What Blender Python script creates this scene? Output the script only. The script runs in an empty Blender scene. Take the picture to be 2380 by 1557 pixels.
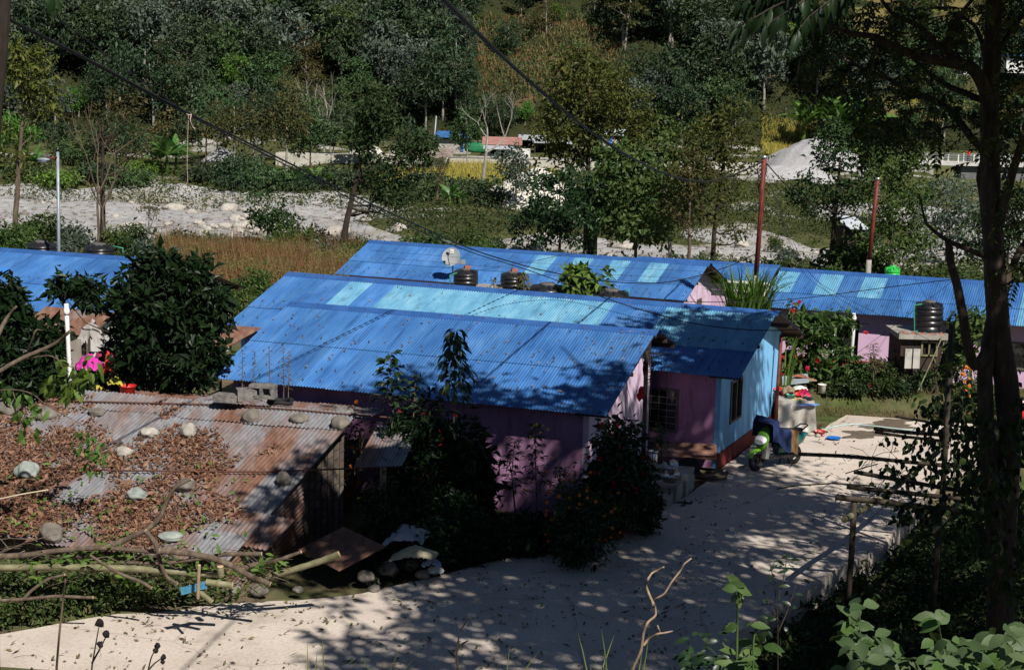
import bpy, math, random
import numpy as np
from mathutils import Vector, Matrix
rng = np.random.default_rng(7)
random.seed(7)
SC = bpy.context.scene
COL = SC.collection
pi = math.pi
W, H, FPX = 2380.0, 1557.0, 3800.0
PITCH, ROLL = math.radians(9.07), math.radians(1.4)
CAM = np.array([0.0, 0.0, 10.0])
_f = np.array([0, math.cos(PITCH), -math.sin(PITCH)])
_u = np.array([0, math.sin(PITCH), math.cos(PITCH)])
_r = np.array([1.0, 0, 0])
RT = _r * math.cos(ROLL) + _u * math.sin(ROLL)
UP = _u * math.cos(ROLL) - _r * math.sin(ROLL)
def at(u, v, Y=None, z=None):
    """world point seen at picture position (u, v), at depth Y or at height z"""
    d = _f + RT * (u - W / 2) / FPX + UP * (H / 2 - v) / FPX
    t = (z - 10.0) / d[2] if z is not None else Y / d[1]
    return CAM + d * t
def proj(P):
    d = np.asarray(P, float) - CAM
    w = d @ _f
    return W / 2 + FPX * (d @ RT) / w, H / 2 - FPX * (d @ UP) / w
def sstep(a, b, x):
    t = np.clip((np.asarray(x, float) - a) / (b - a), 0, 1)
    return t * t * (3 - 2 * t)
def gz(x, y):
    """height of the terrain"""
    x = np.asarray(x, float)
    y = np.asarray(y, float)
    z = np.interp(y, [-40, 0, 3, 24.5, 27, 58, 76, 95, 106, 112, 160, 168, 178, 216, 230, 262, 300, 420],
                  [9, 8.6, 8.2, 0.15, -0.12, -0.12, -1.0, -1.7, -2.2, -3.2, -3.2, -1.9, -1.1, -0.1, 0.6, 20.5, 38, 95])
    low = sstep(3.0, 5.5, x - (36 - y) * -0.30) * sstep(20, 26, y) * (1 - sstep(38, 41, y)) * (1 - sstep(22, 32, x))
    z = z - 0.42 * low
    z = z + 0.57 * sstep(0, 0.45, y - (50.1 - 0.12 * (x - 9))) * sstep(7.6, 8.6, x) * (1 - sstep(56, 68, y))
    z = z + 0.25 * sstep(-3.5, -7, x) * sstep(28.2, 30.2, y) * (1 - sstep(36, 40, y))
    z = z - 4.5 * sstep(50, 57, x) * sstep(183, 191, y) * (1 - sstep(209, 216, y))
    amp = np.interp(y, [0, 26, 60, 110, 235, 260], [.12, .05, .08, .25, .5, 1.6])
    z = z + amp * (np.sin(x * .31 + y * .17) * np.sin(y * .23 - x * .11) + .4 * np.sin(x * .83 + 1.3) * np.sin(y * .71))
    return z
def gnd(u, Y, v0=700.0):
    """ground point at picture column u, depth Y"""
    v = v0
    for _ in range(3):
        p = at(u, v, Y=Y)
        p[2] = float(gz(p[0], p[1]))
        v = proj(p)[1]
    return p
class MB:
    def __init__(s):
        s.V, s.F, s.n = [], [], 0        # F: (faces array (m,k), material index, smooth)
    def add(s, verts, faces, mat=0, smooth=False):
        verts = np.asarray(verts, float).reshape(-1, 3)
        s.V.append(verts)
        if isinstance(faces, np.ndarray):
            s.F.append((faces + s.n, mat, smooth))
        else:
            by = {}
            for f in faces:
                by.setdefault(len(f), []).append(f)
            for k, fs in by.items():
                s.F.append((np.asarray(fs, int) + s.n, mat, smooth))
        s.n += len(verts)
        return s
    def box(s, c, size, rz=0.0, mat=0, ax=None, taper=1.0):
        hx, hy, hz = [q / 2 for q in size]
        P = np.array([[-hx, -hy, -hz], [hx, -hy, -hz], [hx, hy, -hz], [-hx, hy, -hz],
                      [-hx * taper, -hy * taper, hz], [hx * taper, -hy * taper, hz], [hx * taper, hy * taper, hz], [-hx * taper, hy * taper, hz]])
        if ax is not None:
            P = P @ np.asarray(ax)
        elif rz:
            c_, s_ = math.cos(rz), math.sin(rz)
            P = np.stack([P[:, 0] * c_ - P[:, 1] * s_, P[:, 0] * s_ + P[:, 1] * c_, P[:, 2]], 1)
        return s.add(P + np.asarray(c, float), np.array([[0, 3, 2, 1], [4, 5, 6, 7], [0, 1, 5, 4], [1, 2, 6, 5], [2, 3, 7, 6], [3, 0, 4, 7]]), mat)
    def hexa(s, P, mat=0):
        """8 corner points: bottom loop (ccw from above), then top loop"""
        return s.add(P, np.array([[0, 3, 2, 1], [4, 5, 6, 7], [0, 1, 5, 4], [1, 2, 6, 5], [2, 3, 7, 6], [3, 0, 4, 7]]), mat)
    def slab(s, poly, z0, z1, mat=0):
        poly = [(p[0], p[1]) for p in poly]
        a = sum(poly[i][0] * poly[(i + 1) % len(poly)][1] - poly[(i + 1) % len(poly)][0] * poly[i][1] for i in range(len(poly)))
        if a < 0:
            poly = poly[::-1]
        n = len(poly)
        V = [(x, y, z0) for x, y in poly] + [(x, y, z1) for x, y in poly]
        F = [tuple(range(n))[::-1], tuple(range(n, 2 * n))] + [(i, (i + 1) % n, n + (i + 1) % n, n + i) for i in range(n)]
        return s.add(V, F, mat)
    def tube(s, pts, rad, n=8, mat=0, cap=True, smooth=True):
        P = np.asarray(pts, float)
        m = len(P)
        R = np.full(m, rad) if np.isscalar(rad) else np.asarray(rad, float)
        T = np.gradient(P, axis=0)
        T /= np.linalg.norm(T, axis=1)[:, None] + 1e-12
        ref = np.array([0, 0, 1.0]) if abs(T[0][2]) < .9 else np.array([1.0, 0, 0])
        rings = []
        a = np.linspace(0, 2 * pi, n, endpoint=False)
        x = np.cross(ref, T[0]); x /= np.linalg.norm(x)
        for i in range(m):
            x = x - T[i] * (x @ T[i]); x /= np.linalg.norm(x) + 1e-12
            y = np.cross(T[i], x)
            rings.append(P[i] + R[i] * (np.cos(a)[:, None] * x + np.sin(a)[:, None] * y))
        V = np.concatenate(rings)
        j = np.arange(n); k = (j + 1) % n
        F = np.concatenate([np.stack([i * n + j, i * n + k, (i + 1) * n + k, (i + 1) * n + j], 1) for i in range(m - 1)])
        s.add(V, F, mat, smooth)
        if cap:
            b = s.n - len(V)
            s.F.append((np.array([list(range(n))[::-1]]) + b, mat, False))
            s.F.append((np.array([list(range(n))]) + b + (m - 1) * n, mat, False))
        return s
    def lathe(s, prof, c=(0, 0, 0), n=24, mat=0, smooth=True, ax=None):
        """prof: list of (r, z)"""
        a = np.linspace(0, 2 * pi, n, endpoint=False)
        V = np.concatenate([np.stack([r * np.cos(a), r * np.sin(a), np.full(n, z)], 1) for r, z in prof])
        if ax is not None:
            V = V @ np.asarray(ax)
        j = np.arange(n); k = (j + 1) % n
        F = np.concatenate([np.stack([i * n + j, i * n + k, (i + 1) * n + k, (i + 1) * n + j], 1) for i in range(len(prof) - 1)])
        return s.add(V + np.asarray(c, float), F, mat, smooth)
    def blob(s, c, r, seed=0, sub=3, rough=.18, mat=0, squash=None, flat=0.0, rz=0.0):
        V, F = ico(sub)
        g = np.random.default_rng(seed)
        P = V.copy()
        d = np.zeros(len(P))
        for k in range(7):
            q = g.normal(size=3) * (1.2 + .7 * k); ph = g.uniform(0, 6)
            d += np.sin(P @ q + ph) * rough / (1 + .8 * k)
        P = P * (1 + d)[:, None]
        for k in range(5):                                    # a few flattish facets as on a river stone
            n_ = g.normal(size=3); n_ /= np.linalg.norm(n_)
            h = P @ n_
            lim = g.uniform(.70, .92)
            P = P - np.clip(h - lim, 0, None)[:, None] * n_ * .85
        if flat:
            P[:, 2] = np.where(P[:, 2] < -flat, -flat + (P[:, 2] + flat) * .2, P[:, 2])
        P = P * np.asarray(r, float)
        if rz:
            c_, s_ = math.cos(rz), math.sin(rz)
            P = np.stack([P[:, 0] * c_ - P[:, 1] * s_, P[:, 0] * s_ + P[:, 1] * c_, P[:, 2]], 1)
        return s.add(P + np.asarray(c, float), F, mat, True)
    def leaves(s, P, D, N, L, Wd, mat=0, droop=.12, fold=.18, fine=False):
        P = np.asarray(P, float).reshape(-1, 3)
        m = len(P)
        if m == 0:
            return s
        D = D / (np.linalg.norm(D, axis=1)[:, None] + 1e-9)
        S = np.cross(D, N); S /= np.linalg.norm(S, axis=1)[:, None] + 1e-9
        N = np.cross(S, D)
        L = np.broadcast_to(np.asarray(L, float), (m,))[:, None]
        Wd = np.broadcast_to(np.asarray(Wd, float), (m,))[:, None]
        if not fine:
            a = P; t = P + D * L - N * L * droop
            mid = P + D * L * .45 + N * Wd * fold
            V = np.stack([a, mid + S * Wd * .5, t, mid - S * Wd * .5], 1).reshape(-1, 3)
            i = np.arange(m)[:, None] * 4
            return s.add(V, i + np.array([[0, 1, 2, 3]]), mat)
        rows = []
        for q, w in ((0.0, .04), (.2, .36), (.45, .5), (.72, .36), (1.0, .02)):
            c = P + D * L * q - N * L * droop * q * q * 1.6
            up = N * Wd * w * fold * 2
            rows += [c + S * Wd * w + up, c, c - S * Wd * w + up]
        V = np.stack(rows, 1).reshape(-1, 3)
        base = np.arange(m)[:, None] * 15
        Fs = []
        for k in range(4):
            for e in (0, 1):
                a = k * 3 + e
                Fs.append(base + np.array([[a, a + 1, a + 4, a + 3]]))
        return s.add(V, np.concatenate(Fs), mat, True)
    def build(s, name, mats, parent=None, loc=None):
        me = bpy.data.meshes.new(name)
        if not isinstance(mats, (list, tuple)):
            mats = [mats]
        for m in mats:
            me.materials.append(m)
        V = np.concatenate(s.V) if s.V else np.zeros((0, 3))
        ls, st, tot, mi, sm = [], [], [], [], []
        off = 0
        for F, m, smo in s.F:
            k = F.shape[1]; c = F.shape[0]
            ls.append(F.reshape(-1)); st.append(off + np.arange(c) * k); tot.append(np.full(c, k))
            mi.append(np.full(c, m)); sm.append(np.full(c, smo)); off += c * k
        if ls:
            ls = np.concatenate(ls).astype(np.int32)
            me.vertices.add(len(V)); me.vertices.foreach_set('co', V.astype(np.float32).reshape(-1))
            me.loops.add(len(ls)); me.loops.foreach_set('vertex_index', ls)
            st = np.concatenate(st).astype(np.int32)
            me.polygons.add(len(st)); me.polygons.foreach_set('loop_start', st)
            me.polygons.foreach_set('loop_total', np.concatenate(tot).astype(np.int32))
            me.polygons.foreach_set('material_index', np.concatenate(mi).astype(np.int32))
            me.polygons.foreach_set('use_smooth', np.concatenate(sm).astype(bool))
            me.update(calc_edges=True)
            me.validate()
        o = bpy.data.objects.new(name, me)
        COL.objects.link(o)
        if parent is not None:
            o.parent = parent
            pl = np.array(parent.matrix_basis.translation)
            if not s.__dict__.get('local'):
                q = parent; M_ = Matrix.Identity(4)
                while q is not None:
                    M_ = q.matrix_basis @ M_
                    q = q.parent
                me.transform(M_.inverted())
        elif loc is not None:
            me.transform(Matrix.Translation(-Vector([float(q) for q in loc])))
            o.location = [float(q) for q in loc]
        return o
_ico = {}
def ico(sub):
    if sub in _ico:
        return _ico[sub]
    t = (1 + 5 ** .5) / 2
    V = [(-1, t, 0), (1, t, 0), (-1, -t, 0), (1, -t, 0), (0, -1, t), (0, 1, t), (0, -1, -t), (0, 1, -t), (t, 0, -1), (t, 0, 1), (-t, 0, -1), (-t, 0, 1)]
    V = [np.array(v) / np.linalg.norm(v) for v in V]
    F = [(0, 11, 5), (0, 5, 1), (0, 1, 7), (0, 7, 10), (0, 10, 11), (1, 5, 9), (5, 11, 4), (11, 10, 2), (10, 7, 6), (7, 1, 8),
         (3, 9, 4), (3, 4, 2), (3, 2, 6), (3, 6, 8), (3, 8, 9), (4, 9, 5), (2, 4, 11), (6, 2, 10), (8, 6, 7), (9, 8, 1)]
    for _ in range(sub - 1):
        mid = {}; G = []
        def m(a, b):
            k = (min(a, b), max(a, b))
            if k not in mid:
                p = V[a] + V[b]; V.append(p / np.linalg.norm(p)); mid[k] = len(V) - 1
            return mid[k]
        for a, b, c in F:
            x, y, z = m(a, b), m(b, c), m(c, a)
            G += [(a, x, z), (b, y, x), (c, z, y), (x, y, z)]
        F = G
    _ico[sub] = (np.array(V), np.array(F))
    return _ico[sub]
def tag(o, label=None, cat=None, group=None, kind=None):
    if label: o['label'] = label
    if cat: o['category'] = cat
    if group: o['group'] = group
    if kind: o['kind'] = kind
    return o
def thing(name, label, cat, loc=(0, 0, 0), rz=0.0, group=None):
    o = bpy.data.objects.new(name, None)
    COL.objects.link(o)
    o.empty_display_size = .2
    o.location = [float(q) for q in loc]
    o.rotation_euler = (0, 0, rz)
    return tag(o, label, cat, group)
def copy_thing(root, loc, rz=None, scale=None, label=None):
    r = root.copy(); COL.objects.link(r)
    r.location = [float(q) for q in loc]
    if rz is not None: r.rotation_euler = (0, 0, rz)
    if scale is not None: r.scale = (scale, scale, scale) if np.isscalar(scale) else scale
    if label: r['label'] = label
    for ch in list(root.children):
        c = ch.copy(); COL.objects.link(c); c.parent = r
        for g in list(ch.children):
            d = g.copy(); COL.objects.link(d); d.parent = c
    return r
def _nt(name):
    m = bpy.data.materials.new(name); m.use_nodes = True
    nt = m.node_tree
    b = nt.nodes['Principled BSDF']
    return m, nt, b
def rgb(c):
    return (c[0], c[1], c[2], 1.0)
def node(nt, t, **kw):
    n = nt.nodes.new(t)
    for k, v in kw.items():
        if k in n.inputs.keys():
            n.inputs[k].default_value = v
        else:
            setattr(n, k, v)
    return n
def ramp(nt, fac, stops, interp='LINEAR'):
    r = nt.nodes.new('ShaderNodeValToRGB')
    r.color_ramp.interpolation = interp
    e = r.color_ramp.elements
    e[0].position, e[0].color = stops[0][0], rgb(stops[0][1])
    e[1].position, e[1].color = stops[-1][0], rgb(stops[-1][1])
    for p, c in stops[1:-1]:
        q = e.new(p); q.color = rgb(c)
    nt.links.new(fac, r.inputs['Fac'])
    return r.outputs['Color']
def noise(nt, scale, detail=4, rough=.55, stretch=None, rot=0.0, coord='Object', dist=0.0):
    tc = nt.nodes.new('ShaderNodeTexCoord')
    src = tc.outputs[coord]
    if stretch or rot:
        mp = nt.nodes.new('ShaderNodeMapping')
        mp.inputs['Scale'].default_value = stretch or (1, 1, 1)
        mp.inputs['Rotation'].default_value = (0, 0, rot)
        nt.links.new(src, mp.inputs['Vector']); src = mp.outputs['Vector']
    n = node(nt, 'ShaderNodeTexNoise', Scale=scale, Detail=detail, Roughness=rough, Distortion=dist)
    nt.links.new(src, n.inputs['Vector'])
    return n.outputs['Fac']
def mixc(nt, fac, a, b, mode='MIX'):
    m = nt.nodes.new('ShaderNodeMix'); m.data_type = 'RGBA'; m.blend_type = mode
    for sock, v in ((m.inputs[0], fac), (m.inputs[6], a), (m.inputs[7], b)):
        if hasattr(v, 'links'):
            nt.links.new(v, sock)
        elif isinstance(v, (int, float)):
            sock.default_value = v
        else:
            sock.default_value = rgb(v)
    return m.outputs[2]
def bump(nt, b, fac, strength=.3, dist=.02):
    n = node(nt, 'ShaderNodeBump', Strength=strength, Distance=dist)
    nt.links.new(fac, n.inputs['Height'])
    nt.links.new(n.outputs['Normal'], b.inputs['Normal'])
def island(nt):
    return nt.nodes.new('ShaderNodeNewGeometry').outputs['Random Per Island']
def mat(name, stops, scale=4.0, rough=.7, spec=.3, metal=0.0, detail=5, bmp=0.0, bscale=40, bdist=.02, stretch=None, rot=0.0, isl=0.0, dist=0.0, streak=None):
    """noise-mottled surface; stops = list of (pos, colour) or one colour"""
    m, nt, b = _nt(name)
    if not isinstance(stops, list):
        c = stops
        stops = [(.3, tuple(q * .82 for q in c)), (.7, tuple(min(1, q * 1.12) for q in c))]
    col = ramp(nt, noise(nt, scale, detail, stretch=stretch, rot=rot, dist=dist), stops)
    if isl:
        h = nt.nodes.new('ShaderNodeHueSaturation')
        mr = node(nt, 'ShaderNodeMapRange'); mr.inputs[3].default_value = 1 - isl; mr.inputs[4].default_value = 1 + isl
        nt.links.new(island(nt), mr.inputs[0]); nt.links.new(mr.outputs[0], h.inputs['Value'])
        nt.links.new(col, h.inputs['Color']); col = h.outputs['Color']
    if streak:
        col = mixc(nt, 1.0, col, ramp(nt, noise(nt, 1.6, 7, .65, stretch=streak), [(.32, (.62, .62, .63)), (.47, (.95, .95, .95)), (.75, (1.1, 1.09, 1.07))]), 'MULTIPLY')
    nt.links.new(col, b.inputs['Base Color'])
    b.inputs['Roughness'].default_value = rough
    b.inputs['Specular IOR Level'].default_value = spec
    b.inputs['Metallic'].default_value = metal
    if bmp:
        bump(nt, b, noise(nt, bscale, 4, stretch=stretch, rot=rot), bmp, bdist)
    return m
def leafmat(name, cols, trans=.3, rough=.55, spec=.22, objvar=.12):
    """leaf colours differ from leaf to leaf and, a little, from plant to plant"""
    m, nt, b = _nt(name)
    n = len(cols)
    stops = [(i / max(1, n - 1), c) for i, c in enumerate(cols)]
    c = ramp(nt, island(nt), stops)
    oi = nt.nodes.new('ShaderNodeObjectInfo')
    h = nt.nodes.new('ShaderNodeHueSaturation')
    mr = node(nt, 'ShaderNodeMapRange'); mr.inputs[3].default_value = 1 - objvar * 2; mr.inputs[4].default_value = 1 + objvar * 2
    nt.links.new(oi.outputs['Random'], mr.inputs[0]); nt.links.new(mr.outputs[0], h.inputs['Value'])
    nz = node(nt, 'ShaderNodeMapRange'); nz.inputs[3].default_value = .5 - objvar * .22; nz.inputs[4].default_value = .5 + objvar * .14
    ns = node(nt, 'ShaderNodeMath', operation='FRACT'); ml = node(nt, 'ShaderNodeMath', operation='MULTIPLY'); ml.inputs[1].default_value = 7.31
    nt.links.new(oi.outputs['Random'], ml.inputs[0]); nt.links.new(ml.outputs[0], ns.inputs[0])
    nt.links.new(ns.outputs[0], nz.inputs[0]); nt.links.new(nz.outputs[0], h.inputs['Hue'])
    nt.links.new(c, h.inputs['Color'])
    nt.links.new(h.outputs['Color'], b.inputs['Base Color'])
    b.inputs['Roughness'].default_value = rough
    b.inputs['Specular IOR Level'].default_value = spec
    if trans:
        t = nt.nodes.new('ShaderNodeBsdfTranslucent')
        g = mixc(nt, 1.0, h.outputs['Color'], (1.0, 1.15, .55), 'MULTIPLY')
        nt.links.new(g, t.inputs['Color'])
        mx = nt.nodes.new('ShaderNodeMixShader'); mx.inputs[0].default_value = trans
        nt.links.new(b.outputs[0], mx.inputs[1]); nt.links.new(t.outputs[0], mx.inputs[2])
        nt.links.new(mx.outputs[0], nt.nodes['Material Output'].inputs['Surface'])
    return m
BLUE = mat('blue_painted_sheet', [(.25, (.028, .100, .29)), (.5, (.046, .150, .375)), (.8, (.085, .21, .45))], scale=1.6, rough=.45, spec=.35, isl=.17, stretch=(1.0, .35, 1), detail=6, streak=(6, .35, 1))
SKYL = mat('pale_blue_translucent_sheet', [(.25, (.08, .24, .40)), (.55, (.13, .33, .48)), (.8, (.22, .42, .55))], scale=2.2, rough=.4, spec=.4, isl=.10, stretch=(1, .5, 1), detail=6, streak=(4, .8, 1))
UNDER = mat('rusty_sheet_underside', [(.3, (.05, .032, .022)), (.7, (.10, .065, .045))], scale=3, rough=.8, isl=.1)
CAPM = mat('blue_ridge_cap_metal', [(.3, (.024, .085, .27)), (.7, (.04, .125, .35))], scale=2.0, rough=.38, spec=.45, detail=6)
BOLT = mat('dark_bolt_steel', (.05, .035, .03), rough=.7)
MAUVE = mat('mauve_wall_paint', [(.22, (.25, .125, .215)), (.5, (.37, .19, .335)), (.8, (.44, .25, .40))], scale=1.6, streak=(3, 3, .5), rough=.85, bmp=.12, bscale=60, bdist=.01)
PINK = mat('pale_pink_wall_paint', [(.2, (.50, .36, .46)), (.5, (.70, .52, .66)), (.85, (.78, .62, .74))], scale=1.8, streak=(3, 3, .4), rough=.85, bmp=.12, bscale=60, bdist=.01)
PINKD = mat('pink_wall_paint', [(.25, (.62, .40, .60)), (.7, (.72, .50, .68))], scale=1.2, rough=.85, bmp=.12, bscale=60, bdist=.01)
LBLUE = mat('light_blue_wall_paint', [(.2, (.13, .34, .60)), (.5, (.19, .48, .80)), (.85, (.25, .55, .84))], scale=2.0, streak=(3, 3, .4), rough=.8, bmp=.12, bscale=70, bdist=.01, stretch=(1, 1, .4))
PLINTH = mat('dark_red_plinth_paint', [(.3, (.14, .018, .016)), (.6, (.20, .03, .025)), (.85, (.24, .07, .055))], scale=3, rough=.8, bmp=.2)
WHITEW = mat('whitewashed_plaster', [(.3, (.62, .61, .58)), (.7, (.76, .75, .72))], scale=1.5, streak=(3, 3, .4), rough=.9)
GLASS = mat('dark_window_glass', (.012, .013, .015), rough=.06, spec=.8)
DARKIN = mat('dark_interior', (.012, .010, .010), rough=.95)
WOODF = mat('grey_window_timber', [(.3, (.09, .075, .06)), (.7, (.17, .15, .13))], scale=6, rough=.75)
DWOOD = mat('dark_timber', [(.3, (.025, .016, .012)), (.7, (.055, .036, .028))], scale=7, rough=.8, stretch=(1, 1, .3))
REDP = mat('red_oxide_pole_paint', [(.3, (.10, .018, .012)), (.6, (.17, .034, .022)), (.85, (.22, .075, .05))], scale=5, rough=.6)
GALV = mat('galvanised_steel', [(.3, (.20, .23, .26)), (.7, (.32, .35, .38))], scale=4, rough=.5, metal=.3)
CONC = mat('rough_concrete', [(.25, (.20, .185, .165)), (.55, (.32, .30, .27)), (.8, (.40, .37, .33))], scale=2.2, rough=.9, bmp=.35, bscale=30, detail=8)
CONCW = mat('pale_concrete_wall', [(.25, (.34, .32, .27)), (.6, (.48, .46, .40)), (.85, (.55, .52, .46))], scale=.8, rough=.9, bmp=.3, bscale=9, bdist=.05, detail=8, stretch=(1, 1, 2.2))
BLACKP = mat('black_tank_plastic', (.016, .016, .018), rough=.32, spec=.5)
DUSTP = mat('dusty_tank_lid', [(.3, (.06, .058, .055)), (.7, (.13, .125, .115))], scale=6, rough=.8)
GREENP = mat('green_tank_plastic', (.03, .42, .06), rough=.4, spec=.4)
GPIPE = mat('green_plastic_pipe', (.04, .30, .17), rough=.5)
WHITEP = mat('white_plastic_pipe', (.78, .78, .76), rough=.45)
BRICK = mat('terracotta_brick', [(.3, (.26, .08, .05)), (.7, (.36, .13, .08))], scale=6, rough=.9)
STONEG = mat('grey_green_river_stone', [(.25, (.15, .175, .16)), (.55, (.28, .31, .285)), (.8, (.42, .44, .40))], scale=5, rough=.85, bmp=.35, bscale=25, detail=8)
STONEB = mat('brown_grey_river_stone', [(.25, (.085, .075, .062)), (.55, (.17, .152, .13)), (.8, (.29, .265, .225))], scale=5, rough=.85, bmp=.35, bscale=25, detail=8)
STONEP = mat('pale_river_stone', [(.25, (.26, .235, .20)), (.55, (.40, .37, .325)), (.8, (.54, .51, .455))], scale=5, rough=.85, bmp=.35, bscale=25, detail=8)
BARK = mat('brown_bark', [(.25, (.05, .035, .026)), (.55, (.12, .09, .065)), (.8, (.21, .17, .125))], scale=9, rough=.95, bmp=.6, bscale=22, stretch=(1, 1, .25), detail=8)
BARKD = mat('dark_bark', [(.25, (.016, .012, .009)), (.55, (.040, .030, .022)), (.8, (.085, .065, .048))], scale=9, rough=.95, bmp=.7, bscale=22, stretch=(1, 1, .3), detail=8)
BARKG = mat('pale_grey_bark', [(.25, (.16, .14, .12)), (.55, (.27, .245, .215)), (.8, (.36, .33, .29))], scale=6, rough=.95, bmp=.4, bscale=14, stretch=(1, 1, .3), detail=8)
BAMBOO = mat('weathered_bamboo', [(.25, (.10, .09, .05)), (.55, (.19, .18, .10)), (.8, (.28, .265, .165))], scale=5, rough=.6, stretch=(1, 1, 1))
BAMBOOD = mat('dark_old_bamboo', [(.25, (.022, .018, .012)), (.55, (.05, .040, .026)), (.8, (.085, .068, .045))], scale=5, rough=.75)
CUT = mat('fresh_cut_wood', (.62, .42, .26), rough=.8)
CABLE = mat('black_cable_sheath', (.012, .012, .013), rough=.6)
TYRE = mat('black_rubber', (.014, .014, .015), rough=.75)
STEEL = mat('polished_steel', (.62, .61, .60), rough=.22, metal=.95)
ALU = mat('dull_aluminium', (.45, .43, .40), rough=.4, metal=.8)
def rustmat(name, lo=.40, hi=.60, grey=(.20, .20, .215), shift=0.0):
    m, nt, b = _nt(name)
    n1 = noise(nt, .9, 7, .62, stretch=(1.6, .33, 1), dist=.3)
    n2 = noise(nt, 7, 5, .6, stretch=(1, .25, 1))
    isl = island(nt)
    a = node(nt, 'ShaderNodeMath', operation='MULTIPLY_ADD'); a.inputs[1].default_value = .34; a.inputs[2].default_value = -.17 + shift
    nt.links.new(isl, a.inputs[0])
    s_ = node(nt, 'ShaderNodeMath', operation='ADD'); nt.links.new(n1, s_.inputs[0]); nt.links.new(a.outputs[0], s_.inputs[1])
    fac = node(nt, 'ShaderNodeMapRange'); fac.inputs[1].default_value = lo; fac.inputs[2].default_value = hi
    nt.links.new(s_.outputs[0], fac.inputs[0])
    rust = ramp(nt, n2, [(.25, (.085, .045, .032)), (.5, (.16, .082, .056)), (.8, (.24, .155, .118))])
    zinc = ramp(nt, n2, [(.25, tuple(q * .65 for q in grey)), (.55, grey), (.85, tuple(q * 1.4 for q in grey))])
    col = mixc(nt, fac.outputs[0], zinc, rust)
    nt.links.new(col, b.inputs['Base Color'])
    b.inputs['Roughness'].default_value = .72; b.inputs['Specular IOR Level'].default_value = .25
    bump(nt, b, n2, .15, .01)
    return m
RUST = rustmat('rusty_corrugated_zinc', .44, .70)
RUST2 = rustmat('brown_rusted_sheet', .25, .5)
RUSTD = rustmat('dull_zinc_sheet', .50, .72)
G_LEAF = leafmat('mid_green_leaves', [(.032, .062, .015), (.055, .098, .025), (.10, .15, .042)])
D_LEAF = leafmat('dark_green_leaves', [(.016, .033, .010), (.030, .056, .017), (.060, .096, .032)], trans=.2)
FD_LEAF = leafmat('dark_forest_leaves', [(.019, .039, .017), (.035, .064, .029), (.070, .108, .054)], trans=.2)
FG_LEAF = leafmat('green_forest_leaves', [(.031, .063, .022), (.056, .099, .036), (.10, .157, .064)])
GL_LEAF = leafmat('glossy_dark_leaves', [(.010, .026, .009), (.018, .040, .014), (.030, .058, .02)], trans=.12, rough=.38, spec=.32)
Y_LEAF = leafmat('yellow_green_leaves', [(.045, .062, .012), (.080, .098, .02), (.145, .15, .034)])
O_LEAF = leafmat('olive_brown_leaves', [(.055, .066, .022), (.085, .088, .03), (.14, .12, .04)])
GY_LEAF = leafmat('grey_green_leaves', [(.043, .065, .046), (.074, .101, .074), (.125, .155, .12)], trans=.2)
B_LEAF = leafmat('bright_green_leaves', [(.06, .13, .02), (.09, .18, .03), (.13, .23, .05)], trans=.35)
BAN_LEAF = leafmat('banana_leaves', [(.05, .13, .03), (.08, .18, .045), (.13, .22, .06)], trans=.3, rough=.35)
DRY_LEAF = leafmat('dry_brown_leaves', [(.09, .040, .024), (.15, .072, .042), (.22, .115, .07), (.30, .19, .13)], trans=.1, rough=.7, objvar=0)
DRYGR = leafmat('dry_red_brown_grass', [(.12, .05, .028), (.20, .095, .045), (.25, .16, .075), (.13, .12, .04)], trans=.25, rough=.8, objvar=0)
GRASS = leafmat('green_grass_blades', [(.05, .09, .02), (.09, .13, .03), (.16, .16, .05)], trans=.3, rough=.7, objvar=0)
RICE = leafmat('ripe_rice_blades', [(.30, .24, .045), (.42, .34, .07), (.48, .42, .10), (.26, .27, .06)], trans=.25, rough=.7, objvar=0)
WEED = leafmat('weed_leaves', [(.035, .075, .018), (.06, .11, .03), (.10, .15, .045)], trans=.3, objvar=.05)
LITTER = leafmat('leaf_litter', [(.045, .035, .022), (.10, .065, .035), (.10, .12, .04), (.22, .15, .08)], trans=.1, rough=.8, objvar=0)
ORANGE = leafmat('orange_petals', [(.75, .14, .01), (.85, .25, .015), (.80, .30, .02)], trans=.3, objvar=0)
YELLOWP = leafmat('yellow_petals', [(.80, .50, .02), (.85, .60, .05)], trans=.3, objvar=0)
REDPET = leafmat('red_petals', [(.45, .012, .03), (.60, .02, .05)], trans=.3, objvar=0)
def soil_mat(name, stops, scale, patch=None, bstr=.5, bscale=6, bdist=.08):
    m, nt, b = _nt(name)
    c = ramp(nt, noise(nt, scale, 9, .62), stops)
    if patch:
        pc, ps, lo, hi = patch
        f = node(nt, 'ShaderNodeMapRange'); f.inputs[1].default_value = lo; f.inputs[2].default_value = hi
        nt.links.new(noise(nt, ps, 6, .6), f.inputs[0])
        pcs = ramp(nt, noise(nt, scale * 2.3, 6), pc)
        c = mixc(nt, f.outputs[0], c, pcs)
    nt.links.new(c, b.inputs['Base Color'])
    b.inputs['Roughness'].default_value = .95; b.inputs['Specular IOR Level'].default_value = .1
    bump(nt, b, noise(nt, bscale, 8, .65), bstr, bdist)
    return m
SOIL = soil_mat('soil_and_weeds', [(.3, (.055, .042, .028)), (.5, (.13, .10, .065)), (.75, (.22, .17, .115))], 1.4, ([(.3, (.035, .055, .016)), (.7, (.09, .11, .035))], .35, .42, .58))
GRAVEL = soil_mat('pale_river_gravel', [(.25, (.20, .197, .195)), (.5, (.35, .345, .34)), (.8, (.50, .49, .48))], 1.1, ([(.3, (.22, .21, .18)), (.7, (.38, .36, .31))], .11, .54, .64), .7, 2.5, .25)
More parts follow.
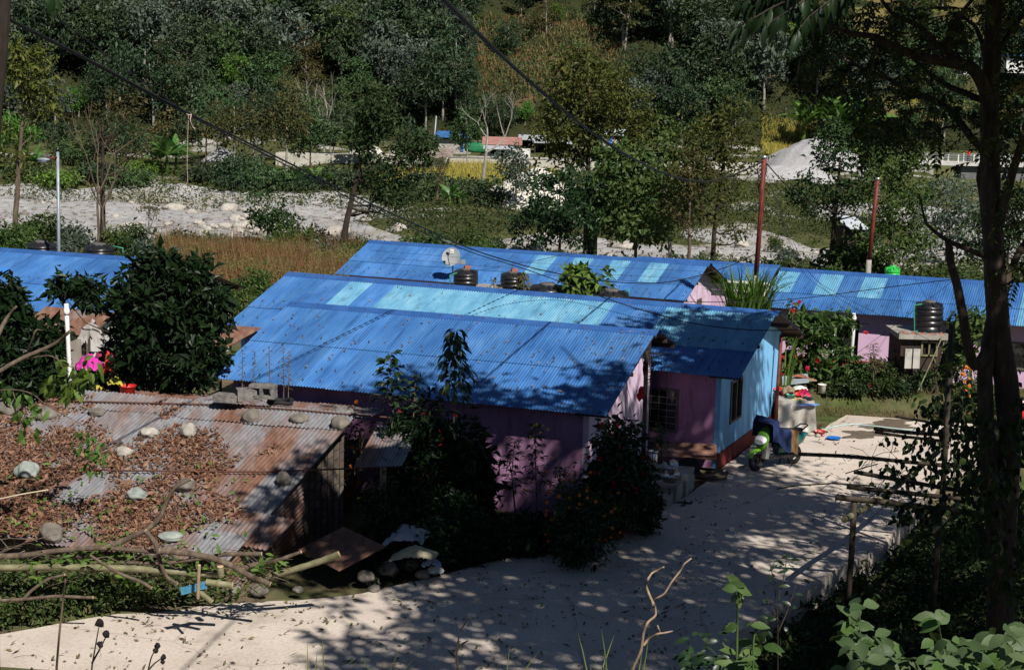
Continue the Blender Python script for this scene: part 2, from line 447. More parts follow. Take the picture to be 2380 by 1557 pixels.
FARB = soil_mat('far_bank_grass_and_sand', [(.3, (.035, .045, .015)), (.5, (.07, .078, .028)), (.75, (.13, .12, .055))], .5, ([(.3, (.28, .265, .235)), (.7, (.42, .40, .365))], .09, .57, .63), .5, 2, .2)
HILLM = soil_mat('hillside_undergrowth', [(.3, (.015, .02, .008)), (.5, (.026, .032, .012)), (.75, (.05, .045, .02))], .25, ([(.3, (.17, .095, .05)), (.7, (.24, .17, .085))], .05, .60, .68), .6, 1, .4)
def strip(name, ys, xs, m, lift=0.0):
    X, Y = np.meshgrid(xs, ys)
    Z = gz(X, Y) + lift
    mb = MB()
    nx = len(xs)
    i = (np.arange(len(ys) - 1)[:, None] * nx + np.arange(nx - 1)[None, :]).reshape(-1)
    mb.add(np.stack([X, Y, Z], -1).reshape(-1, 3), np.stack([i, i + 1, i + nx + 1, i + nx], 1), 0, True)
    return mb.build(name, m)
xs1 = np.concatenate([np.arange(-60, -24, 3), np.arange(-24, 30, .45), np.arange(30, 66, 3)])
y1 = np.concatenate([np.arange(-40, 0, 4), np.arange(0, 62, .45), np.arange(62, 106.1, 1.2)])
tag(strip('ground', y1, xs1, SOIL), 'brown earth and weeds around the houses, falling to the river', 'ground', kind='structure')
xs2 = np.arange(-130, 131, 2.0)
tag(strip('river_bed', np.concatenate([[y1[-1]], np.arange(108, 166, 1.5), [166.0]]), xs2, GRAVEL), 'wide dry river bed of pale grey gravel', 'river bed', kind='structure')
tag(strip('far_bank', np.concatenate([np.arange(166, 230, 2.0), [230.0]]), xs2, FARB), 'grassy flat bank on the far side of the river', 'river bank', kind='structure')
tag(strip('hillside', np.arange(230, 421, 3.0), np.arange(-180, 181, 4.0), HILLM), 'steep wooded hillside beyond the river', 'hillside', kind='structure')
road_px = [(-330, 1545), (0, 1474), (230, 1432), (420, 1408), (640, 1396), (800, 1386), (960, 1352), (1060, 1326), (1250, 1278), (1440, 1234), (1520, 1196),
           (1600, 1150), (1672, 1096), (1776, 1008), (1800, 1004), (1905, 1000), (1968, 964), (2170, 978), (2330, 990)]
far = [at(u, v, z=0.0)[:2] for u, v in road_px]
near = [at(u, v, z=0.0)[:2] for u, v in [(2290, 1060), (2180, 1120), (2100, 1206), (2052, 1270), (1950, 1322), (1860, 1378), (1760, 1440), (1690, 1500), (1640, 1557), (1500, 1680), (1000, 1760), (-420, 1790)]]
def jag(P, a, step=.35):
    out = []
    for p, q in zip(P[:-1], P[1:]):
        n_ = max(1, int(np.hypot(q[0] - p[0], q[1] - p[1]) / step))
        for k in range(n_):
            t = k / n_
            out.append((p[0] + (q[0] - p[0]) * t + rng.normal(0, a), p[1] + (q[1] - p[1]) * t + rng.normal(0, a)))
    out.append(tuple(P[-1]))
    return out
m, nt, b = _nt('worn_concrete_paving')
c0 = ramp(nt, noise(nt, .55, 8, .6), [(.25, (.44, .375, .32)), (.5, (.54, .47, .405)), (.75, (.62, .55, .48))])
c1 = mixc(nt, 1.0, c0, ramp(nt, noise(nt, 14, 9, .75), [(.3, (.66, .66, .67)), (.5, (.98, .98, .98)), (.72, (1.15, 1.14, 1.12))]), 'MULTIPLY')
vo = nt.nodes.new('ShaderNodeTexVoronoi'); vo.feature = 'DISTANCE_TO_EDGE'; vo.inputs['Scale'].default_value = .26
tc = nt.nodes.new('ShaderNodeTexCoord'); nz_ = node(nt, 'ShaderNodeTexNoise', Scale=1.5, Detail=6); nt.links.new(tc.outputs['Object'], nz_.inputs['Vector']); nt.links.new(mixc(nt, .18, tc.outputs['Object'], nz_.outputs['Color'], 'ADD'), vo.inputs['Vector'])
c1 = mixc(nt, 1.0, c1, ramp(nt, vo.outputs['Distance'], [(.0, (.72, .70, .68)), (.003, (.85, .84, .82)), (.006, (1, 1, 1))]), 'MULTIPLY')
f = node(nt, 'ShaderNodeMapRange'); f.inputs[1].default_value = .60; f.inputs[2].default_value = .72
nt.links.new(noise(nt, .35, 6, .62), f.inputs[0])
c2 = mixc(nt, f.outputs[0], c1, (.27, .225, .18))
nt.links.new(c2, b.inputs['Base Color']); b.inputs['Roughness'].default_value = .9; b.inputs['Specular IOR Level'].default_value = .2
bump(nt, b, noise(nt, 18, 9, .7), .35, .02)
ROADM = m
mb = MB()
poly = jag(far, .02) + jag(near, .035)
mb.slab(poly, -.62, 0.0)
tag(mb.build('road', ROADM), 'pale concrete road widening into the yard', 'road', kind='structure')
WET = mat('wet_concrete', (.16, .125, .095), rough=.35, spec=.5)
mb = MB()
for cu, cv, ru, rv, sd in [(2058, 988, 60, 8, 1), (2010, 1010, 50, 9, 2), (2090, 978, 30, 5, 3)]:
    c = at(cu, cv, z=0); ex = at(cu + ru, cv, z=0); ey = at(cu, cv - rv, z=0)
    g = np.random.default_rng(sd); ph = g.uniform(0, 6, 4)
    P = []
    for k in range(40):
        a = 2 * pi * k / 40
        r = 1 + .28 * math.sin(3 * a + ph[0]) + .2 * math.sin(5 * a + ph[1]) + .12 * math.sin(9 * a + ph[2])
        q = c + (ex - c) * r * math.cos(a) + (ey - c) * r * math.sin(a)
        P.append((q[0], q[1], .004 + .0015 * sd))
    mb.add(P, [tuple(range(40))])
tag(mb.build('water', WET), 'dark wet patches drying on the yard concrete', 'wet patch', kind='structure')
def corr_sheet(mb, o, e, d, n, x0, x1, s0, s1, mat=0, pitch=.0762, amp=.0125, seg=6, jit=0.0, rows=2):
    """one corrugated sheet: o = point on the ridge line, e = along ridge, d = down the slope, n = outward normal"""
    m_ = max(2, int(round((x1 - x0) / pitch * seg)))
    xx = np.linspace(x0, x1, m_ + 1)
    w = np.cos(2 * pi * xx / pitch) * amp
    ss = np.linspace(s0, s1, rows)
    V = []
    for k, s_ in enumerate(ss):
        V.append(o + e * xx[:, None] + d * s_ + n * (w + jit * (k / max(1, rows - 1)))[:, None])
    V = np.concatenate(V)
    c = m_ + 1
    i = (np.arange(rows - 1)[:, None] * c + np.arange(m_)[None, :]).reshape(-1)
    return mb.add(V, np.stack([i, i + c, i + c + 1, i + 1], 1), mat, True)
def wall_rect(mb, p, ax, w, z0, z1, holes=(), t=.15, inn=None, mat=0):
    """upright wall from p along ax, width w, with openings (a0, a1, b0, b1); inn = inward normal"""
    p = np.asarray(p, float); ax = np.asarray(ax, float); inn = np.asarray(inn, float)
    xs = sorted({0.0, w, *[h[0] for h in holes], *[h[1] for h in holes]})
    zs = sorted({z0, z1, *[h[2] for h in holes], *[h[3] for h in holes]})
    def hole(a, c):
        return any(h[0] < a < h[1] and h[2] < c < h[3] for h in holes)
    def P(a, c, k=0.0):
        return p * np.array([1, 1, 0]) + ax * a + inn * k + np.array([0, 0, c])
    for a0, a1 in zip(xs[:-1], xs[1:]):
        for c0_, c1_ in zip(zs[:-1], zs[1:]):
            if hole((a0 + a1) / 2, (c0_ + c1_) / 2): continue
            for k in (0, t):
                mb.add([P(a0, c0_, k), P(a1, c0_, k), P(a1, c1_, k), P(a0, c1_, k)], [(0, 1, 2, 3)], mat)
    for a0, a1, c0_, c1_ in list(holes) + [(0.0, w, z0, z1)]:
        for q in ([(a0, c0_), (a1, c0_)], [(a1, c0_), (a1, c1_)], [(a1, c1_), (a0, c1_)], [(a0, c1_), (a0, c0_)]):
            mb.add([P(*q[0], 0), P(*q[1], 0), P(*q[1], t), P(*q[0], t)], [(0, 1, 2, 3)], mat)
    return mb
def window(parent, p, ax, out, w, h, z0, frame=WOODF, mull=1, grille=True, pane=GLASS, fw=.06, depth=.1):
    """frame with a pane and a grille; p = lower left corner on the outer wall face"""
    p = np.asarray(p, float); ax = np.asarray(ax, float); out = np.asarray(out, float)
    A = np.stack([ax, out, [0, 0, 1]])
    mb = MB(); mb.local = True
    def bar(a0, a1, c0_, c1_, d0=-.05, d1=.035):
        mb.box(p * [1, 1, 0] + ax * (a0 + a1) / 2 + out * (d0 + d1) / 2 + np.array([0, 0, z0 + (c0_ + c1_) / 2]), (a1 - a0, d1 - d0, c1_ - c0_), ax=A)
    bar(0, w, 0, fw); bar(0, w, h - fw, h); bar(0, fw, fw, h - fw); bar(w - fw, w, fw, h - fw)
    for k in range(mull):
        c = w * (k + 1) / (mull + 1); bar(c - .03, c + .03, fw, h - fw, -.05, .03)
    fr = mb.build('window', frame, parent)
    q = MB(); q.local = True
    q.box(p * [1, 1, 0] + ax * w / 2 - out * .04 + np.array([0, 0, z0 + h / 2]), (w - 2 * fw + .01, .01, h - 2 * fw + .01), ax=A)
    q.build('pane', pane, fr)
    if grille:
        g = MB(); g.local = True
        k = fw + .16
        while k < h - fw - .05:
            g.box(p * [1, 1, 0] + ax * w / 2 - out * .01 + np.array([0, 0, z0 + k]), (w - 2 * fw, .012, .012), ax=A); k += .17
        k = fw + .2
        while k < w - fw - .05:
            g.box(p * [1, 1, 0] + ax * k - out * .012 + np.array([0, 0, z0 + h / 2]), (.011, .011, h - 2 * fw), ax=A); k += .22
        g.build('grille', ALU, fr)
    return fr
def roof_slope(mb, parts, ln, zr, slope, depth, side, light=lambda r, i: False, split=.52, skew=0.0, sheet=.76, under=True):
    """side -1: front slope, +1: back slope. Sheets in two rows, the upper lapping over the lower; pale sheets become parts of their own"""
    d = np.array([0, side * math.cos(slope), -math.sin(slope)])
    n = np.array([0, side * math.sin(slope), math.cos(slope)])
    e = np.array([1.0, 0, 0])
    o = np.array([-ln, 0, zr])
    L = depth / math.cos(slope)
    ns = int(round(ln / sheet)); w = ln / ns
    for r, (s0, s1, up) in enumerate(((0.0, L * split + .12, .016), (L * split, L, 0.0))):
        for i in range(ns):
            a0, a1 = i * w, (i + 1) * w + .02
            a1 = min(a1, ln)
            j = rng.uniform(-.002, .004)
            pitch = w / 10
            tgt = mb; mi = 0
            if light(r, i):
                tgt = MB(); tgt.local = True; mi = 0
            corr_sheet(tgt, o + n * up, e, d, n, a0, a1, s0 + (rng.uniform(0, .015) if r == 0 else 0), s1 + rng.uniform(-.012, .012), mi, pitch=pitch, jit=j)
            if tgt is not mb:
                parts.append(tgt)
    if under:
        for i in range(ns):
            corr_sheet(mb, o - n * .012, e, d, n, i * w + .004, min(ln, (i + 1) * w) - .004, .02, L - .02, 1, pitch=w / 10, seg=4)
    for s_ in (.16, L * split - .28, L * .80, L - .3):
        k = .2
        while k < ln - .1:
            p = o + e * (k + rng.uniform(-.08, .08)) + d * (s_ + rng.uniform(-.02, .02)) + n * .02
            h = rng.uniform(.05, .075)
            mb.add([p + e * .03, p - e * .018 + d * .02, p - e * .018 - d * .02, p + np.array([0, 0, h])], [(0, 1, 3), (1, 2, 3), (2, 0, 3)], 2)
            k += rng.uniform(.42, .62)
    return L
def house(name, label, x, y, zr, th, ln, slope, fd, bd, fo=.5, bo=.4, lo=.5, ro=.6, base=0.0, front=MAUVE, gable=PINK, back=WHITEW, light=lambda r, i: False,
          front_holes=(), gable_holes=(), plinth=None, split=.52, roofm=BLUE, thick=.14):
    t = thing(name, label, 'house', (x, y, 0), -th)
    tg = math.tan(slope)
    parts = []
    rm = MB(); rm.local = True
    roof_slope(rm, parts, ln, zr, slope, fd, -1, light, split)
    roof_slope(rm, parts, ln, zr, slope, bd, 1, lambda r, i: False, split)
    for yy in (-fd * .5, -.1, bd * .5, bd - .15, -fd + .15):
        rm.box((-ro / 2 - .12, yy, zr - abs(yy) * tg - .075), (ro + .24, .06, .09), mat=3)
    rf = rm.build('roof', [roofm, UNDER, BOLT, DWOOD], t)
    for k in parts:
        k.build('skylight_sheet', SKYL, rf)
    cp = MB(); cp.local = True
    cw = .27
    xs = np.linspace(-ln - .02, .02, 15)
    for a, c in zip(xs[:-1], xs[1:]):
        z_ = zr + .034
        for s_ in (-1, 1):
            cp.add([(a, 0, z_), (c + .03, 0, z_), (c + .03, s_ * cw, z_ - cw * tg + .006), (a, s_ * cw, z_ - cw * tg)], [(0, 1, 2, 3)] if s_ > 0 else [(3, 2, 1, 0)])
            cp.add([(a, s_ * cw, z_ - cw * tg), (c + .03, s_ * cw, z_ - cw * tg + .006), (c + .03, s_ * (cw + .004), z_ - cw * tg - .03), (a, s_ * (cw + .004), z_ - cw * tg - .03)], [(0, 1, 2, 3)])
    cp.build('ridge_cap', CAPM, rf)
    X0, X1, Y0, Y1 = -ln + lo, -ro, -fd + fo, bd - bo
    def zt(yy): return zr - abs(yy) * tg - .03
    w = MB(); w.local = True
    wall_rect(w, (X0, Y0, 0), (1, 0, 0), X1 - X0 - thick - .003, base, zt(Y0), front_holes, thick, (0, 1, 0))
    w.build('front_wall', front, t)
    g = MB(); g.local = True
    ztop = min(zt(Y0), zt(Y1))
    wall_rect(g, (X1, Y0, 0), (0, 1, 0), Y1 - Y0, base, ztop, gable_holes, thick, (-1, 0, 0))
    P = [(Y0, ztop), (Y1, ztop), (Y1, zt(Y1)), (0.0, zt(0)), (Y0, zt(Y0))]
    def prism(mb_, xa, xb, P):
        P = [q for i, q in enumerate(P) if abs(q[0] - P[i - 1][0]) + abs(q[1] - P[i - 1][1]) > 1e-4]
        n_ = len(P)
        V = [(xa, a, c) for a, c in P] + [(xb, a, c) for a, c in P]
        mb_.add(V, [tuple(range(n_)), tuple(range(n_, 2 * n_))[::-1]] + [(i, n_ + i, n_ + (i + 1) % n_, (i + 1) % n_) for i in range(n_)])
    prism(g, X1, X1 - thick, P)
    g.build('gable_wall', gable, t)
    k = MB(); k.local = True
    wall_rect(k, (X0, Y1 - thick, 0), (1, 0, 0), X1 - X0 - thick - .003, base, zt(Y1), (), thick, (0, 1, 0))
    k.build('back_wall', back, t)
    l_ = MB(); l_.local = True
    wall_rect(l_, (X0 - .003, Y0, 0), (0, 1, 0), Y1 - Y0, base, ztop, (), thick, (-1, 0, 0))
    prism(l_, X0 - .003, X0 - thick, P)
    l_.build('end_wall', gable, t)
    f_ = MB(); f_.local = True
    f_.box(((X0 + X1) / 2, (Y0 + Y1) / 2 + .05, base + .06), (X1 - X0 - .4, Y1 - Y0 - .5, .1))
    f_.build('floor', DARKIN, t)
    if plinth:
        p_ = MB(); p_.local = True
        hgt = plinth
        p_.box((X1 + .012, (Y0 + Y1) / 2 - .01, base + hgt / 2), (.03, Y1 - Y0 + .06, hgt))
        p_.build('plinth', PLINTH, t)
    return t, (X0, X1, Y0, Y1, ztop)
rd = math.radians
LA = lambda r, i: False
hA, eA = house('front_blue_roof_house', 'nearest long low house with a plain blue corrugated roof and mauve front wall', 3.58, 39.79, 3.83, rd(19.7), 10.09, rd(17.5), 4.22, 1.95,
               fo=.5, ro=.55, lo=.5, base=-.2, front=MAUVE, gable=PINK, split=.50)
LB = lambda r, i: r == 0 and (i == 3 or 5 <= i <= 13 or i >= 16)
hB, eB = house('pale_panel_roof_house', 'house with pale blue roof panels and a light blue end wall beside the scooter', 7.255, 44.2, 3.76, rd(22.97), 15.42, rd(18.4), 3.735, 3.3,
               fo=.44, ro=.597, bo=.4, front=MAUVE, gable=LBLUE, light=LB, front_holes=[(11.3, 13.2, .85, 2.0)], gable_holes=[(.95, 2.05, 1.0, 2.15)], plinth=.42, split=.60)
X0, X1, Y0, Y1, zt_ = eB
fb = window(hB, (X0 + 11.3, Y0, 0), (1, 0, 0), (0, -1, 0), 1.9, 1.15, .85)
CURT = mat('red_curtain_cloth', (.35, .02, .03), rough=.9)
q = MB(); q.local = True
wv = np.linspace(0, 1.7, 40)
for z0_, z1_ in ((.9, 1.35),):
    V = np.concatenate([np.stack([X0 + 11.4 + wv, Y0 + .12 + .02 * np.sin(wv * 22), np.full(40, zz)], 1) for zz in (z0_, z1_)])
    i = np.arange(39); q.add(V, np.stack([i, i + 1, i + 41, i + 40], 1), 0, True)
q.build('curtain', CURT, fb)
window(hB, (X1, Y0 + .95, 0), (0, 1, 0), (1, 0, 0), 1.1, 1.15, 1.0, grille=False)
LC = lambda r, i: r == 0 and i in (10, 12, 14, 16)
hC, eC = house('dish_roof_house', 'long blue roofed house behind the water tanks with four pale roof panels', 7.31, 60.66, 3.19, rd(21.98), 14.16, rd(19), 3.01, 2.81,
               fo=.5, ro=.55, base=-.3, front=PINKD, gable=PINK, light=LC, split=.58, gable_holes=[(2.9, 3.5, .9, 1.75)])
window(hC, (eC[1], eC[2] + 2.9, 0), (0, 1, 0), (1, 0, 0), .6, .85, .9, grille=False)
LD = lambda r, i: (r == 0 and i in (0, 2, 4)) or (i >= 11)
thD = rd(21.3)
ln = 13.5
sD = 7.5 / 7.8
rx, ry = 15.35 * sD, 57.38 * sD
RLx, RLy = rx - 5.96 * sD * math.cos(thD), ry + 5.96 * sD * math.sin(thD)
hx, hy = RLx + ln * math.cos(thD), RLy - ln * math.sin(thD)
hD, eD = house('pink_house', 'blue roofed pink house behind the hedge at the right, partly hidden by the trees', hx, hy, 3.47, thD, ln, rd(17.8), 3.05, 3.4,
               fo=.45, lo=.35, base=.4, front=PINKD, gable=PINKD, light=LD, split=.58, front_holes=[(1.9, 2.9, .45, 2.2), (4.1, 5.6, .95, 2.05), (7.2, 8.3, 1.0, 1.9)])
X0, X1, Y0, Y1, zt_ = eD
window(hD, (X0 + 4.1, Y0, 0), (1, 0, 0), (0, -1, 0), 1.5, 1.1, .95, grille=False)
window(hD, (X0 + 7.2, Y0, 0), (1, 0, 0), (0, -1, 0), 1.1, .9, 1.0, grille=False)
q = MB(); q.local = True
q.box((X0 + 2.4, Y0 + .12, 1.3), (.98, .03, 1.66)); q.build('door', DARKIN, hD)
q = MB(); q.local = True
q.box((X0 + 2.3, Y0 - .03, .66), (5.0, .05, .4)); q.build('plinth', mat('red_plinth_paint', (.42, .03, .035), rough=.8), hD)
hF, eF = house('white_gutter_house', 'blue roofed house glimpsed between the dish house and the pink house, with a white gutter', 10.56 * 1.1, 64.63 * 1.1, 2.0, rd(20), 5.44 * 1.1 + .4, rd(17.5), 1.75, 3.0,
               fo=.3, base=-1.3, front=PINKD, gable=PINK, split=.9)
q = MB(); q.local = True
q.box((-3.2, -1.82, 1.40), (6.3, .1, .1)); q.build('gutter', WHITEP, hF)
hE, eE = house('white_wall_house', 'blue roofed white house behind the dark bush at the left edge', -11.16, 54.37, 3.54, rd(20.1), 12.0, rd(17.8), 4.2, 4.2, fo=.5, ro=.35, base=-.1, front=WHITEW, gable=WHITEW, split=.55,
               front_holes=[(9.2, 10.4, .75, 1.95)])
window(hE, (eE[0] + 9.2, eE[2], 0), (1, 0, 0), (0, -1, 0), 1.2, 1.2, .75)
q = MB(); q.local = True
dv = np.array([0, -math.cos(rd(13)), -math.sin(rd(13))]); nv = np.array([0, -math.sin(rd(13)), math.cos(rd(13))])
for i in range(8):
    corr_sheet(q, np.array([-12.0, -1.6, 3.54 - 1.6 * math.tan(rd(17.8)) + .10]), np.array([1., 0, 0]), dv, nv, i * .8, i * .8 + .82, 0, 3.6, 0)
q.build('porch_roof', mat('clean_blue_sheet', [(.3, (.035, .16, .47)), (.7, (.05, .19, .53))], scale=1.2, rough=.4, isl=.05), hE)
q = MB(); q.local = True
q.tube([(-.35, 3.9, -.1), (-.35, 3.9, 2.25)], .045); q.build('porch_post', DWOOD, hE)
q = MB()
t = thing('rusty_awning', 'small brown rusted awning on the front of the white house', 'awning', at(180, 730, Y=46.5))
o_ = at(108, 712, Y=47.5); e_ = np.array([math.cos(rd(20)), -math.sin(rd(20)), 0]); d_ = np.array([-.28, -.88, -.32]); d_ /= np.linalg.norm(d_); n_ = np.cross(e_, d_); n_ *= np.sign(n_[2])
for i in range(3):
    corr_sheet(q, o_, e_, d_, n_, i * .8, i * .8 + .82, 0, 1.5)
q.build('sheet', RUST2, t)
for a in (.05, 2.35):
    p = o_ + e_ * a + d_ * 1.45
    MB().tube([p - [0, 0, .02], (p[0], p[1], gz(p[0], p[1]))], .035).build('post', DWOOD, t)
t = thing('rusty_lean_to', 'small brown rusted lean-to roof at the left end of the nearest blue roof', 'lean-to', at(575, 800, Y=40.5))
q = MB()
o_ = at(612, 762, Y=42.3); e_ = np.array([math.cos(rd(20)), -math.sin(rd(20)), 0]); d_ = at(520, 812, Y=40.6) - o_; L_ = np.linalg.norm(d_); d_ /= L_; n_ = np.cross(e_, d_); n_ *= np.sign(n_[2])
corr_sheet(q, o_, e_, d_, n_, -1.1, 0, 0, L_ + .4)
q.build('sheet', RUST2, t)
for a in (-1.0, -.1):
    p = o_ + e_ * a + d_ * L_
    MB().tube([p - [0, 0, .03], (p[0], p[1], gz(p[0], p[1]))], .04).build('post', DWOOD, t)
def unit(v):
    v = np.asarray(v, float)
    return v / (np.linalg.norm(v, axis=-1, keepdims=True) + 1e-9)
def leaf_cloud(mb, g, centers, rad, per, L, Wd, mat=0, up=.55, droop=.15, fine=False, flat=.75, out=None):
    """clumps of leaves round the given points"""
    centers = np.asarray(centers, float)
    n = len(centers) * per
    if n == 0: return
    r = np.repeat(np.broadcast_to(np.asarray(rad, float), (len(centers),)), per)
    off = g.normal(size=(n, 3)) * r[:, None] * .5
    off[:, 2] *= flat
    P = np.repeat(centers, per, 0) + off
    D = unit(g.normal(size=(n, 3)) + unit(off) * .8 - np.array([0, 0, .35]))
    N = unit(g.normal(size=(n, 3)) * (1 - up) + np.array([0, 0, up]) + 1e-3)
    s = np.exp(g.normal(0, .25, n))
    mb.leaves(P, D, N, L * s, Wd * s, mat, droop=droop, fine=fine)
def crown_points(g, c, r, n, hollow=.55):
    d = unit(g.normal(size=(n, 3)))
    q = (hollow + (1 - hollow) * g.random(n)) ** .8
    lump = 1 + .22 * np.sin(d[:, 0] * 3.1 + d[:, 2] * 2.3 + g.uniform(0, 6)) + .15 * np.sin(d[:, 1] * 5.3 + d[:, 2] * 4.1 + g.uniform(0, 6))
    return np.asarray(c) + d * np.asarray(r) * (q * lump)[:, None]
def limb(g, a, b, sag=.12, n=5):
    a = np.asarray(a, float); b = np.asarray(b, float)
    t = np.linspace(0, 1, n)[:, None]
    L = np.linalg.norm(b - a)
    P = a + (b - a) * t
    P[1:-1] += g.normal(size=(n - 2, 3)) * L * .06
    P[:, 2] += (np.sin(t[:, 0] * pi) * -sag * L)
    return P
def tree_mesh(g, h, crowns, tr, n_clump, per, leaf, wid, clump_r, lean=(0, 0), limbs=9, trunk_top=.8, wob=.03, trunk_n=8, up=.55, droop=.15, hollow=.5, flat=.75):
    """returns trunk MB and crown MB in local space; crowns: list of (centre, radii, share)"""
    tm, cm = MB(), MB()
    tm.local = cm.local = True
    zz = np.linspace(0, h * trunk_top, 9)
    px = lean[0] * (zz / h) ** 1.3 + np.cumsum(g.normal(0, wob * h / 9, 9)) * (zz > 0)
    py = lean[1] * (zz / h) ** 1.3 + np.cumsum(g.normal(0, wob * h / 9, 9)) * (zz > 0)
    T = np.stack([px, py, zz - .15 * (zz == 0)], 1)
    R = tr * (1 - .72 * zz / (h * trunk_top)); R[0] *= 1.35
    tm.tube(T, R, trunk_n)
    tot = sum(c[2] for c in crowns)
    for c, r, sh in crowns:
        k = max(3, int(n_clump * sh / tot))
        P = crown_points(g, c, r, k, hollow)
        leaf_cloud(cm, g, P, clump_r * g.uniform(.7, 1.35, len(P)), per, leaf, wid, up=up, droop=droop, flat=flat)
        m = max(2, int(limbs * sh / tot))
        for b in P[g.choice(len(P), min(m, len(P)), False)]:
            zb = np.clip((b[2] - .25 * np.linalg.norm(b[:2] - T[-1][:2])) * .8, h * .15, h * trunk_top * .97)
            a = np.array([np.interp(zb, zz, T[:, i]) for i in range(3)])
            rr = np.interp(zb, zz, R) * .55
            tm.tube(limb(g, a, b), np.linspace(rr, max(.008, rr * .18), 5), 5, cap=False)
    return tm, cm
def add_tree(name, label, cat, loc, tm, cm, bark, leafm, group=None, rz=0):
    t = thing(name, label, cat, loc, rz, group)
    tm.build('trunk', bark, t)
    cm.build('crown', leafm, t)
    return t
def pix_tree(label, u, Y, vtop, wpx, leafm, bark=BARK, crown0=.35, dens=1.0, leaf=.22, lean=0.0, tr=None, seed=0, name='broadleaf_tree', group=None, nclump=90, per=22, crowns=None, limbs=10, up=.5, hollow=.5, base_u=None, clump=None, wob=.025, droop=.2):
    """tree whose crown top shows at (u, vtop) and whose foot stands on the ground at depth Y"""
    g = np.random.default_rng(1000 + seed)
    p = gnd(base_u if base_u is not None else u, Y)
    top = at(u, vtop, Y=Y)
    h = max(1.6, top[2] - p[2])
    w = wpx * Y / FPX
    lx = top[0] - p[0]
    if crowns is None:
        c0 = h * crown0
        hc = (h - c0) / 2
        crowns = [((lx * .8, 0, c0 + hc), (w * .42, w * .40, hc * .95), 1.0), ((lx * .8 - w * .22, .1 * w, c0 + hc * .75), (w * .28, w * .3, hc * .55), .4), ((lx * .9 + w * .2, -.1 * w, c0 + hc * 1.05), (w * .28, w * .3, hc * .55), .4)]
    else:
        crowns = [((at(cu, cv, Y=Y)[0] - p[0], dy * w, at(cu, cv, Y=Y)[2] - p[2]), (ru * Y / FPX, ru * Y / FPX * .9, rv * Y / FPX), sh) for cu, cv, ru, rv, sh, dy in crowns]
    tm, cm = tree_mesh(g, h, crowns, tr or max(.07, h * .016), int(nclump * dens), int(per * .62), leaf * 1.3, leaf * .62, (clump or w * .16) * .72, (lx, 0), limbs, wob=wob, up=up, hollow=hollow, droop=droop)
    return add_tree(name, label, 'tree', p, tm, cm, bark, leafm, group)
def branchy(mb, g, a, d, L, r, depth, spread=.55, n=2, bend=.15, tips=None, gravity=0.0, sides=6):
    P = [np.asarray(a, float)]
    dd = unit(d)
    k = 5
    for i in range(k):
        dd = unit(dd + g.normal(size=3) * bend + np.array([0, 0, gravity]))
        P.append(P[-1] + dd * L / k)
    mb.tube(P, np.linspace(r, r * .62, k + 1), max(3, sides), cap=False)
    if tips is not None and depth <= 1: tips += P[2:]
    if depth == 0: return
    for i in range(n + (1 if g.random() < .35 else 0)):
        q = P[-1] if i < n - 1 or g.random() < .5 else P[g.integers(2, k)]
        branchy(mb, g, q, unit(dd + g.normal(size=3) * spread), L * g.uniform(.6, .82), r * .58, depth - 1, spread, n, bend, tips, gravity, sides - 1)
def bare_tree(label, u, Y, vtop, seed, bark=BARKG, lean=0, leafm=None, r=.13, depth=4, spread=.5, base_u=None, name='bare_tree', fork=.3, leaf=.16):
    g = np.random.default_rng(2000 + seed)
    p = gnd(base_u if base_u is not None else u, Y)
    top = at(u, vtop, Y=Y)
    h = top[2] - p[2]; lx = top[0] - p[0]
    t = thing(name, label, 'tree', p)
    mb = MB(); mb.local = True
    tips = []
    branchy(mb, g, (0, 0, -.1), unit((lx, 0, h)), h * fork, r, depth, spread, 2, .07, tips, .10)
    V = np.concatenate(mb.V); s = h / V[:, 2].max()
    mb.V = [np.concatenate([v[:, :2] * (.6 + .4 * s), v[:, 2:] * s], 1) for v in mb.V]
    mb.build('trunk', bark, t)
    if leafm is not None:
        cm = MB(); cm.local = True
        T = np.array(tips) * np.array([.6 + .4 * s, .6 + .4 * s, s])
        leaf_cloud(cm, g, T, .5, 5, leaf, leaf * .45, up=.4)
        cm.build('crown', leafm, t)
    return t
def banana(g, h, n=9, sc=1.0):
    mb = MB(); mb.local = True
    tm = MB(); tm.local = True
    tm.tube([(0, 0, -.1), (.03, 0, h * .3), (0, .03, h * .55)], [h * .055, h * .045, h * .03], 8)
    for i in range(n):
        a = i * 2.4 + g.uniform(-.4, .4)
        el = g.uniform(.45, 1.25)
        L = h * g.uniform(.55, .8)
        k = 9
        d = np.array([math.cos(a) * math.cos(el), math.sin(a) * math.cos(el), math.sin(el)])
        side = np.array([-math.sin(a), math.cos(a), 0])
        P = [np.array([0, 0, h * .5])]
        for j in range(k):
            d = unit(d + np.array([0, 0, -.055 - .09 * j / k]) * (1.2 - .3 * el))
            P.append(P[-1] + d * L / k)
        P = np.array(P)
        wv = L * .16 * np.sin(np.clip((np.arange(k + 1) - 1.2) / (k - 1.2), 0, 1) ** .7 * pi * .96 + .02)
        wv[:2] = .015 * L
        tw = g.uniform(-.5, .5)
        up = unit(np.cross(side, np.gradient(P, axis=0)))
        sv = side * math.cos(tw) + up * math.sin(tw)
        for j in range(k):                # blade in torn strips
            for s_ in (-1, 1):
                cut = g.uniform(.0, .12)
                a0, a1 = P[j], P[j + 1] - (P[j + 1] - P[j]) * cut
                f0 = s_ * wv[j] * g.uniform(.85, 1.05); f1 = s_ * wv[j + 1] * g.uniform(.85, 1.05)
                V = [a0, a1, a1 + sv[j + 1] * f1 - up[j + 1] * abs(f1) * .35, a0 + sv[j] * f0 - up[j] * abs(f0) * .35]
                mb.add(V, [(0, 1, 2, 3)] if s_ > 0 else [(3, 2, 1, 0)])
        mb.tube(P, np.linspace(.012 * L, .004 * L, k + 1), 4, cap=False)
    return tm, mb
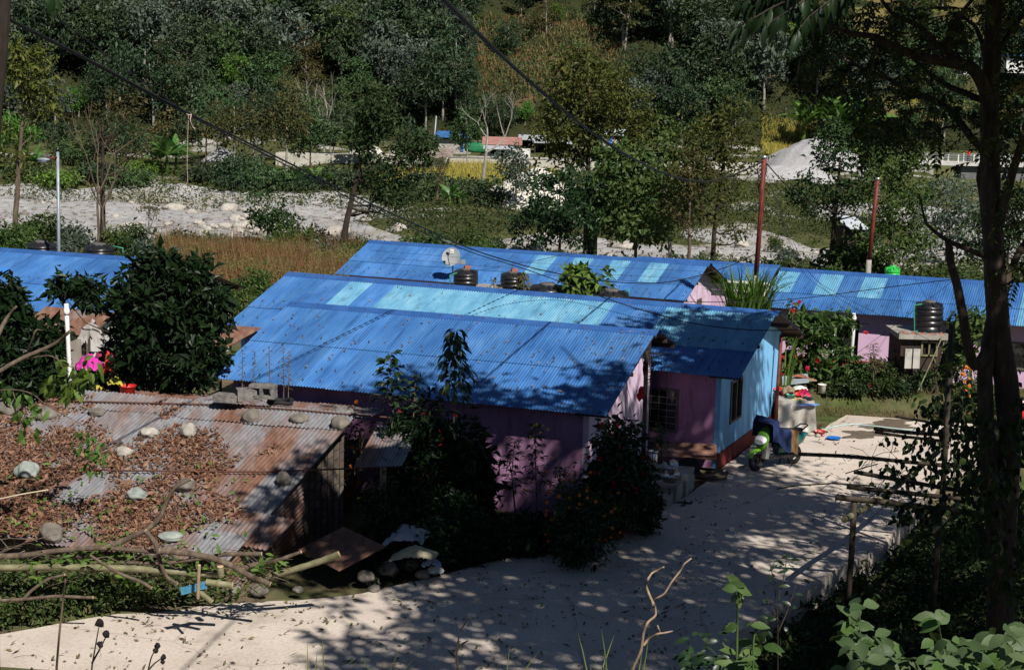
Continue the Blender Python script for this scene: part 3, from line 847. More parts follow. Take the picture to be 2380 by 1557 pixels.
def blades(mb, g, P, h, w, lean=.35, mat=0):
    """upright thin leaves from the given ground points"""
    n = len(P)
    a = g.uniform(0, 2 * pi, n)
    d = np.stack([np.cos(a) * lean * g.random(n), np.sin(a) * lean * g.random(n), np.ones(n)], 1)
    nn = np.stack([np.cos(a + 1), np.sin(a + 1), g.normal(0, .2, n)], 1)
    mb.leaves(P, d, nn, h * np.exp(g.normal(0, .25, n)), w, mat, droop=.15, fold=.1)
def ground_pts(g, n, x0, x1, y0, y1, test=None):
    x = g.uniform(x0, x1, n); y = g.uniform(y0, y1, n)
    P = np.stack([x, y, gz(x, y)], 1)
    if test is not None:
        P = P[test(P)]
    return P
def uv(P):
    d = P - CAM
    w = d @ _f
    return np.stack([W / 2 + FPX * (d @ RT) / w, H / 2 - FPX * (d @ UP) / w], 1)
def shrub(label, u, Y, wpx, hpx, leafm, seed, name='shrub', leaf=.13, n=60, per=26, group=None, cat='shrub', stems=True, p=None, hollow=.35, vbase=None, flower=None, nf=0, fr=.05, clump=.16, up=.45, droop=.2, fine=False, wide=.45):
    g = np.random.default_rng(3000 + seed)
    if p is None: p = gnd(u, Y)
    w = wpx * Y / FPX; h = hpx * Y / FPX
    t = thing(name, label, cat, p, 0, group)
    cm = MB(); cm.local = True
    P = crown_points(g, (0, 0, h * .52), (w * .5, w * .42, h * .47), n, hollow)
    leaf_cloud(cm, g, P, max(w, h) * clump, per, leaf, leaf * wide, up=up, droop=droop, fine=fine)
    cm.build('foliage', leafm, t)
    if stems:
        sm = MB(); sm.local = True
        for b in P[:8]:
            sm.tube(limb(g, (g.normal(0, .06), g.normal(0, .06), -.05), b, -.05), np.linspace(.03, .008, 5) * max(.5, h / 1.5), 4, cap=False)
        sm.build('stems', BARK, t)
    if flower is not None:
        d = unit(g.normal(size=(nf, 3)) * [1, 1, .9] + [0, -.8, .3])
        bloom(g, p + np.array([0, 0, h * .52]) + d * [w * .52, w * .45, h * .5], fr, flower, t)
    return t
def bloom(g, Q, r, m, t):
    for q in Q:
        f = MB(); flowers(f, g, [q], r); f.build('flower', m, t)
def flowers(mb, g, Q, r, k=7):
    for q in Q:
        ax = unit(g.normal(size=3) * .5 + [0, -.7, .7])
        s1 = unit(np.cross(ax, [0.2, 1, .1])); s2 = np.cross(ax, s1)
        a = np.arange(k) * 2 * pi / k + g.uniform(0, 1)
        D = np.cos(a)[:, None] * s1 + np.sin(a)[:, None] * s2 + ax * .25
        mb.leaves(np.repeat(q[None], k, 0), D, np.repeat(ax[None], k, 0), r, r * .8, droop=.1)
        mb.leaves(np.repeat(q[None], 5, 0) + ax * r * .2, np.cos(a[:5] + .4)[:, None] * s1 + np.sin(a[:5] + .4)[:, None] * s2 + ax * .8, np.repeat(ax[None], 5, 0), r * .7, r * .6)
def forest():
    g = np.random.default_rng(11)
    kinds = [
        ('dense dark green tree of the forest on the far slope', FD_LEAF, 9.0, (3.0, 3.0, 3.6), 90, 24, .42),
        ('rounded mid green tree of the forest on the far slope', FG_LEAF, 8.0, (2.9, 2.9, 3.0), 85, 24, .44),
        ('grey green leafy tree of the forest on the far slope', GY_LEAF, 8.0, (2.7, 2.7, 3.0), 75, 22, .50),
        ('tall narrow dark tree of the forest on the far slope', FD_LEAF, 11.0, (2.0, 2.0, 4.6), 85, 24, .38),
        ('olive brown thin tree of the forest on the far slope', O_LEAF, 8.5, (2.3, 2.3, 3.2), 60, 22, .30),
        ('bright green bushy tree of the forest on the far slope', B_LEAF, 6.0, (2.3, 2.3, 2.3), 70, 24, .38),
        ('spreading grey green tree of the forest on the far slope', GY_LEAF, 8.5, (3.4, 3.2, 2.5), 90, 24, .42),
        ('dark spreading tree of the forest on the far slope', FD_LEAF, 8.5, (3.5, 3.2, 2.7), 90, 24, .48),
    ]
    protos = []
    for lab, lm, h, r, nc, per, lf in kinds:
        variants = []
        for v in range(2):
            mb = MB()
            hh = h * g.uniform(.92, 1.08)
            cr = [((0, 0, hh - r[2] * .95), r, 1.0), ((g.uniform(-1, 1), g.uniform(-1, 1), hh - r[2] * 1.25), (r[0] * .8, r[1] * .8, r[2] * .6), .6), ((g.uniform(-1.2, 1.2), -.6, hh - r[2] * .6), (r[0] * .6, r[1] * .6, r[2] * .6), .4)]
            tm, cm = tree_mesh(g, hh, cr, .17, int(nc * .8), int(per * 1.3), lf, lf * .5, r[0] * .24, (g.normal(0, .4), g.normal(0, .4)), 9, wob=.03, trunk_n=6, up=.62, hollow=.66, flat=.6)
            mb.V = tm.V + cm.V; mb.n = tm.n + cm.n
            mb.F = tm.F + [(F + tm.n, 1, s) for F, _, s in cm.F]
            o = mb.build('forest_tree', [BARKG, lm])
            tag(o, lab, 'tree', 'trees of the forest on the far slope')
            variants.append(o)
        protos.append(variants)
    used = set(); count = 0
    rows = np.concatenate([np.arange(231, 252, 3.9), np.arange(252, 283, 5.2)])
    for iy, y in enumerate(rows):
        half = y * .325 + 5
        x = -half + g.uniform(0, 3)
        while x < half:
            x += g.uniform(4.6, 7.6)
            yy = y + g.uniform(-1.8, 1.8)
            z = float(gz(x, yy))
            u, v = proj((x, yy, z + 3))
            if 1090 < u < 1440 and 50 < v < 230 and g.random() < .93: continue
            if u > 1990 and v < 330 and g.random() < (.66 if v < 260 else .35): continue
            if 1745 < u < 1910 and 210 < v < 330: continue
            if 1440 < u < 1640 and 70 < v < 190 and g.random() < .8: continue
            wts = np.array([.17, .20, .13, .10, .11, .11, .08, .10])
            if u < 700: wts = np.array([.13, .20, .22, .06, .06, .07, .18, .08])
            if 700 < u < 1200: wts = np.array([.24, .17, .10, .14, .10, .04, .05, .16])
            if u > 1500: wts = np.array([.28, .17, .09, .14, .05, .05, .05, .17])
            if y < 236: wts = wts * np.array([.7, 1, 1.3, 1.2, 1.5, 1.0, 1, 1])
            k = g.choice(8, p=wts / wts.sum()); q = g.integers(0, 2)
            src = protos[k][q]
            if (k, q) not in used:
                o = src; used.add((k, q))
            else:
                o = src.copy(); COL.objects.link(o)
            o.location = (x, yy, z - .25)
            s = g.uniform(.9, 1.42) * (.6 if 1090 < u < 1440 and v < 320 else 1) * (.85 if y < 236 else 1.0)
            o.scale = (s * g.uniform(.9, 1.1), s * g.uniform(.9, 1.1), s * g.uniform(.9, 1.12))
            o.rotation_euler = (0, 0, g.uniform(0, 6.28))
            count += 1
    for a, vs_ in enumerate(protos):
        for q, o in enumerate(vs_):
            if (a, q) not in used: bpy.data.objects.remove(o)
    return count
N_FOREST = forest()
print('forest trees', N_FOREST)
def undergrowth():
    g = np.random.default_rng(21)
    mb = MB()
    P = ground_pts(g, 5200, -95, 95, 226, 285)
    q = uv(P)
    P = P[(q[:, 0] > -60) & (q[:, 0] < 2440) & (q[:, 1] > -60) & ~((q[:, 0] > 1140) & (q[:, 0] < 1430) & (q[:, 1] > 60) & (q[:, 1] < 200) & (g.random(len(q)) < .8)) & ~((q[:, 0] > 1960) & (q[:, 1] < 270))
          & ~((q[:, 0] > 1000) & (q[:, 0] < 1330) & (P[:, 1] < 229))]
    leaf_cloud(mb, g, P + np.array([0, 0, .5]), 1.1, 9, .42, .22, up=.5)
    tag(mb.build('undergrowth', leafmat('undergrowth_leaves', [(.014, .026, .008), (.028, .044, .014), (.045, .055, .022), (.07, .065, .03)], objvar=0)), 'low tangled bushes covering the far slope between its trees', 'undergrowth', kind='stuff')
    mb = MB()
    P = np.concatenate([ground_pts(g, 2300, -75, 75, 163, 178), ground_pts(g, 500, -60, -6, 156, 165), ground_pts(g, 700, -75, 90, 178, 226), ground_pts(g, 1500, -45, 45, 96, 109)])
    q = uv(P)
    keep = ~((q[:, 0] > 890) & (q[:, 0] < 1330) & (q[:, 1] < 440) & (q[:, 1] > 350)) & ~((q[:, 0] > 1740) & (q[:, 0] < 2000) & (q[:, 1] > 270) & (q[:, 1] < 420)) & ~((q[:, 0] > 330) & (q[:, 0] < 860) & (P[:, 1] < 108) & (g.random(len(q)) < .6))
    P = P[keep]
    leaf_cloud(mb, g, P + np.array([0, 0, .25]), .9, 10, .30, .15, up=.5)
    tag(mb.build('bank_bushes', leafmat('bank_bush_leaves', [(.028, .048, .013), (.05, .075, .02), (.08, .10, .032), (.10, .095, .045)], objvar=0)), 'low green bushes along both banks of the river', 'bushes', kind='stuff')
    mb = MB()
    P = ground_pts(g, 9000, -12, 26, 232, 262)
    q = uv(P); P = P[(q[:, 0] > 1110) & (q[:, 0] < 1450) & (q[:, 1] > 40) & (q[:, 1] < 230)]
    blades(mb, g, P, .8, .16, .6)
    tag(mb.build('slope_grass', leafmat('orange_slope_grass', [(.20, .10, .045), (.26, .16, .07), (.16, .15, .05), (.30, .20, .10)], objvar=0)), 'dry orange brown grass on the open part of the far slope', 'grass', kind='stuff')
    mb = MB()
    Q = P[g.choice(len(P), min(150, len(P)), False)]
    leaf_cloud(mb, g, Q + np.array([0, 0, .6]), 1.5, 30, .42, .2, up=.5)
    tag(mb.build('slope_bushes', FG_LEAF), 'small green bushes dotted over the open orange slope', 'bushes', kind='stuff')
    mb = MB()
    P = ground_pts(g, 60000, -26, 2, 66, 106)
    q = uv(P)
    P = P[(q[:, 0] > 370) & (q[:, 0] < 850) & (q[:, 1] < 700)]
    w = np.sin(P[:, 0] * .9) * np.sin(P[:, 1] * .6) > g.uniform(-1.3, .9, len(P))
    P = P[w]
    hv = .7 + .7 * (np.sin(P[:, 0] * .55 + 1) * np.sin(P[:, 1] * .33) + 1) * .7 + g.uniform(0, .4, len(P))
    blades(mb, g, P, hv, .035, .5)
    Q = P[g.choice(len(P), min(6000, len(P)), False)]
    leaf_cloud(mb, g, Q + np.array([0, 0, .95]), .35, 5, .12, .05, up=.3)
    m2 = MB(); kk = (np.sin(Q[:, 0] * .8) * np.sin(Q[:, 1] * .45 + 1) > .25)
    leaf_cloud(m2, g, Q[kk] + np.array([0, 0, .95]), .7, 16, .13, .055, up=.3)
    tag(m2.build('tall_weeds', leafmat('yellow_green_weeds', [(.12, .13, .04), (.17, .17, .055), (.22, .18, .08)], objvar=0)), 'yellow green weeds standing in the dry grass field', 'weeds', kind='stuff')
    tag(mb.build('dry_grass', DRYGR), 'tall reddish brown dry grass on the field left of the blue roofs', 'grass', kind='stuff')
    mb = MB()
    P = np.concatenate([ground_pts(g, 7000, -34, -14, 58, 104), ground_pts(g, 3500, 5, 40, 74, 104), ground_pts(g, 2500, -20, 10, 62, 100)])
    blades(mb, g, P, .55, .035, .5)
    tag(mb.build('field_grass', GRASS), 'rough green and yellow grass on the field before the river', 'grass', kind='stuff')
    mb = MB()
    P = np.concatenate([ground_pts(g, 16000, -20, 12, 168, 188), ground_pts(g, 14000, 30, 54, 219, 236)])
    q = uv(P)
    P = P[((q[:, 0] > 900 + 60 * np.sin(q[:, 1] * .1)) & (q[:, 0] < 1300) & (q[:, 1] > 378) & (q[:, 1] < 446 - (q[:, 0] - 1000) * .06)) | ((q[:, 0] > 1770) & (q[:, 0] < 1905))]
    blades(mb, g, P, .75, .06, .5)
    tag(mb.build('rice_field', RICE), 'ripe golden rice standing in the small fields across the river', 'rice', kind='stuff')
undergrowth()
def green_bar():
    g = np.random.default_rng(23)
    xs = np.arange(-16, 52, 1.0); ys = np.arange(117, 167.5, 1.0)
    X, Y = np.meshgrid(xs, ys)
    U, V_ = proj_a(X, Y)
    edge = np.minimum((U - 850 - 60 * np.sin(Y * .21)) / 100, (Y - 120 - np.where(U > 1130, 10, 0) - 3 * np.sin(X * .4)) / 5)
    edge = np.minimum(edge, (2150 - U) / 100)
    hole = np.sin(X * .21 + 1) * np.sin(Y * .16 + .6)
    edge = np.where(U > 1500, edge - np.clip(hole + .1, 0, 1) * 2.5, edge)
    Z = gz(X, Y) - .35 + np.clip(edge, 0, 1) * .75
    n = len(xs)
    i = (np.arange(len(ys) - 1)[:, None] * n + np.arange(n - 1)[None]).reshape(-1)
    mb = MB(); mb.add(np.stack([X, Y, Z], -1).reshape(-1, 3), np.stack([i, i + 1, i + n + 1, i + n], 1), 0, True)
    tag(mb.build('river_bank', FARB), 'grassy bar in the river bed below the rice field', 'river bank', kind='structure')
    k = np.argwhere((edge > .45) & ~((Y > 150) & (U > 900) & (U < 1330))); k = k[g.choice(len(k), min(1500, len(k)), False)]
    P = np.stack([X[k[:, 0], k[:, 1]], Y[k[:, 0], k[:, 1]], Z[k[:, 0], k[:, 1]]], 1) + g.uniform(-.5, .5, (len(k), 3)) * [1, 1, 0]
    mb = MB()
    leaf_cloud(mb, g, P + np.array([0, 0, .3]), .95, 13, .26, .13, up=.5)
    hi = P[g.choice(len(P), 260, False)]
    leaf_cloud(mb, g, hi + np.array([0, 0, 1.0]), 1.4, 26, .28, .13, up=.5)
    tag(mb.build('bar_bushes', leafmat('bar_bush_leaves', [(.018, .034, .010), (.034, .055, .016), (.062, .082, .026), (.085, .085, .035)], objvar=0)), 'dense low bushes on the grassy bar in the river bed', 'bushes', kind='stuff')
def proj_a(X, Y):
    Z = gz(X, Y)
    P = np.stack([X, Y, Z], -1).reshape(-1, 3)
    q = uv(P)
    return q[:, 0].reshape(X.shape), q[:, 1].reshape(X.shape)
green_bar()
def terraces():
    g = np.random.default_rng(5)
    mb = MB(); rb = MB()
    m1 = soil_mat('terrace_rice_gold', [(.3, (.16, .18, .045)), (.5, (.25, .25, .065)), (.75, (.36, .34, .10))], .6)
    m2 = soil_mat('terrace_bank_grass', [(.3, (.09, .085, .03)), (.7, (.20, .16, .07))], .5)
    for k in range(8):
        v0 = 262 - k * 38 + g.uniform(-9, 9)
        Yk = 238 + k * 5.8 + g.uniform(-.8, .8)
        xs = np.linspace(at(1940 + 8 * k, v0, Y=Yk)[0], at(2420, v0, Y=Yk)[0], 26)
        wob = 1.9 * np.sin(xs * .22 + 1.7 * k) + .8 * np.sin(xs * .6 + 2 * k)
        zt = gz(xs, np.full(26, Yk)) .mean() + 1.4
        f = np.stack([xs, Yk - 2.0 + wob, np.full(26, zt)], 1)
        b_ = np.stack([xs, Yk + 3.8 + wob * .5, np.full(26, zt + .25)], 1)
        lo = np.stack([xs, Yk - 2.6 + wob, np.full(26, zt - 2.6)], 1)
        i = np.arange(25)
        mb.add(np.concatenate([f, b_]), np.stack([i, i + 1, i + 27, i + 26], 1), 0, True)
        mb.add(np.concatenate([lo, f]), np.stack([i, i + 1, i + 27, i + 26], 1), 1, True)
        P = np.stack([g.uniform(xs[0], xs[-1], 1500), np.zeros(1500), np.full(1500, zt)], 1)
        P[:, 1] = Yk - 2.0 + np.interp(P[:, 0], xs, wob) + g.uniform(0, 5.2, 1500)
        blades(rb, g, P, .5, .07, .5)
    tag(mb.build('terraces', [m1, m2]), 'stepped golden rice terraces high on the slope at the upper right', 'terraces', kind='structure')
    tag(rb.build('terrace_rice', RICE), 'ripe rice standing on the stepped terraces at the upper right', 'rice', kind='stuff')
terraces()
R_ = 'trees between the houses and the far slope'
pix_tree('tall thin tree with a yellowish crown at the left edge', 70, 100, 95, 130, Y_LEAF, BARK, base_u=32, seed=1, leaf=.26, nclump=150, per=20, crowns=[(65, 165, 62, 62, 1, 0), (95, 235, 45, 42, .5, .1), (30, 130, 40, 40, .4, 0), (20, 350, 40, 55, .35, .1)], clump=.75)
pix_tree('dark many stemmed tree with thin brownish leaves behind the street lamp', 240, 104, 215, 190, O_LEAF, BARKD, base_u=240, seed=2, leaf=.2, nclump=80, per=14, crowns=[(285, 245, 55, 40, 1, 0), (215, 300, 45, 60, .5, .1), (300, 330, 60, 50, .5, .1)], clump=.7, tr=.22, limbs=18)
bare_tree('pale bare leaning tree trunk right of the street lamp', 300, 101, 220, 1, BARK, base_u=222, r=.10, depth=3, spread=.45, fork=.42)
bare_tree('grey bare forked tree behind the street lamp', 205, 102.5, 300, 2, BARK, r=.08, base_u=248, depth=4, fork=.25, spread=.55)
bare_tree('small bare grey sapling at the river edge left of the brown grass', 335, 98, 440, 3, BARKG, r=.06, depth=3, leafm=O_LEAF)
pix_tree('big dark tree leaning right above the left end of the blue roofs', 885, 100, 214, 150, D_LEAF, BARKD, base_u=790, seed=5, leaf=.24, nclump=230, per=28, tr=.24,
         crowns=[(880, 268, 58, 62, 1, 0), (960, 355, 46, 40, .55, .15), (905, 440, 62, 34, .6, .1), (840, 330, 30, 40, .3, 0), (880, 390, 50, 30, .3, .1)], clump=.72, limbs=20)
pix_tree('small bushy tree on the near river bank beyond the brown grass', 620, 103, 440, 110, D_LEAF, BARK, seed=6, leaf=.2, nclump=110, crowns=[(620, 490, 58, 50, 1, 0), (655, 515, 46, 34, .5, 0)], clump=.6)
pix_tree('large olive crowned tree towering over the middle of the roofs', 1370, 110, 125, 240, Y_LEAF, BARKD, base_u=1365, seed=7, leaf=.28, nclump=330, per=26, tr=.26,
         crowns=[(1375, 205, 112, 72, 1.3, 0), (1450, 262, 84, 50, .6, .1), (1295, 275, 56, 60, .55, -.1), (1350, 150, 44, 36, .3, 0), (1320, 345, 60, 50, .5, .1), (1400, 300, 90, 40, .5, 0)], clump=.85, limbs=22)
pix_tree('dense dark round tree below the large olive crowned tree', 1300, 106, 380, 170, GL_LEAF, BARKD, seed=8, leaf=.22, nclump=300, per=28, crowns=[(1300, 455, 84, 76, 1, 0), (1260, 520, 64, 56, .6, .1), (1345, 515, 64, 56, .6, 0)], clump=.62)
pix_tree('tree with drooping feathery leaves right of the dense dark round tree', 1475, 107, 345, 180, G_LEAF, BARK, seed=9, leaf=.34, nclump=230, per=22, crowns=[(1470, 430, 92, 74, 1, 0), (1440, 370, 62, 44, .5, .1), (1500, 515, 76, 56, .6, 0), (1420, 500, 50, 50, .4, 0)], clump=.75, droop=.4, limbs=14)
pix_tree('feathery topped tree behind the middle of the far blue roof', 1530, 112, 285, 170, G_LEAF, BARKG, seed=10, leaf=.32, nclump=190, per=22, crowns=[(1535, 340, 92, 62, 1, 0), (1590, 405, 64, 70, .7, 0), (1555, 480, 66, 60, .6, .1)], clump=.75, droop=.4, limbs=14, base_u=1560)
pix_tree('slim tree with an open yellow green crown left of the first red pole', 1700, 105, 225, 170, Y_LEAF, BARKD, base_u=1655, seed=11, leaf=.22, nclump=210, per=20, crowns=[(1697, 272, 76, 54, 1, 0), (1715, 355, 64, 62, .8, .1), (1635, 330, 56, 56, .6, 0), (1670, 440, 76, 62, .7, .1), (1690, 530, 60, 40, .3, 0)], clump=.68, limbs=20)
pix_tree('second slim tree left of the first red pole with an olive crown', 1610, 103, 330, 130, O_LEAF, BARK, base_u=1600, seed=12, leaf=.2, nclump=130, per=20, crowns=[(1612, 400, 60, 60, 1, 0), (1590, 490, 60, 56, .7, .1)], clump=.6, limbs=14)
pix_tree('dark tree between the two red poles', 1950, 92, 290, 170, D_LEAF, BARKD, base_u=1928, seed=13, leaf=.2, nclump=230, per=24, tr=.2, crowns=[(1965, 350, 84, 58, 1, 0), (1900, 460, 76, 52, .7, .1), (1990, 440, 52, 46, .5, 0), (1940, 310, 40, 30, .3, 0)], clump=.6, limbs=16)
pix_tree('wide green tree directly behind the second red pole', 2075, 88, 330, 190, G_LEAF, BARK, base_u=2070, seed=14, leaf=.19, nclump=290, per=24, crowns=[(2070, 380, 70, 44, 1, 0), (2095, 470, 80, 62, 1, .05), (2060, 560, 74, 50, .7, 0), (2130, 555, 50, 46, .4, .1)], clump=.55, limbs=14)
pix_tree('grey green tree standing below the bridge', 2200, 120, 400, 170, GY_LEAF, BARK, seed=15, leaf=.24, nclump=230, crowns=[(2190, 470, 74, 56, 1, 0), (2250, 520, 60, 60, .6, 0), (2170, 560, 70, 50, .6, .1)], clump=.8)
pix_tree('dark bushy tree right of the bridge trees, behind the large trunk', 2340, 110, 420, 170, D_LEAF, BARK, seed=16, leaf=.24, nclump=230, crowns=[(2330, 500, 74, 66, 1, 0), (2380, 580, 60, 60, .6, 0), (2290, 590, 55, 55, .6, .1)], clump=.75)
bare_tree('pale bare tree with fanning branches in front of the red roofed house', 1128, 168, 200, 4, BARKG, base_u=1122, r=.26, depth=5, spread=.42, fork=.40)
bare_tree('small dark bare tree beside the low tiled hut', 1025, 160, 355, 5, BARK, base_u=1012, r=.13, depth=4, spread=.4, leafm=O_LEAF)
pix_tree('narrow grey green tree in front of the white gravel heap', 1197, 158, 342, 70, GY_LEAF, BARK, seed=18, leaf=.28, nclump=90, crowns=[(1190, 380, 32, 38, 1, 0), (1205, 415, 38, 28, .6, 0)], clump=.8)
row = [(20, 172, 250, 120, 'B'), (110, 186, 270, 130, 'D'), (180, 178, 320, 110, 'G'), (345, 182, 300, 120, 'G'), (330, 172, 380, 90, 'B'), (480, 180, 225, 130, 'D'), (545, 173, 205, 120, 'O'), (610, 178, 190, 120, 'D'), (665, 171, 200, 90, 'O'),
       (545, 168, 355, 120, 'D'), (620, 166, 380, 110, 'G'), (720, 176, 260, 100, 'G'), (775, 190, 250, 90, 'D'), (840, 186, 280, 80, 'G'), (760, 168, 390, 120, 'D'), (470, 168, 400, 90, 'D'), (225, 168, 380, 110, 'D'), (70, 168, 395, 110, 'G'),
       (1085, 188, 250, 70, 'G'), (960, 176, 280, 80, 'D'), (1010, 164, 440, 130, 'G'), (1120, 162, 460, 130, 'D'), (1210, 163, 470, 100, 'G'), (930, 163, 430, 110, 'D'), (270, 176, 260, 120, 'D'), (410, 184, 250, 120, 'O'), (590, 184, 170, 120, 'D'), (690, 190, 190, 120, 'G'), (505, 190, 190, 120, 'G'), (300, 166, 395, 100, 'G'), (560, 166, 400, 110, 'D'), (680, 166, 410, 110, 'D'), (820, 168, 400, 100, 'D'), (130, 166, 400, 100, 'B'), (1060, 165, 450, 110, 'D'), (1160, 165, 470, 110, 'G'), (990, 168, 455, 90, 'D')]
lm_ = {'B': B_LEAF, 'D': D_LEAF, 'G': G_LEAF, 'O': O_LEAF}
ln_ = {'B': 'bright green tree in the row along the far river bank', 'D': 'dark green tree in the row along the far river bank', 'G': 'mid green tree in the row along the far river bank', 'O': 'thin olive brown tree in the row along the far river bank'}
for i, (u, Y, vt, w, k) in enumerate(row):
    pix_tree(ln_[k], u, Y, vt, w * 1.3, {'B': B_LEAF, 'D': FD_LEAF, 'G': FG_LEAF, 'O': O_LEAF}[k], [BARKG, BARK][i % 2], crown0=.30 if vt < 300 else .12, seed=40 + i, leaf=.32, nclump=95, per=22, group='trees in the row along the far river bank', clump=w * Y / FPX * .15, hollow=.45, limbs=8)
for i, (u, vt) in enumerate([(752, 165), (738, 180), (765, 190), (700, 235)]):
    bare_tree('tall pale leafless tree before the dark forest left of the big leaning tree', u, 200 + i, vt, 20 + i, BARKG, r=.2, depth=3, spread=.35, fork=.55)
    COL.objects[-1] if False else None
for o in COL.objects:
    if o.get('label', '').startswith('tall pale leafless tree'): o['group'] = 'leafless trees before the dark forest'
gB = np.random.default_rng(77)
def place_banana(lab, u, Y, vtop, seed, group='banana plants across the river'):
    p = gnd(u, Y); h = at(u, vtop, Y=Y)[2] - p[2]
    t = thing('banana_plant', lab, 'banana plant', p, gB.uniform(0, 6), group)
    a, c = banana(np.random.default_rng(500 + seed), h * 1.0, 11)
    a.build('stem', B_LEAF, t); c.build('leaves', BAN_LEAF, t)
    return t
for i, (u, Y, v) in enumerate([(388, 171, 330), (410, 172, 338), (368, 171.5, 350)]):
    place_banana('banana plant in the clump above the river at the left', u, Y, v - 12, i, 'banana clump above the river')
for i, (u, Y, v) in enumerate([(690, 166, 395), (730, 166.5, 385), (665, 165.5, 420), (765, 166, 400)]):
    place_banana('banana plant in the clump left of the big leaning tree', u, Y, v, 4 + i, 'banana clump left of the leaning tree')
for i, (u, Y, v) in enumerate([(1045, 158, 428), (1070, 160, 440)]):
    place_banana('banana plant below the golden rice field', u, Y, v, 9 + i, 'bananas below the rice field')
for i, (u, Y, v) in enumerate([(1865, 228, 228), (1900, 229, 222), (1935, 229, 230), (1970, 229, 226), (2000, 228, 232)]):
    place_banana('banana plant at the foot of the slope above the grey gravel heap', u, Y, v, 12 + i, 'bananas above the gravel heap')
place_banana('banana plant at the left edge beside the thin yellowish tree', 80, 168, 345, 20)
place_banana('banana plant under the large olive crowned tree', 1375, 112, 385, 21)
def shrub_row():
    g = np.random.default_rng(31)
    kinds = []
    for k, (lm, lab) in enumerate([(G_LEAF, 'mid green shrub on the near river bank behind the houses'), (GY_LEAF, 'grey green shrub on the near river bank behind the houses'), (D_LEAF, 'dark shrub on the near river bank behind the houses')]):
        t = shrub(lab, 0, 100, 70, 60, lm, k, 'shrub', leaf=.2, n=55, per=20, group='shrubs on the near river bank', p=np.array([0, 0, 0.]), stems=True)
        kinds.append(t)
    spots = [(150, 96, 1, .9), (130, 104, 0, 1.0), (195, 100, 1, 1.1), (20, 95, 0, 1.5), (60, 99, 0, 1.2), (305, 99, 2, 1.0), (345, 97, 1, 1.1), (545, 100, 1, .7), (700, 100, 0, 1.0), (745, 97, 1, 1.2), (790, 98, 0, 1.1), (830, 95, 0, 1.2),
             (870, 102, 2, 1.0), (960, 101, 0, 1.1), (1000, 103, 2, 1.3), (1045, 100, 1, 1.0), (1090, 104, 0, 1.3), (1150, 102, 2, 1.0), (1215, 98, 0, .9), (1250, 103, 1, 1.0), (1390, 100, 2, 1.1), (1430, 98, 0, .9), (1500, 100, 2, 1.0), (1540, 97, 0, .9),
             (1690, 96, 0, 1.1), (1730, 92, 1, 1.1), (1800, 95, 0, 1.2), (1840, 90, 2, 1.1), (1790, 85, 0, 1.0), (1880, 92, 1, 1.2), (1950, 84, 0, 1.2), (2000, 82, 2, 1.2), (2150, 80, 0, 1.3), (2190, 84, 2, 1.3), (2240, 82, 0, 1.3), (2350, 80, 2, 1.4), (1985, 91, 0, 1.9), (1955, 93, 2, 1.6), (2010, 90, 2, 1.7), (100, 101, 2, 1.5), (160, 103, 1, 1.4), (320, 104, 2, 1.4), (660, 101, 0, 1.4), (720, 100, 2, 1.3), (1300, 100, 2, 1.3), (1345, 99, 0, 1.2), (1460, 99, 1, 1.2), (1580, 98, 2, 1.2), (1625, 100, 0, 1.3), (1660, 97, 2, 1.1), (1120, 99, 0, 1.1), (1830, 118, 1, 1.5), (1800, 125, 0, 1.2), (1870, 112, 0, 1.3), (2010, 130, 1, 1.4), (430, 103, 2, 1.2), (480, 104, 0, 1.1), (520, 102, 1, 1.1), (575, 104, 2, 1.0), (690, 103, 2, 1.2), (730, 105, 0, 1.2), (90, 103, 2, 1.2), (270, 103, 0, 1.1), (380, 102, 1, 1.2), (560, 67, 0, 1.0), (575, 63, 0, .9), (590, 74, 0, 1.1)]
    used = set()
    for u, Y, k, s in spots:
        if k not in used:
            used.add(k); o = kinds[k]; o.location = gnd(u, Y); o.scale = (s, s, s)
        else:
            o = copy_thing(kinds[k], gnd(u, Y), g.uniform(0, 6), s * g.uniform(.9, 1.1) * (.6 if 1180 < u < 1900 and Y > 88 else 1))
shrub_row()
def boulders():
    g = np.random.default_rng(41)
    protos = []
    for k in range(4):
        mb = MB(); mb.blob((0, 0, 0), (1, .8, .6), 70 + k, 3, .2)
        o = mb.build('river_boulder', STONEP)
        tag(o, 'pale rounded boulder lying in the dry river bed', 'boulder', 'boulders in the river bed')
        protos.append(o)
    n = 0
    while n < 190:
        a = g.random()
        if a < .30: u, Y = g.uniform(460, 660), g.uniform(112, 150)
        elif a < .55: u, Y = g.uniform(690, 860), g.uniform(108, 122)
        elif a < .68: u, Y = g.uniform(1150, 1260), g.uniform(108, 128)
        else: u, Y = g.uniform(0, 2200), g.uniform(109, 160)
        p = gnd(u, Y)
        o = protos[n % 4] if n < 4 else protos[n % 4].copy()
        if n >= 4: COL.objects.link(o)
        s = .2 * math.exp(g.normal(.6, .65)); s = min(s, 1.3)
        o.location = (p[0], p[1], p[2] + s * .2); o.scale = (s * g.uniform(.8, 1.4), s * g.uniform(.8, 1.3), s * g.uniform(.7, 1.2)); o.rotation_euler = (g.normal(0, .2), g.normal(0, .2), g.uniform(0, 6))
        n += 1
    mb = MB()
    P = ground_pts(g, 6500, -48, 60, 109, 163)
    for p in P:
        pass
    V, F = ico(1)
    s = .05 * np.exp(g.normal(.6, .5, len(P)))
    VV = (V[None] * s[:, None, None] * np.array([1.3, 1, .7]) + P[:, None]).reshape(-1, 3)
    FF = (F[None] + (np.arange(len(P)) * len(V))[:, None, None]).reshape(-1, 3)
    mb.add(VV, FF, 0, True)
    tag(mb.build('pebbles', STONEB), 'scattered pale cobbles all over the dry river bed', 'cobbles', kind='stuff')
boulders()
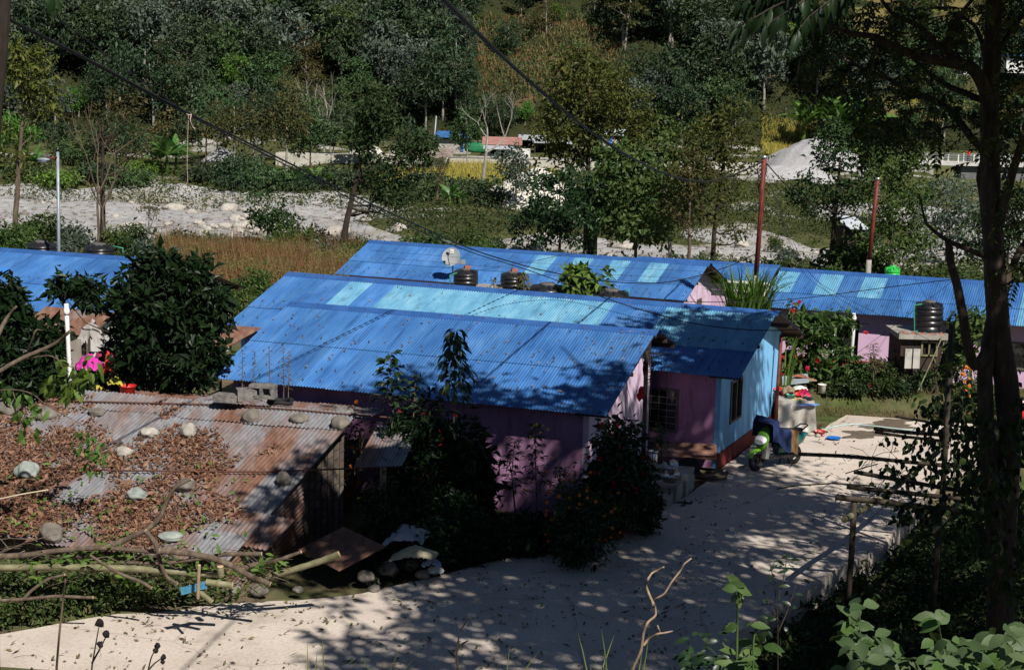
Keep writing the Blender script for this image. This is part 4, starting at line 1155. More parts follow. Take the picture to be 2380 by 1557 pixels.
def box_px(mb, u0, u1, v0, v1, Y, depth, mat=0):
    """upright box whose near face fills the picture rectangle at depth Y"""
    um = (u0 + u1) / 2
    a = at(u0, v1, Y=Y); c = at(u1, v1, Y=Y); tz = at(um, v0, Y=Y)[2]; bz = at(um, v1, Y=Y)[2]
    return mb.box(((a[0] + c[0]) / 2, Y + depth / 2, (bz + tz) / 2), (abs(c[0] - a[0]), depth, tz - bz), mat=mat)
STW = mat('grey_stone_masonry', [(.3, (.20, .19, .165)), (.5, (.33, .315, .28)), (.7, (.44, .42, .38))], scale=2.5, rough=.95, bmp=.5, bscale=4, bdist=.1)
REDROOF = mat('faded_red_roof_sheet', [(.3, (.26, .12, .10)), (.7, (.38, .21, .18))], scale=1.0, rough=.7)
ZINC = mat('grey_zinc_roof', [(.3, (.30, .33, .36)), (.7, (.46, .50, .54))], scale=1.0, rough=.5)
DOORB = mat('blue_painted_door', (.02, .14, .45), rough=.6)
TARP = mat('patched_tarpaulin_roof', [(.3, (.10, .075, .06)), (.5, (.25, .20, .17)), (.7, (.35, .31, .28))], scale=2, rough=.9, bmp=.5, bscale=3, bdist=.1)
def gable_roof(mb, u0, u1, v0, v1, Y, depth, rise, mat=0, oh=.4):
    a = at(u0, v1, Y=Y); c = at(u1, v1, Y=Y)
    x0, x1, z0 = a[0] - oh, c[0] + oh, (a[2] + c[2]) / 2
    y0, y1 = Y - oh, Y + depth + oh
    ym = (y0 + y1) / 2
    t = .08
    for ya in (y0, y1):
        mb.hexa([(x0, ya, z0), (x1, ya, z0), (x1, ym, z0 + rise), (x0, ym, z0 + rise), (x0, ya, z0 + t), (x1, ya, z0 + t), (x1, ym, z0 + rise + t), (x0, ym, z0 + rise + t)] if ya == y0 else
                [(x0, ym, z0 + rise), (x1, ym, z0 + rise), (x1, ya, z0), (x0, ya, z0), (x0, ym, z0 + rise + t), (x1, ym, z0 + rise + t), (x1, ya, z0 + t), (x0, ya, z0 + t)], mat)
    return x0, x1, y0, y1, z0
t = thing('stone_hut', 'grey stone hut with a flat blue roof and a blue door across the river', 'hut', gnd(1050, 212))
mb = MB(); box_px(mb, 1013, 1094, 320, 358, 212, 4); mb.build('wall', STW, t)
a = at(1008, 319, Y=212); c = at(1098, 316, Y=212)
mb = MB(); mb.hexa([(a[0], 211.3, a[2]), (c[0], 211.3, a[2]), (c[0] + .1, 216.6, a[2] + .55), (a[0] + .3, 216.6, a[2] + .55), (a[0], 211.3, a[2] + .12), (c[0], 211.3, a[2] + .12), (c[0] + .1, 216.6, a[2] + .67), (a[0] + .3, 216.6, a[2] + .67)])
mb.build('roof', BLUE, t)
mb = MB(); box_px(mb, 1070, 1077, 331, 352, 211.9, .1); mb.build('door', DOORB, t)
mb = MB(); box_px(mb, 1020, 1068, 320.5, 324, 211.95, .1); mb.build('vent_gap', DARKIN, t)
t = thing('red_roof_house', 'small white house with a faded red roof and an awning across the river', 'house', gnd(1180, 200))
mb = MB(); box_px(mb, 1128, 1206, 337, 374, 200, 4.0)
x0, x1, y0, y1, z0 = gable_roof(MB(), 1128, 1206, 320, 337, 200, 4.0, .8)
mb.add([(at(1206, 337, Y=200)[0] + .003, 200, z0), (at(1206, 337, Y=200)[0] + .003, 204, z0), (at(1206, 337, Y=200)[0] + .003, 202, z0 + .7)], [(0, 1, 2)])
mb.build('wall', WHITEW, t)
mb = MB(); gable_roof(mb, 1128, 1206, 320, 337, 200, 4.0, .8); mb.build('roof', REDROOF, t)
a = at(1124, 339, Y=200); c = at(1196, 339, Y=200)
mb = MB(); mb.hexa([(a[0], 197.9, a[2] - .3), (c[0], 197.9, a[2] - .3), (c[0], 199.6, a[2] + .0), (a[0], 199.6, a[2] + .0), (a[0], 197.9, a[2] - .24), (c[0], 197.9, a[2] - .24), (c[0], 199.6, a[2] + .07), (a[0], 199.6, a[2] + .07)]); mb.build('awning', ZINC, t)
mb = MB(); box_px(mb, 1140, 1153, 348, 358, 199.93, .1); mb.build('window', DARKIN, t)
mb = MB(); box_px(mb, 1164, 1176, 348, 371, 199.93, .1); mb.build('door', DARKIN, t)
mb = MB(); box_px(mb, 1207, 1232, 347, 370, 201.5, 1.2); mb.build('side_wall', WHITEW, t)
t = thing('toilet_block', 'low white block with three blue doors behind the red roofed house', 'toilet block', gnd(1160, 212))
mb = MB(); box_px(mb, 1135, 1182, 326, 352, 209, 2.5); mb.build('wall', WHITEW, t)
for k in (1145, 1157, 1170):
    mb = MB(); box_px(mb, k - 4, k + 4, 328, 346, 208.93, .1); mb.build('door', DOORB, t)
mb = MB(); box_px(mb, 1133, 1184, 324.5, 326.5, 208.7, 3); mb.build('roof', ZINC, t)
mb = MB(); mb.blob(at(1105, 347, Y=208), (1.7, .8, .75), 5, 3, .2, flat=.5)
tag(mb.build('green_tarpaulin', mat('green_tarpaulin', (.02, .17, .07), rough=.5)), 'green tarpaulin heap beside the grey stone hut across the river', 'tarpaulin')
for n_, (u0, u1, v, lab) in enumerate([(1205, 1280, 322, 'long open shed with a grey roof behind the red roofed house'), (1238, 1330, 329, 'lower open shed with a grey roof right of the red roofed house')]):
    t = thing('open_shed', lab, 'shed', gnd((u0 + u1) / 2, 214 - 4 * n_), 0)
    Y = 214 - 4 * n_
    a = at(u0, v, Y=Y); c = at(u1, v + 3, Y=Y)
    mb = MB(); mb.hexa([(a[0], Y - 1, a[2] - .15), (c[0], Y - 1, c[2] - .15), (c[0], Y + 3, c[2] + .3), (a[0], Y + 3, a[2] + .3), (a[0], Y - 1, a[2] - .05), (c[0], Y - 1, c[2] - .05), (c[0], Y + 3, c[2] + .4), (a[0], Y + 3, a[2] + .4)]); mb.build('roof', ZINC, t)
    for k in range(4):
        x = a[0] + .3 + (c[0] - a[0] - .6) * k / 3
        MB().box((x, Y - .6, (a[2] - .15 + gz(x, Y)) / 2), (.14, .14, a[2] - .15 - gz(x, Y))).build('post', DWOOD, t)
    mb = MB(); mb.box(((a[0] + c[0]) / 2, Y + 2.8, (a[2] + gz(0, Y)) / 2), (c[0] - a[0] - .5, .1, a[2] - gz(0, Y))); mb.build('back_wall', DARKIN, t)
t = thing('small_blue_hut', 'small grey roofed hut with a blue drum under the large olive tree', 'hut', gnd(1422, 205))
mb = MB(); box_px(mb, 1400, 1445, 316, 345, 205, 3); mb.build('wall', STW, t)
mb = MB(); gable_roof(mb, 1398, 1448, 306, 316, 205, 3, .7); mb.build('roof', ZINC, t)
mb = MB(); box_px(mb, 1415, 1422, 322, 335, 204.9, .1); mb.build('door', DOORB, t)
t = thing('low_tarp_hut', 'low hut under a patched roof left of the retaining wall', 'hut', gnd(995, 182))
mb = MB(); box_px(mb, 985, 1028, 365, 392, 182, 3); mb.build('wall', WHITEW, t)
a = at(960, 364, Y=182); c = at(1052, 358, Y=182)
V = []
gx = np.linspace(a[0], c[0], 18)
for k, yy in enumerate((180.6, 183, 186)):
    V += [(x, yy, a[2] + .05 + .35 * k + .12 * math.sin(3.1 * x + k)) for x in gx]
mb = MB(); i = np.arange(17); mb.add(V, np.concatenate([np.stack([i, i + 1, i + 19, i + 18], 1), np.stack([i + 18, i + 19, i + 37, i + 36], 1)]), 0); mb.build('roof', TARP, t)
mb = MB(); box_px(mb, 992, 1003, 368, 388, 181.9, .1); mb.build('door', DARKIN, t)
t = thing('retaining_wall', 'long pale concrete retaining wall above the golden rice field', 'wall', gnd(1150, 188))
mb = MB(); a = at(1045, 366, Y=188); c = at(1300, 374, Y=188)
mb.box(((a[0] + c[0]) / 2, 188.2, a[2] - 1.1), (c[0] - a[0], .5, 2.2)); mb.build('wall', CONCW, t)
mb = MB(); mb.box(((a[0] + c[0]) / 2, 188.2, a[2] + .06), (c[0] - a[0] + .1, .62, .12)); mb.build('coping', CONC, t)
mb = MB(); mb.slab([(a[0] - 20, 188.5), (c[0] + 24, 188.5), (c[0] + 24, 193), (a[0] - 20, 193)], -1.5, a[2] - .02)
tag(mb.build('far_road', CONCW), 'pale road running past the houses across the river', 'road', kind='structure')
t = thing('stone_wall', 'grey dry stone wall high on the bare orange slope', 'wall', gnd(1260, 245))
mb = MB(); a = at(1215, 192, Y=246); c = at(1290, 172, Y=246)
mb.hexa([(a[0], 245.6, a[2] - 1.2), (c[0], 245.6, c[2] - 1.0), (c[0], 246.4, c[2] - 1.0), (a[0], 246.4, a[2] - 1.2), (a[0], 245.7, a[2] + .1), (c[0], 245.7, c[2] + .3), (c[0], 246.3, c[2] + .3), (a[0], 246.3, a[2] + .1)]); mb.build('wall', STW, t)
p = gnd(1005, 205); tp = at(1014, 270, Y=205)
mb = MB(); mb.tube([p - [0, 0, .3], tp], [.13, .09], 8); o = mb.build('utility_pole', GALV); tag(o, 'thin grey leaning pole left of the grey stone hut', 'pole')
p = gnd(1213, 216); mb = MB(); mb.tube([p, at(1215, 306, Y=216)], [.16, .12], 8); tag(mb.build('utility_pole', DWOOD), 'short dark wooden pole right of the red roofed house', 'pole')
def heap(name, label, u0, u1, vt, Y, depth, m, seed, peak=.5):
    g = np.random.default_rng(seed)
    a = gnd(u0, Y); c = gnd(u1, Y)
    um = u0 + (u1 - u0) * peak
    top = at(um, vt, Y=Y + depth * .45)
    n = 44
    xs = np.linspace(-1, 1, n); ys = np.linspace(-1, 1, n)
    X, Yy = np.meshgrid(xs, ys)
    px = (peak - .5) * 2
    Xs = np.where(X < px, (X - px) / (1 + px), (X - px) / (1 - px))
    r = np.sqrt(Xs ** 2 + (Yy + .05) ** 2)
    z = np.clip(1.16 - np.sqrt(r ** 2 * 1.21 + .06), 0, None) ** .8
    z = z + (.05 * np.sin(X * 9 + seed) * np.sin(Yy * 8) + .03 * np.sin(X * 21) * np.sin(Yy * 17 + 1)) * np.clip(1.2 - r, 0, 1)
    wx = (a[0] + c[0]) / 2 + X * (c[0] - a[0]) / 2
    wy = Y + Yy * depth
    base = gz(wx, wy)
    hgt = top[2] - float(gz((a[0] + c[0]) / 2, Y))
    V = np.stack([wx, wy, base - .12 + z * hgt], -1).reshape(-1, 3)
    i = (np.arange(n - 1)[:, None] * n + np.arange(n - 1)[None]).reshape(-1)
    mb = MB(); mb.add(V, np.stack([i, i + 1, i + n + 1, i + n], 1), 0, True)
    return tag(mb.build(name, m, loc=gnd((u0 + u1) / 2, Y)), label, 'gravel heap')
WGR = soil_mat('white_crushed_gravel', [(.3, (.50, .47, .41)), (.5, (.62, .59, .52)), (.75, (.72, .69, .62))], 3.0, None, .7, 5, .15)
GGR = soil_mat('grey_crushed_gravel', [(.3, (.27, .265, .27)), (.5, (.36, .355, .36)), (.75, (.44, .435, .44))], 3.0, None, .5, 5, .1)
heap('gravel_heap', 'white crushed gravel heap below the red roofed house', 1120, 1330, 380, 164, 5, WGR, 3, .62)
heap('gravel_heap', 'grey gravel heap below the small golden field at the right', 1770, 2010, 310, 204, 9, GGR, 4, .52)
heap('gravel_heap', 'broad pale gravel heap half hidden behind the right hand tree branches', 2190, 2430, 126, 246, 6, GGR, 6, .55)
heap('gravel_heap', 'low white sand heap left of the big leaning tree across the river', 800, 900, 318, 196, 4, WGR, 8, .5)
heap('gravel_heap', 'grey gravel bank above the left clump of bananas', 470, 560, 336, 190, 4, GGR, 9, .5)
heap('gravel_heap', 'long pale gravel bank beside the first red pole', 1740, 1960, 374, 184, 4, GGR, 10, .5)
TRK = mat('orange_truck_paint', (.55, .13, .02), rough=.45)
base = at(2322, 206, Y=243)
t = thing('truck', 'orange truck parked before the pale gravel behind the large trunk', 'truck', base)
mb = MB(); mb.box(base + [0, 1.5, 1.35], (1.5, 2.6, .9)); mb.build('load_bed', TRK, t)
mb = MB(); mb.box(base + [0, -.65, 1.45], (1.5, 1.3, 1.5), taper=.9); cb = mb.build('cab', TRK, t)
mb = MB(); mb.box(base + [0, -1.28, 1.75], (1.2, .04, .55)); mb.build('windscreen', GLASS, cb)
mb = MB(); mb.box(base + [0, -1.33, .95], (1.55, .08, .3)); mb.build('bumper', mat('yellow_bumper', (.6, .35, .03), rough=.5), t)
for x in (-.65, .65):
    for y in (-.7, 2.0):
        MB().tube([base + [x - .12, y, .45], base + [x + .12, y, .45]], .45, 16).build('wheel', TYRE, t)
t = thing('blue_roof_shed', 'blue roofed shed at the upper right edge above the gravel yard', 'shed', gnd(2395, 238))
a = at(2335, 128, Y=236)
mb = MB(); mb.box((a[0] + 4, 238, a[2] - 1.3), (7, 3, 2.4)); mb.build('wall', WHITEW, t)
mb = MB(); mb.box((a[0] + 4, 238, a[2]), (8, 4.2, .2)); mb.build('roof', BLUE, t)
t = thing('grey_roof_shed', 'grey roofed shed among the trees left of the second red pole', 'shed', gnd(1980, 98))
a = at(1945, 516, Y=96); c = at(2012, 524, Y=96)
mb = MB(); mb.hexa([(a[0] + .6, 95, a[2] - .32), (c[0], 95, a[2] - .32), (c[0] - .2, 98.6, a[2] + .12), (a[0] + .1, 98.6, a[2] + .12), (a[0] + .6, 95, a[2] - .26), (c[0], 95, a[2] - .26), (c[0] - .2, 98.6, a[2] + .18), (a[0] + .1, 98.6, a[2] + .18)]); mb.build('roof', mat('white_sheet_roof', [(.3, (.46, .50, .55)), (.7, (.58, .62, .66))], scale=1, rough=.5), t)
mb = MB(); mb.box(((a[0] + c[0]) / 2 + .1, 97, (a[2] - .4 + gz(21, 97)) / 2), (c[0] - a[0] - .5, 2.8, a[2] - .4 - gz(21, 97))); mb.build('wall', DWOOD, t)
t = thing('bridge', 'concrete road bridge with a white railing at the right', 'bridge', gnd(2240, 200))
za = at(2250, 379, Y=200)[2]
xa, xb = at(2112, 379, Y=200)[0], at(2560, 379, Y=200)[0]
slope_b = .0
mb = MB(); mb.box(((xa + xb) / 2, 202, za - .18), (xb - xa, 5, .34)); mb.build('deck', mat('pale_bridge_concrete', [(.3, (.42, .41, .38)), (.7, (.55, .54, .51))], scale=.6, rough=.9), t)
mb = MB(); mb.box(((xa + xb) / 2 + 3.5, 202, za - 1.2), (xb - xa - 6, 3.6, 1.5)); mb.build('girder', mat('stained_bridge_concrete', [(.3, (.10, .10, .10)), (.7, (.20, .20, .20))], scale=.4, rough=.9, stretch=(1, 1, .2)), t)
for x in (xa + 1.5, xb - 2):
    mb = MB(); mb.box((x, 202, za - 2.6), (3, 4.6, 4.4)); mb.build('abutment', CONC, t)
for y in (199.7, 204.3):
    k = xa + .2
    while k < xb:
        MB().box((k, y, za + .5), (.15, .15, 1.0)).build('railing_post', WHITEW, t); k += 1.9
    for h in (.35, .65, .92):
        MB().box(((xa + xb) / 2, y + .13 * (1 if y < 202 else -1), za + h), (xb - xa, .04, .045)).build('rail', GALV, t)
UR = np.array([-3.4, 36.06, 2.3]); LR = np.array([-5.25, 29.76, .75])
sd = unit(LR - UR); se = np.array([.9595, -.282, 0]); sn = np.cross(se, sd); sn *= np.sign(sn[2])
SL = np.linalg.norm(LR - UR)
def onshed(u, v, lift=0.0):
    d = _f + RT * (u - W / 2) / FPX + UP * (H / 2 - v) / FPX
    t = ((UR - CAM) @ sn) / (d @ sn)
    return CAM + d * t + sn * lift
shed = thing('rusty_shed', 'low shed with a rusty corrugated roof weighed down by stones', 'shed', (-8.5, 33, 0))
SLEN = 13.2
rm = MB()
g = np.random.default_rng(51)
def shed_row(s0, s1, lift, x_from, x_to, w=.78):
    x = x_to
    while x > x_from:
        j = g.uniform(0, .012)
        corr_sheet(rm, UR + sn * (lift + j) + sd * g.uniform(-.05, .05), se, sd, sn, x - w - .06, x, s0, s1 + g.uniform(-.06, .06), 0, pitch=.102, amp=.016, seg=6, jit=g.uniform(-.01, .012), rows=4)
        x -= w
shed_row(0.0, .95, .062, -SLEN, 0)
shed_row(.70, 3.0, .040, -SLEN, .0)
shed_row(2.7, 4.85, .018, -SLEN, -.02)
shed_row(4.6, SL, .0, -SLEN, -.05)
roof = rm.build('roof', RUST, shed)
mb = MB()
o_ = onshed(690, 1212, .05); d2 = unit(onshed(560, 1330, -.1) - o_)
e2 = unit(np.cross(d2, sn)); e2 *= np.sign(e2 @ se)
corr_sheet(mb, o_, e2, d2, unit(np.cross(e2, d2)) * np.sign(np.cross(e2, d2)[2]), -1.35, .0, 0, 1.15, 0, pitch=.102, amp=.016)
mb.build('loose_sheet', RUST2, shed)
mb = MB()
bd_ = unit(np.array([.282, .9595, -.06])); bn = unit(np.cross(se, bd_)); bn *= np.sign(bn[2])
for k in range(9):
    corr_sheet(mb, UR - np.array([0, 0, .03]), se, bd_, bn, -8.0 + k * .9, -8.0 + k * .9 + .93, .05, 1.6 + g.uniform(-.1, .1), 0, pitch=.102, amp=.014)
mb.build('back_roof', RUST2, shed)
BLOCKM, nt, b = _nt('old_concrete_blocks')
bt = node(nt, 'ShaderNodeTexBrick', Scale=2.6); bt.inputs['Color1'].default_value = (.20, .17, .14, 1); bt.inputs['Color2'].default_value = (.11, .085, .065, 1); bt.inputs['Mortar'].default_value = (.05, .04, .035, 1); bt.inputs['Mortar Size'].default_value = .03
tc = nt.nodes.new('ShaderNodeTexCoord'); mp = nt.nodes.new('ShaderNodeMapping'); mp.inputs['Rotation'].default_value = (pi / 2, 0, pi / 2)
nt.links.new(tc.outputs['Object'], mp.inputs['Vector']); nt.links.new(mp.outputs['Vector'], bt.inputs['Vector'])
nt.links.new(mixc(nt, 1.0, bt.outputs['Color'], ramp(nt, noise(nt, 4, 6), [(.3, (.6, .6, .6)), (.7, (1.3, 1.25, 1.2))]), 'MULTIPLY'), b.inputs['Base Color']); b.inputs['Roughness'].default_value = .95
def shed_wall(x0, x1, s0, s1, t=.14, drop=.07):
    """upright wall under the roof between along-ridge x0..x1 and down-slope s0..s1"""
    mb = MB()
    P = [UR + se * x + sd * s for x, s in ((x0, s0), (x1, s0), (x1, s1), (x0, s1))]
    bot = [np.array([p[0], p[1], gz(p[0], p[1]) - .1]) for p in P]
    top = [p - np.array([0, 0, drop]) for p in P]
    mb.hexa(bot[::-1] + top[::-1] if False else [bot[3], bot[2], bot[1], bot[0], top[3], top[2], top[1], top[0]])
    return mb
shed_wall(-.40, -.26, .25, SL - .9).build('side_wall', BLOCKM, shed)
shed_wall(-SLEN + .3, -.42, SL - .75, SL - .62).build('front_wall', BLOCKM, shed)
shed_wall(-SLEN + .3, -.42, .25, .38).build('back_wall', BLOCKM, shed)
for (lab, pts) in (('long rusty iron rod across the top of the rusty shed roof', [(112, 941), (300, 945), (500, 950), (690, 962), (850, 976), (1020, 988)]),
                   ('long rusty iron rod across the middle of the rusty shed roof', [(100, 1098), (300, 1104), (600, 1107), (850, 1098), (985, 1095)])):
    P = [onshed(u, v, .105) for u, v in pts]
    o = MB().tube(P, .019, 8).build('iron_rod', mat('rusty_iron_rod', (.10, .045, .03), rough=.8), loc=P[0])
    tag(o, lab, 'rod')
ST = [(25, 950, 62, 44, STONEB, 'brown grey stone at the far left corner of the rusty roof'),
      (106, 965, 56, 32, STONEB, 'speckled dull stone below the left end of the top rod'),
      (226, 962, 44, 22, STONEB, 'flat brown stone just under the top rod'),
      (347, 1010, 44, 28, STONEP, 'grey oval stone left of the pale yellowish one'),
      (438, 1005, 46, 38, STONEP, 'pale yellowish rounded stone on the bare grey sheets'),
      (293, 1054, 44, 30, STONEP, 'pinkish grey stone among leaves near the middle of the rusty roof'),
      (68, 1097, 60, 48, STONEG, 'large pale green stone at the left end of the middle rod'),
      (320, 1155, 56, 40, STONEG, 'pale green angular stone beside the bent branch'),
      (434, 1133, 54, 34, STONEB, 'dark flat stone below the middle rod'),
      (660, 1116, 46, 34, STONEB, 'brown oval stone near the right edge under the middle rod'),
      (588, 971, 56, 42, STONEB, 'grey dappled stone at the middle of the top rod'),
      (697, 977, 48, 30, STONEB, 'smooth grey oval stone right of the dappled stone on the top rod'),
      (790, 989, 50, 36, STONEB, 'dark shaded stone at the right end of the top rod'),
      (122, 1245, 52, 48, STONEB, 'dark rock in shade near the lower left edge of the rusty roof'),
      (395, 1250, 60, 24, STONEG, 'half buried pale stone above the log pile')]
for k, (u, v, w_, h_, m_, lab) in enumerate(ST):
    p = onshed(u, v + h_ * .25, .0)
    Yk = p[1]; rx = w_ * .5 * Yk / FPX; rz_ = h_ * .5 * Yk / FPX * 1.02
    mb = MB(); mb.blob(p + sn * (rz_ * .8), (rx, rx * .8, rz_ * 1.0), 300 + k, 4, .13, rz=g.uniform(-.6, .6), flat=.85)
    tag(mb.build('stone', m_, loc=p), lab, 'stone')
BLK = mat('weathered_concrete_block', [(.25, (.07, .065, .06)), (.55, (.17, .16, .15)), (.8, (.30, .285, .265))], scale=7, rough=.95, bmp=.7, bscale=16, detail=9)
def block(u, v, w_, h_, dep, lab, hollow=False, rz=0.0):
    p = at(u, v, Y=36.6 + (v < 920) * .6)
    s = p[1] / FPX
    mb = MB()
    wx, hz = w_ * s, h_ * s
    if not hollow:
        mb.box(p + [0, 0, hz / 2], (wx, dep, hz), rz=rz)
        V = mb.V[0]; V += g.normal(0, .012, V.shape)
    else:
        for dz in (0.0, hz * .78):
            mb.box(p + [0, 0, dz + hz * .11], (wx, dep, hz * .22), rz=rz)
        c_, s_ = math.cos(rz), math.sin(rz)
        for dx in (-.45, -.02, .42):
            mb.box(p + [wx * dx * c_, wx * dx * s_, hz * .5], (wx * .12, dep * .96, hz * .58), rz=rz)
    tag(mb.build('concrete_block', BLK, loc=p), lab, 'block')
block(528, 934, 58, 19, .35, 'leftmost grey concrete block lying along the top edge of the rusty roof', rz=-.2)
block(574, 925, 46, 24, .28, 'grey concrete block in the middle of three on the rusty roof edge', rz=.3)
block(612, 924, 62, 32, .3, 'hollow grey concrete block, rightmost of three on the rusty roof', True, -.15)
mb = MB(); p = at(792, 958, Y=36.8); mb.blob(p, (.24, .2, .19), 333, 4, .25, flat=.8); tag(mb.build('stone', BLK, loc=p), 'rough dark lump of concrete beside the orange marigolds behind the shed roof', 'stone')
mb = MB(); p = at(652, 936, Y=36.9)
a_ = np.linspace(.3, 6.0, 26); mb.tube(np.stack([p[0] + .27 * np.cos(a_), p[1] + .24 * np.sin(a_), p[2] + .03 + .02 * np.sin(3 * a_)], 1), .05, 8); tag(mb.build('tyre', TYRE, loc=p), 'cut ring of old grey tyre on the red back edge of the shed roof', 'tyre')
t = thing('shed_annex', 'dark low annex with a grey sheet roof against the right side of the shed', 'shed', at(900, 1080, Y=33))
o_ = at(955, 985, Y=35.4); e3 = unit(at(865, 990, Y=35.9) - o_); d3 = unit(at(905, 1085, Y=32.8) - o_); n3 = unit(np.cross(e3, d3)); n3 *= np.sign(n3[2])
mb = MB()
for k in range(2): corr_sheet(mb, o_, e3, d3, n3, k * .6 - .3, k * .6 + .32, 0, 2.6, 0, pitch=.09, amp=.013)
mb.build('roof', RUSTD, t)
mb = MB()
pa, pb = o_ + d3 * .2 + e3 * .1, o_ + d3 * 2.5 + e3 * .1
mb.hexa([(pb[0], pb[1], -.1), (pa[0], pa[1], -.1), (pa[0] - .14, pa[1], -.1), (pb[0] - .14, pb[1], -.1), (pb[0], pb[1], pb[2] - .06), (pa[0], pa[1], pa[2] - .06), (pa[0] - .14, pa[1], pa[2] - .06), (pb[0] - .14, pb[1], pb[2] - .06)])
mb.build('wall', BLOCKM, t)
def sheet_px(name, lab, P, m, pitch=.1, amp=.015):
    """corrugated sheet through three points: corner, corner along the corrugation rows, corner down"""
    o_, a_, d_ = [np.asarray(q, float) for q in P]
    e_ = unit(a_ - o_); dd = d_ - o_; L_ = np.linalg.norm(dd); dd = dd / L_
    n_ = unit(np.cross(e_, dd)); n_ *= np.sign(n_[2]) if abs(n_[2]) > .05 else -np.sign(n_[1])
    mb = MB(); corr_sheet(mb, o_, e_, dd, n_, 0, np.linalg.norm(a_ - o_), 0, L_, 0, pitch=pitch, amp=amp, rows=5)
    corr_sheet(mb, o_ - n_ * .004, e_, dd, n_, 0.002, np.linalg.norm(a_ - o_), 0, L_, 0, pitch=pitch, amp=amp, rows=2)
    return tag(mb.build(name, m, loc=o_), lab, 'metal sheet')
mb = MB(); corr_sheet(mb, UR + se * -.2 + sd * 2.7 - [0, 0, .12], np.array([0, 0, -1.]), sd, se, 0, 1.5, 0, SL - 3.0, 0, pitch=.1, amp=.015, rows=4)
mb.build('side_cladding', RUST2, shed)
sheet_px('corrugated_sheet', 'dark rusty sheet lying on stones right of the shed', [at(800, 1224, z=.75), at(897, 1270, z=.72), at(694, 1278, z=.38)], RUST2)
for k, (u, v, r_, m_) in enumerate([(850, 1345, .22, STONEB), (900, 1330, .26, STONEB), (950, 1320, .25, STONEB), (985, 1338, .16, STONEB), (870, 1368, .12, STONEB), (1008, 1330, .13, STONEP), (600, 1376, .2, STONEB), (540, 1374, .24, STONEB), (690, 1372, .12, STONEB)]):
    p = at(u, v, z=.05)
    r_ *= .72; mb = MB(); mb.blob(p + [0, 0, r_ * .3], (r_ * 1.25, r_, r_ * .8), 360 + k, 3, .2)
    o = mb.build('edge_stone', m_, loc=p); tag(o, 'rough stone in the heap along the road edge below the shed', 'stone', 'stones along the road edge below the shed')
def cloth(name, lab, cat, u, v, w_, d_, h_, m, seed, Y=None, z=None, fold=3.0):
    p = at(u, v, Y=Y, z=z)
    g = np.random.default_rng(seed)
    n = 26
    X, Yy = np.meshgrid(np.linspace(-1, 1, n), np.linspace(-1, 1, n))
    r = np.sqrt(X ** 2 + Yy ** 2)
    Z = np.exp(-r ** 2 * 1.4) * h_
    for k in range(6):
        q = g.normal(size=2) * fold * (1 + .5 * k); Z += np.abs(np.sin(X * q[0] + Yy * q[1] + g.uniform(0, 6))) * h_ * .22 / (1 + .5 * k)
    ph = g.uniform(0, 6, 3)
    an = np.arctan2(Yy, X); sc = 1 + .2 * np.sin(3 * an + ph[0]) + .12 * np.sin(5 * an + ph[1])
    V = np.stack([p[0] + X * w_ * sc, p[1] + Yy * d_ * sc, p[2] + Z - .5 * h_ * np.clip(r - .8, 0, 1)], -1).reshape(-1, 3)
    i = (np.arange(n - 1)[:, None] * n + np.arange(n - 1)[None]).reshape(-1)
    mb = MB(); mb.add(V, np.stack([i, i + 1, i + n + 1, i + n], 1), 0, True)
    return tag(mb.build(name, m, loc=p), lab, cat)
def plain(name, c, rough=.8):
    return mat(name, c, rough=rough, scale=3, bmp=.15, bscale=20)
cloth('cloth', 'crumpled pale blue grey cloth on the stones right of the shed', 'cloth', 948, 1262, .42, .35, .26, plain('pale_blue_grey_cloth', (.30, .34, .38)), 1, z=.55)
cloth('sack', 'yellowish woven sack hanging over the stones right of the shed', 'sack', 965, 1296, .38, .26, .16, plain('yellowish_sack', (.36, .33, .22)), 2, z=.40)
cloth('cloth', 'small blue and white rag below the yellowish sack', 'cloth', 1005, 1316, .18, .15, .12, plain('blue_white_rag', (.26, .33, .44)), 3, z=.22)
cloth('plastic_bag', 'white plastic bag at the road edge below the sacks', 'bag', 1010, 1334, .17, .13, .13, plain('white_plastic_bag', (.62, .60, .56), .5), 4, z=.06)
cloth('plastic_bag', 'white and blue bag in the dark plants above the crumpled cloth', 'bag', 930, 1228, .2, .16, .2, plain('white_blue_bag', (.45, .50, .58), .5), 5, z=.62)
def pole(name, lab, cat, pts, r, m, Y=28.0, n=8, tips=None, knots=False):
    P = []
    for q in pts:
        P.append(at(q[0], q[1], Y=q[2] if len(q) > 2 else Y))
    P = np.array(P)
    t_ = np.linspace(0, 1, len(P)); tt = np.linspace(0, 1, max(len(P) * 4, 12))
    Q = np.stack([np.interp(tt, t_, P[:, i]) for i in range(3)], 1)
    for _ in range(2):
        Q[1:-1] = (Q[:-2] + 2 * Q[1:-1] + Q[2:]) / 4
    R = np.interp(tt, np.linspace(0, 1, len(r)), r) if not np.isscalar(r) else np.full(len(tt), r)
    if knots:
        Q = np.stack([np.interp(np.linspace(0, 1, 60), tt, Q[:, i]) for i in range(3)], 1)
        R = np.interp(np.linspace(0, 1, 60), tt, R); L_ = np.linalg.norm(Q[-1] - Q[0]); s_ = np.linspace(0, L_, 60)
        R = R * (1 + .16 * np.exp(-((s_ % .42 - .21) / .03) ** 2))
    else:
        R = R * (1 + .06 * np.sin(np.arange(len(R)) * 2.1))
    t = thing(name, lab, cat, P[0])
    MB().tube(Q, R, n, cap=False).build('stem', m, t)
    for k, e in ((0, -1), (-1, 1)):
        d = unit(Q[k] - Q[k + 1 if k == 0 else k - 1])
        MB().tube([Q[k] - d * .006, Q[k] + d * .006], R[k] * .98, n).build('cut_end', m if (tips is not None and (tips >> (0 if k == 0 else 1)) & 1 == 0) else CUT, t)
    return t
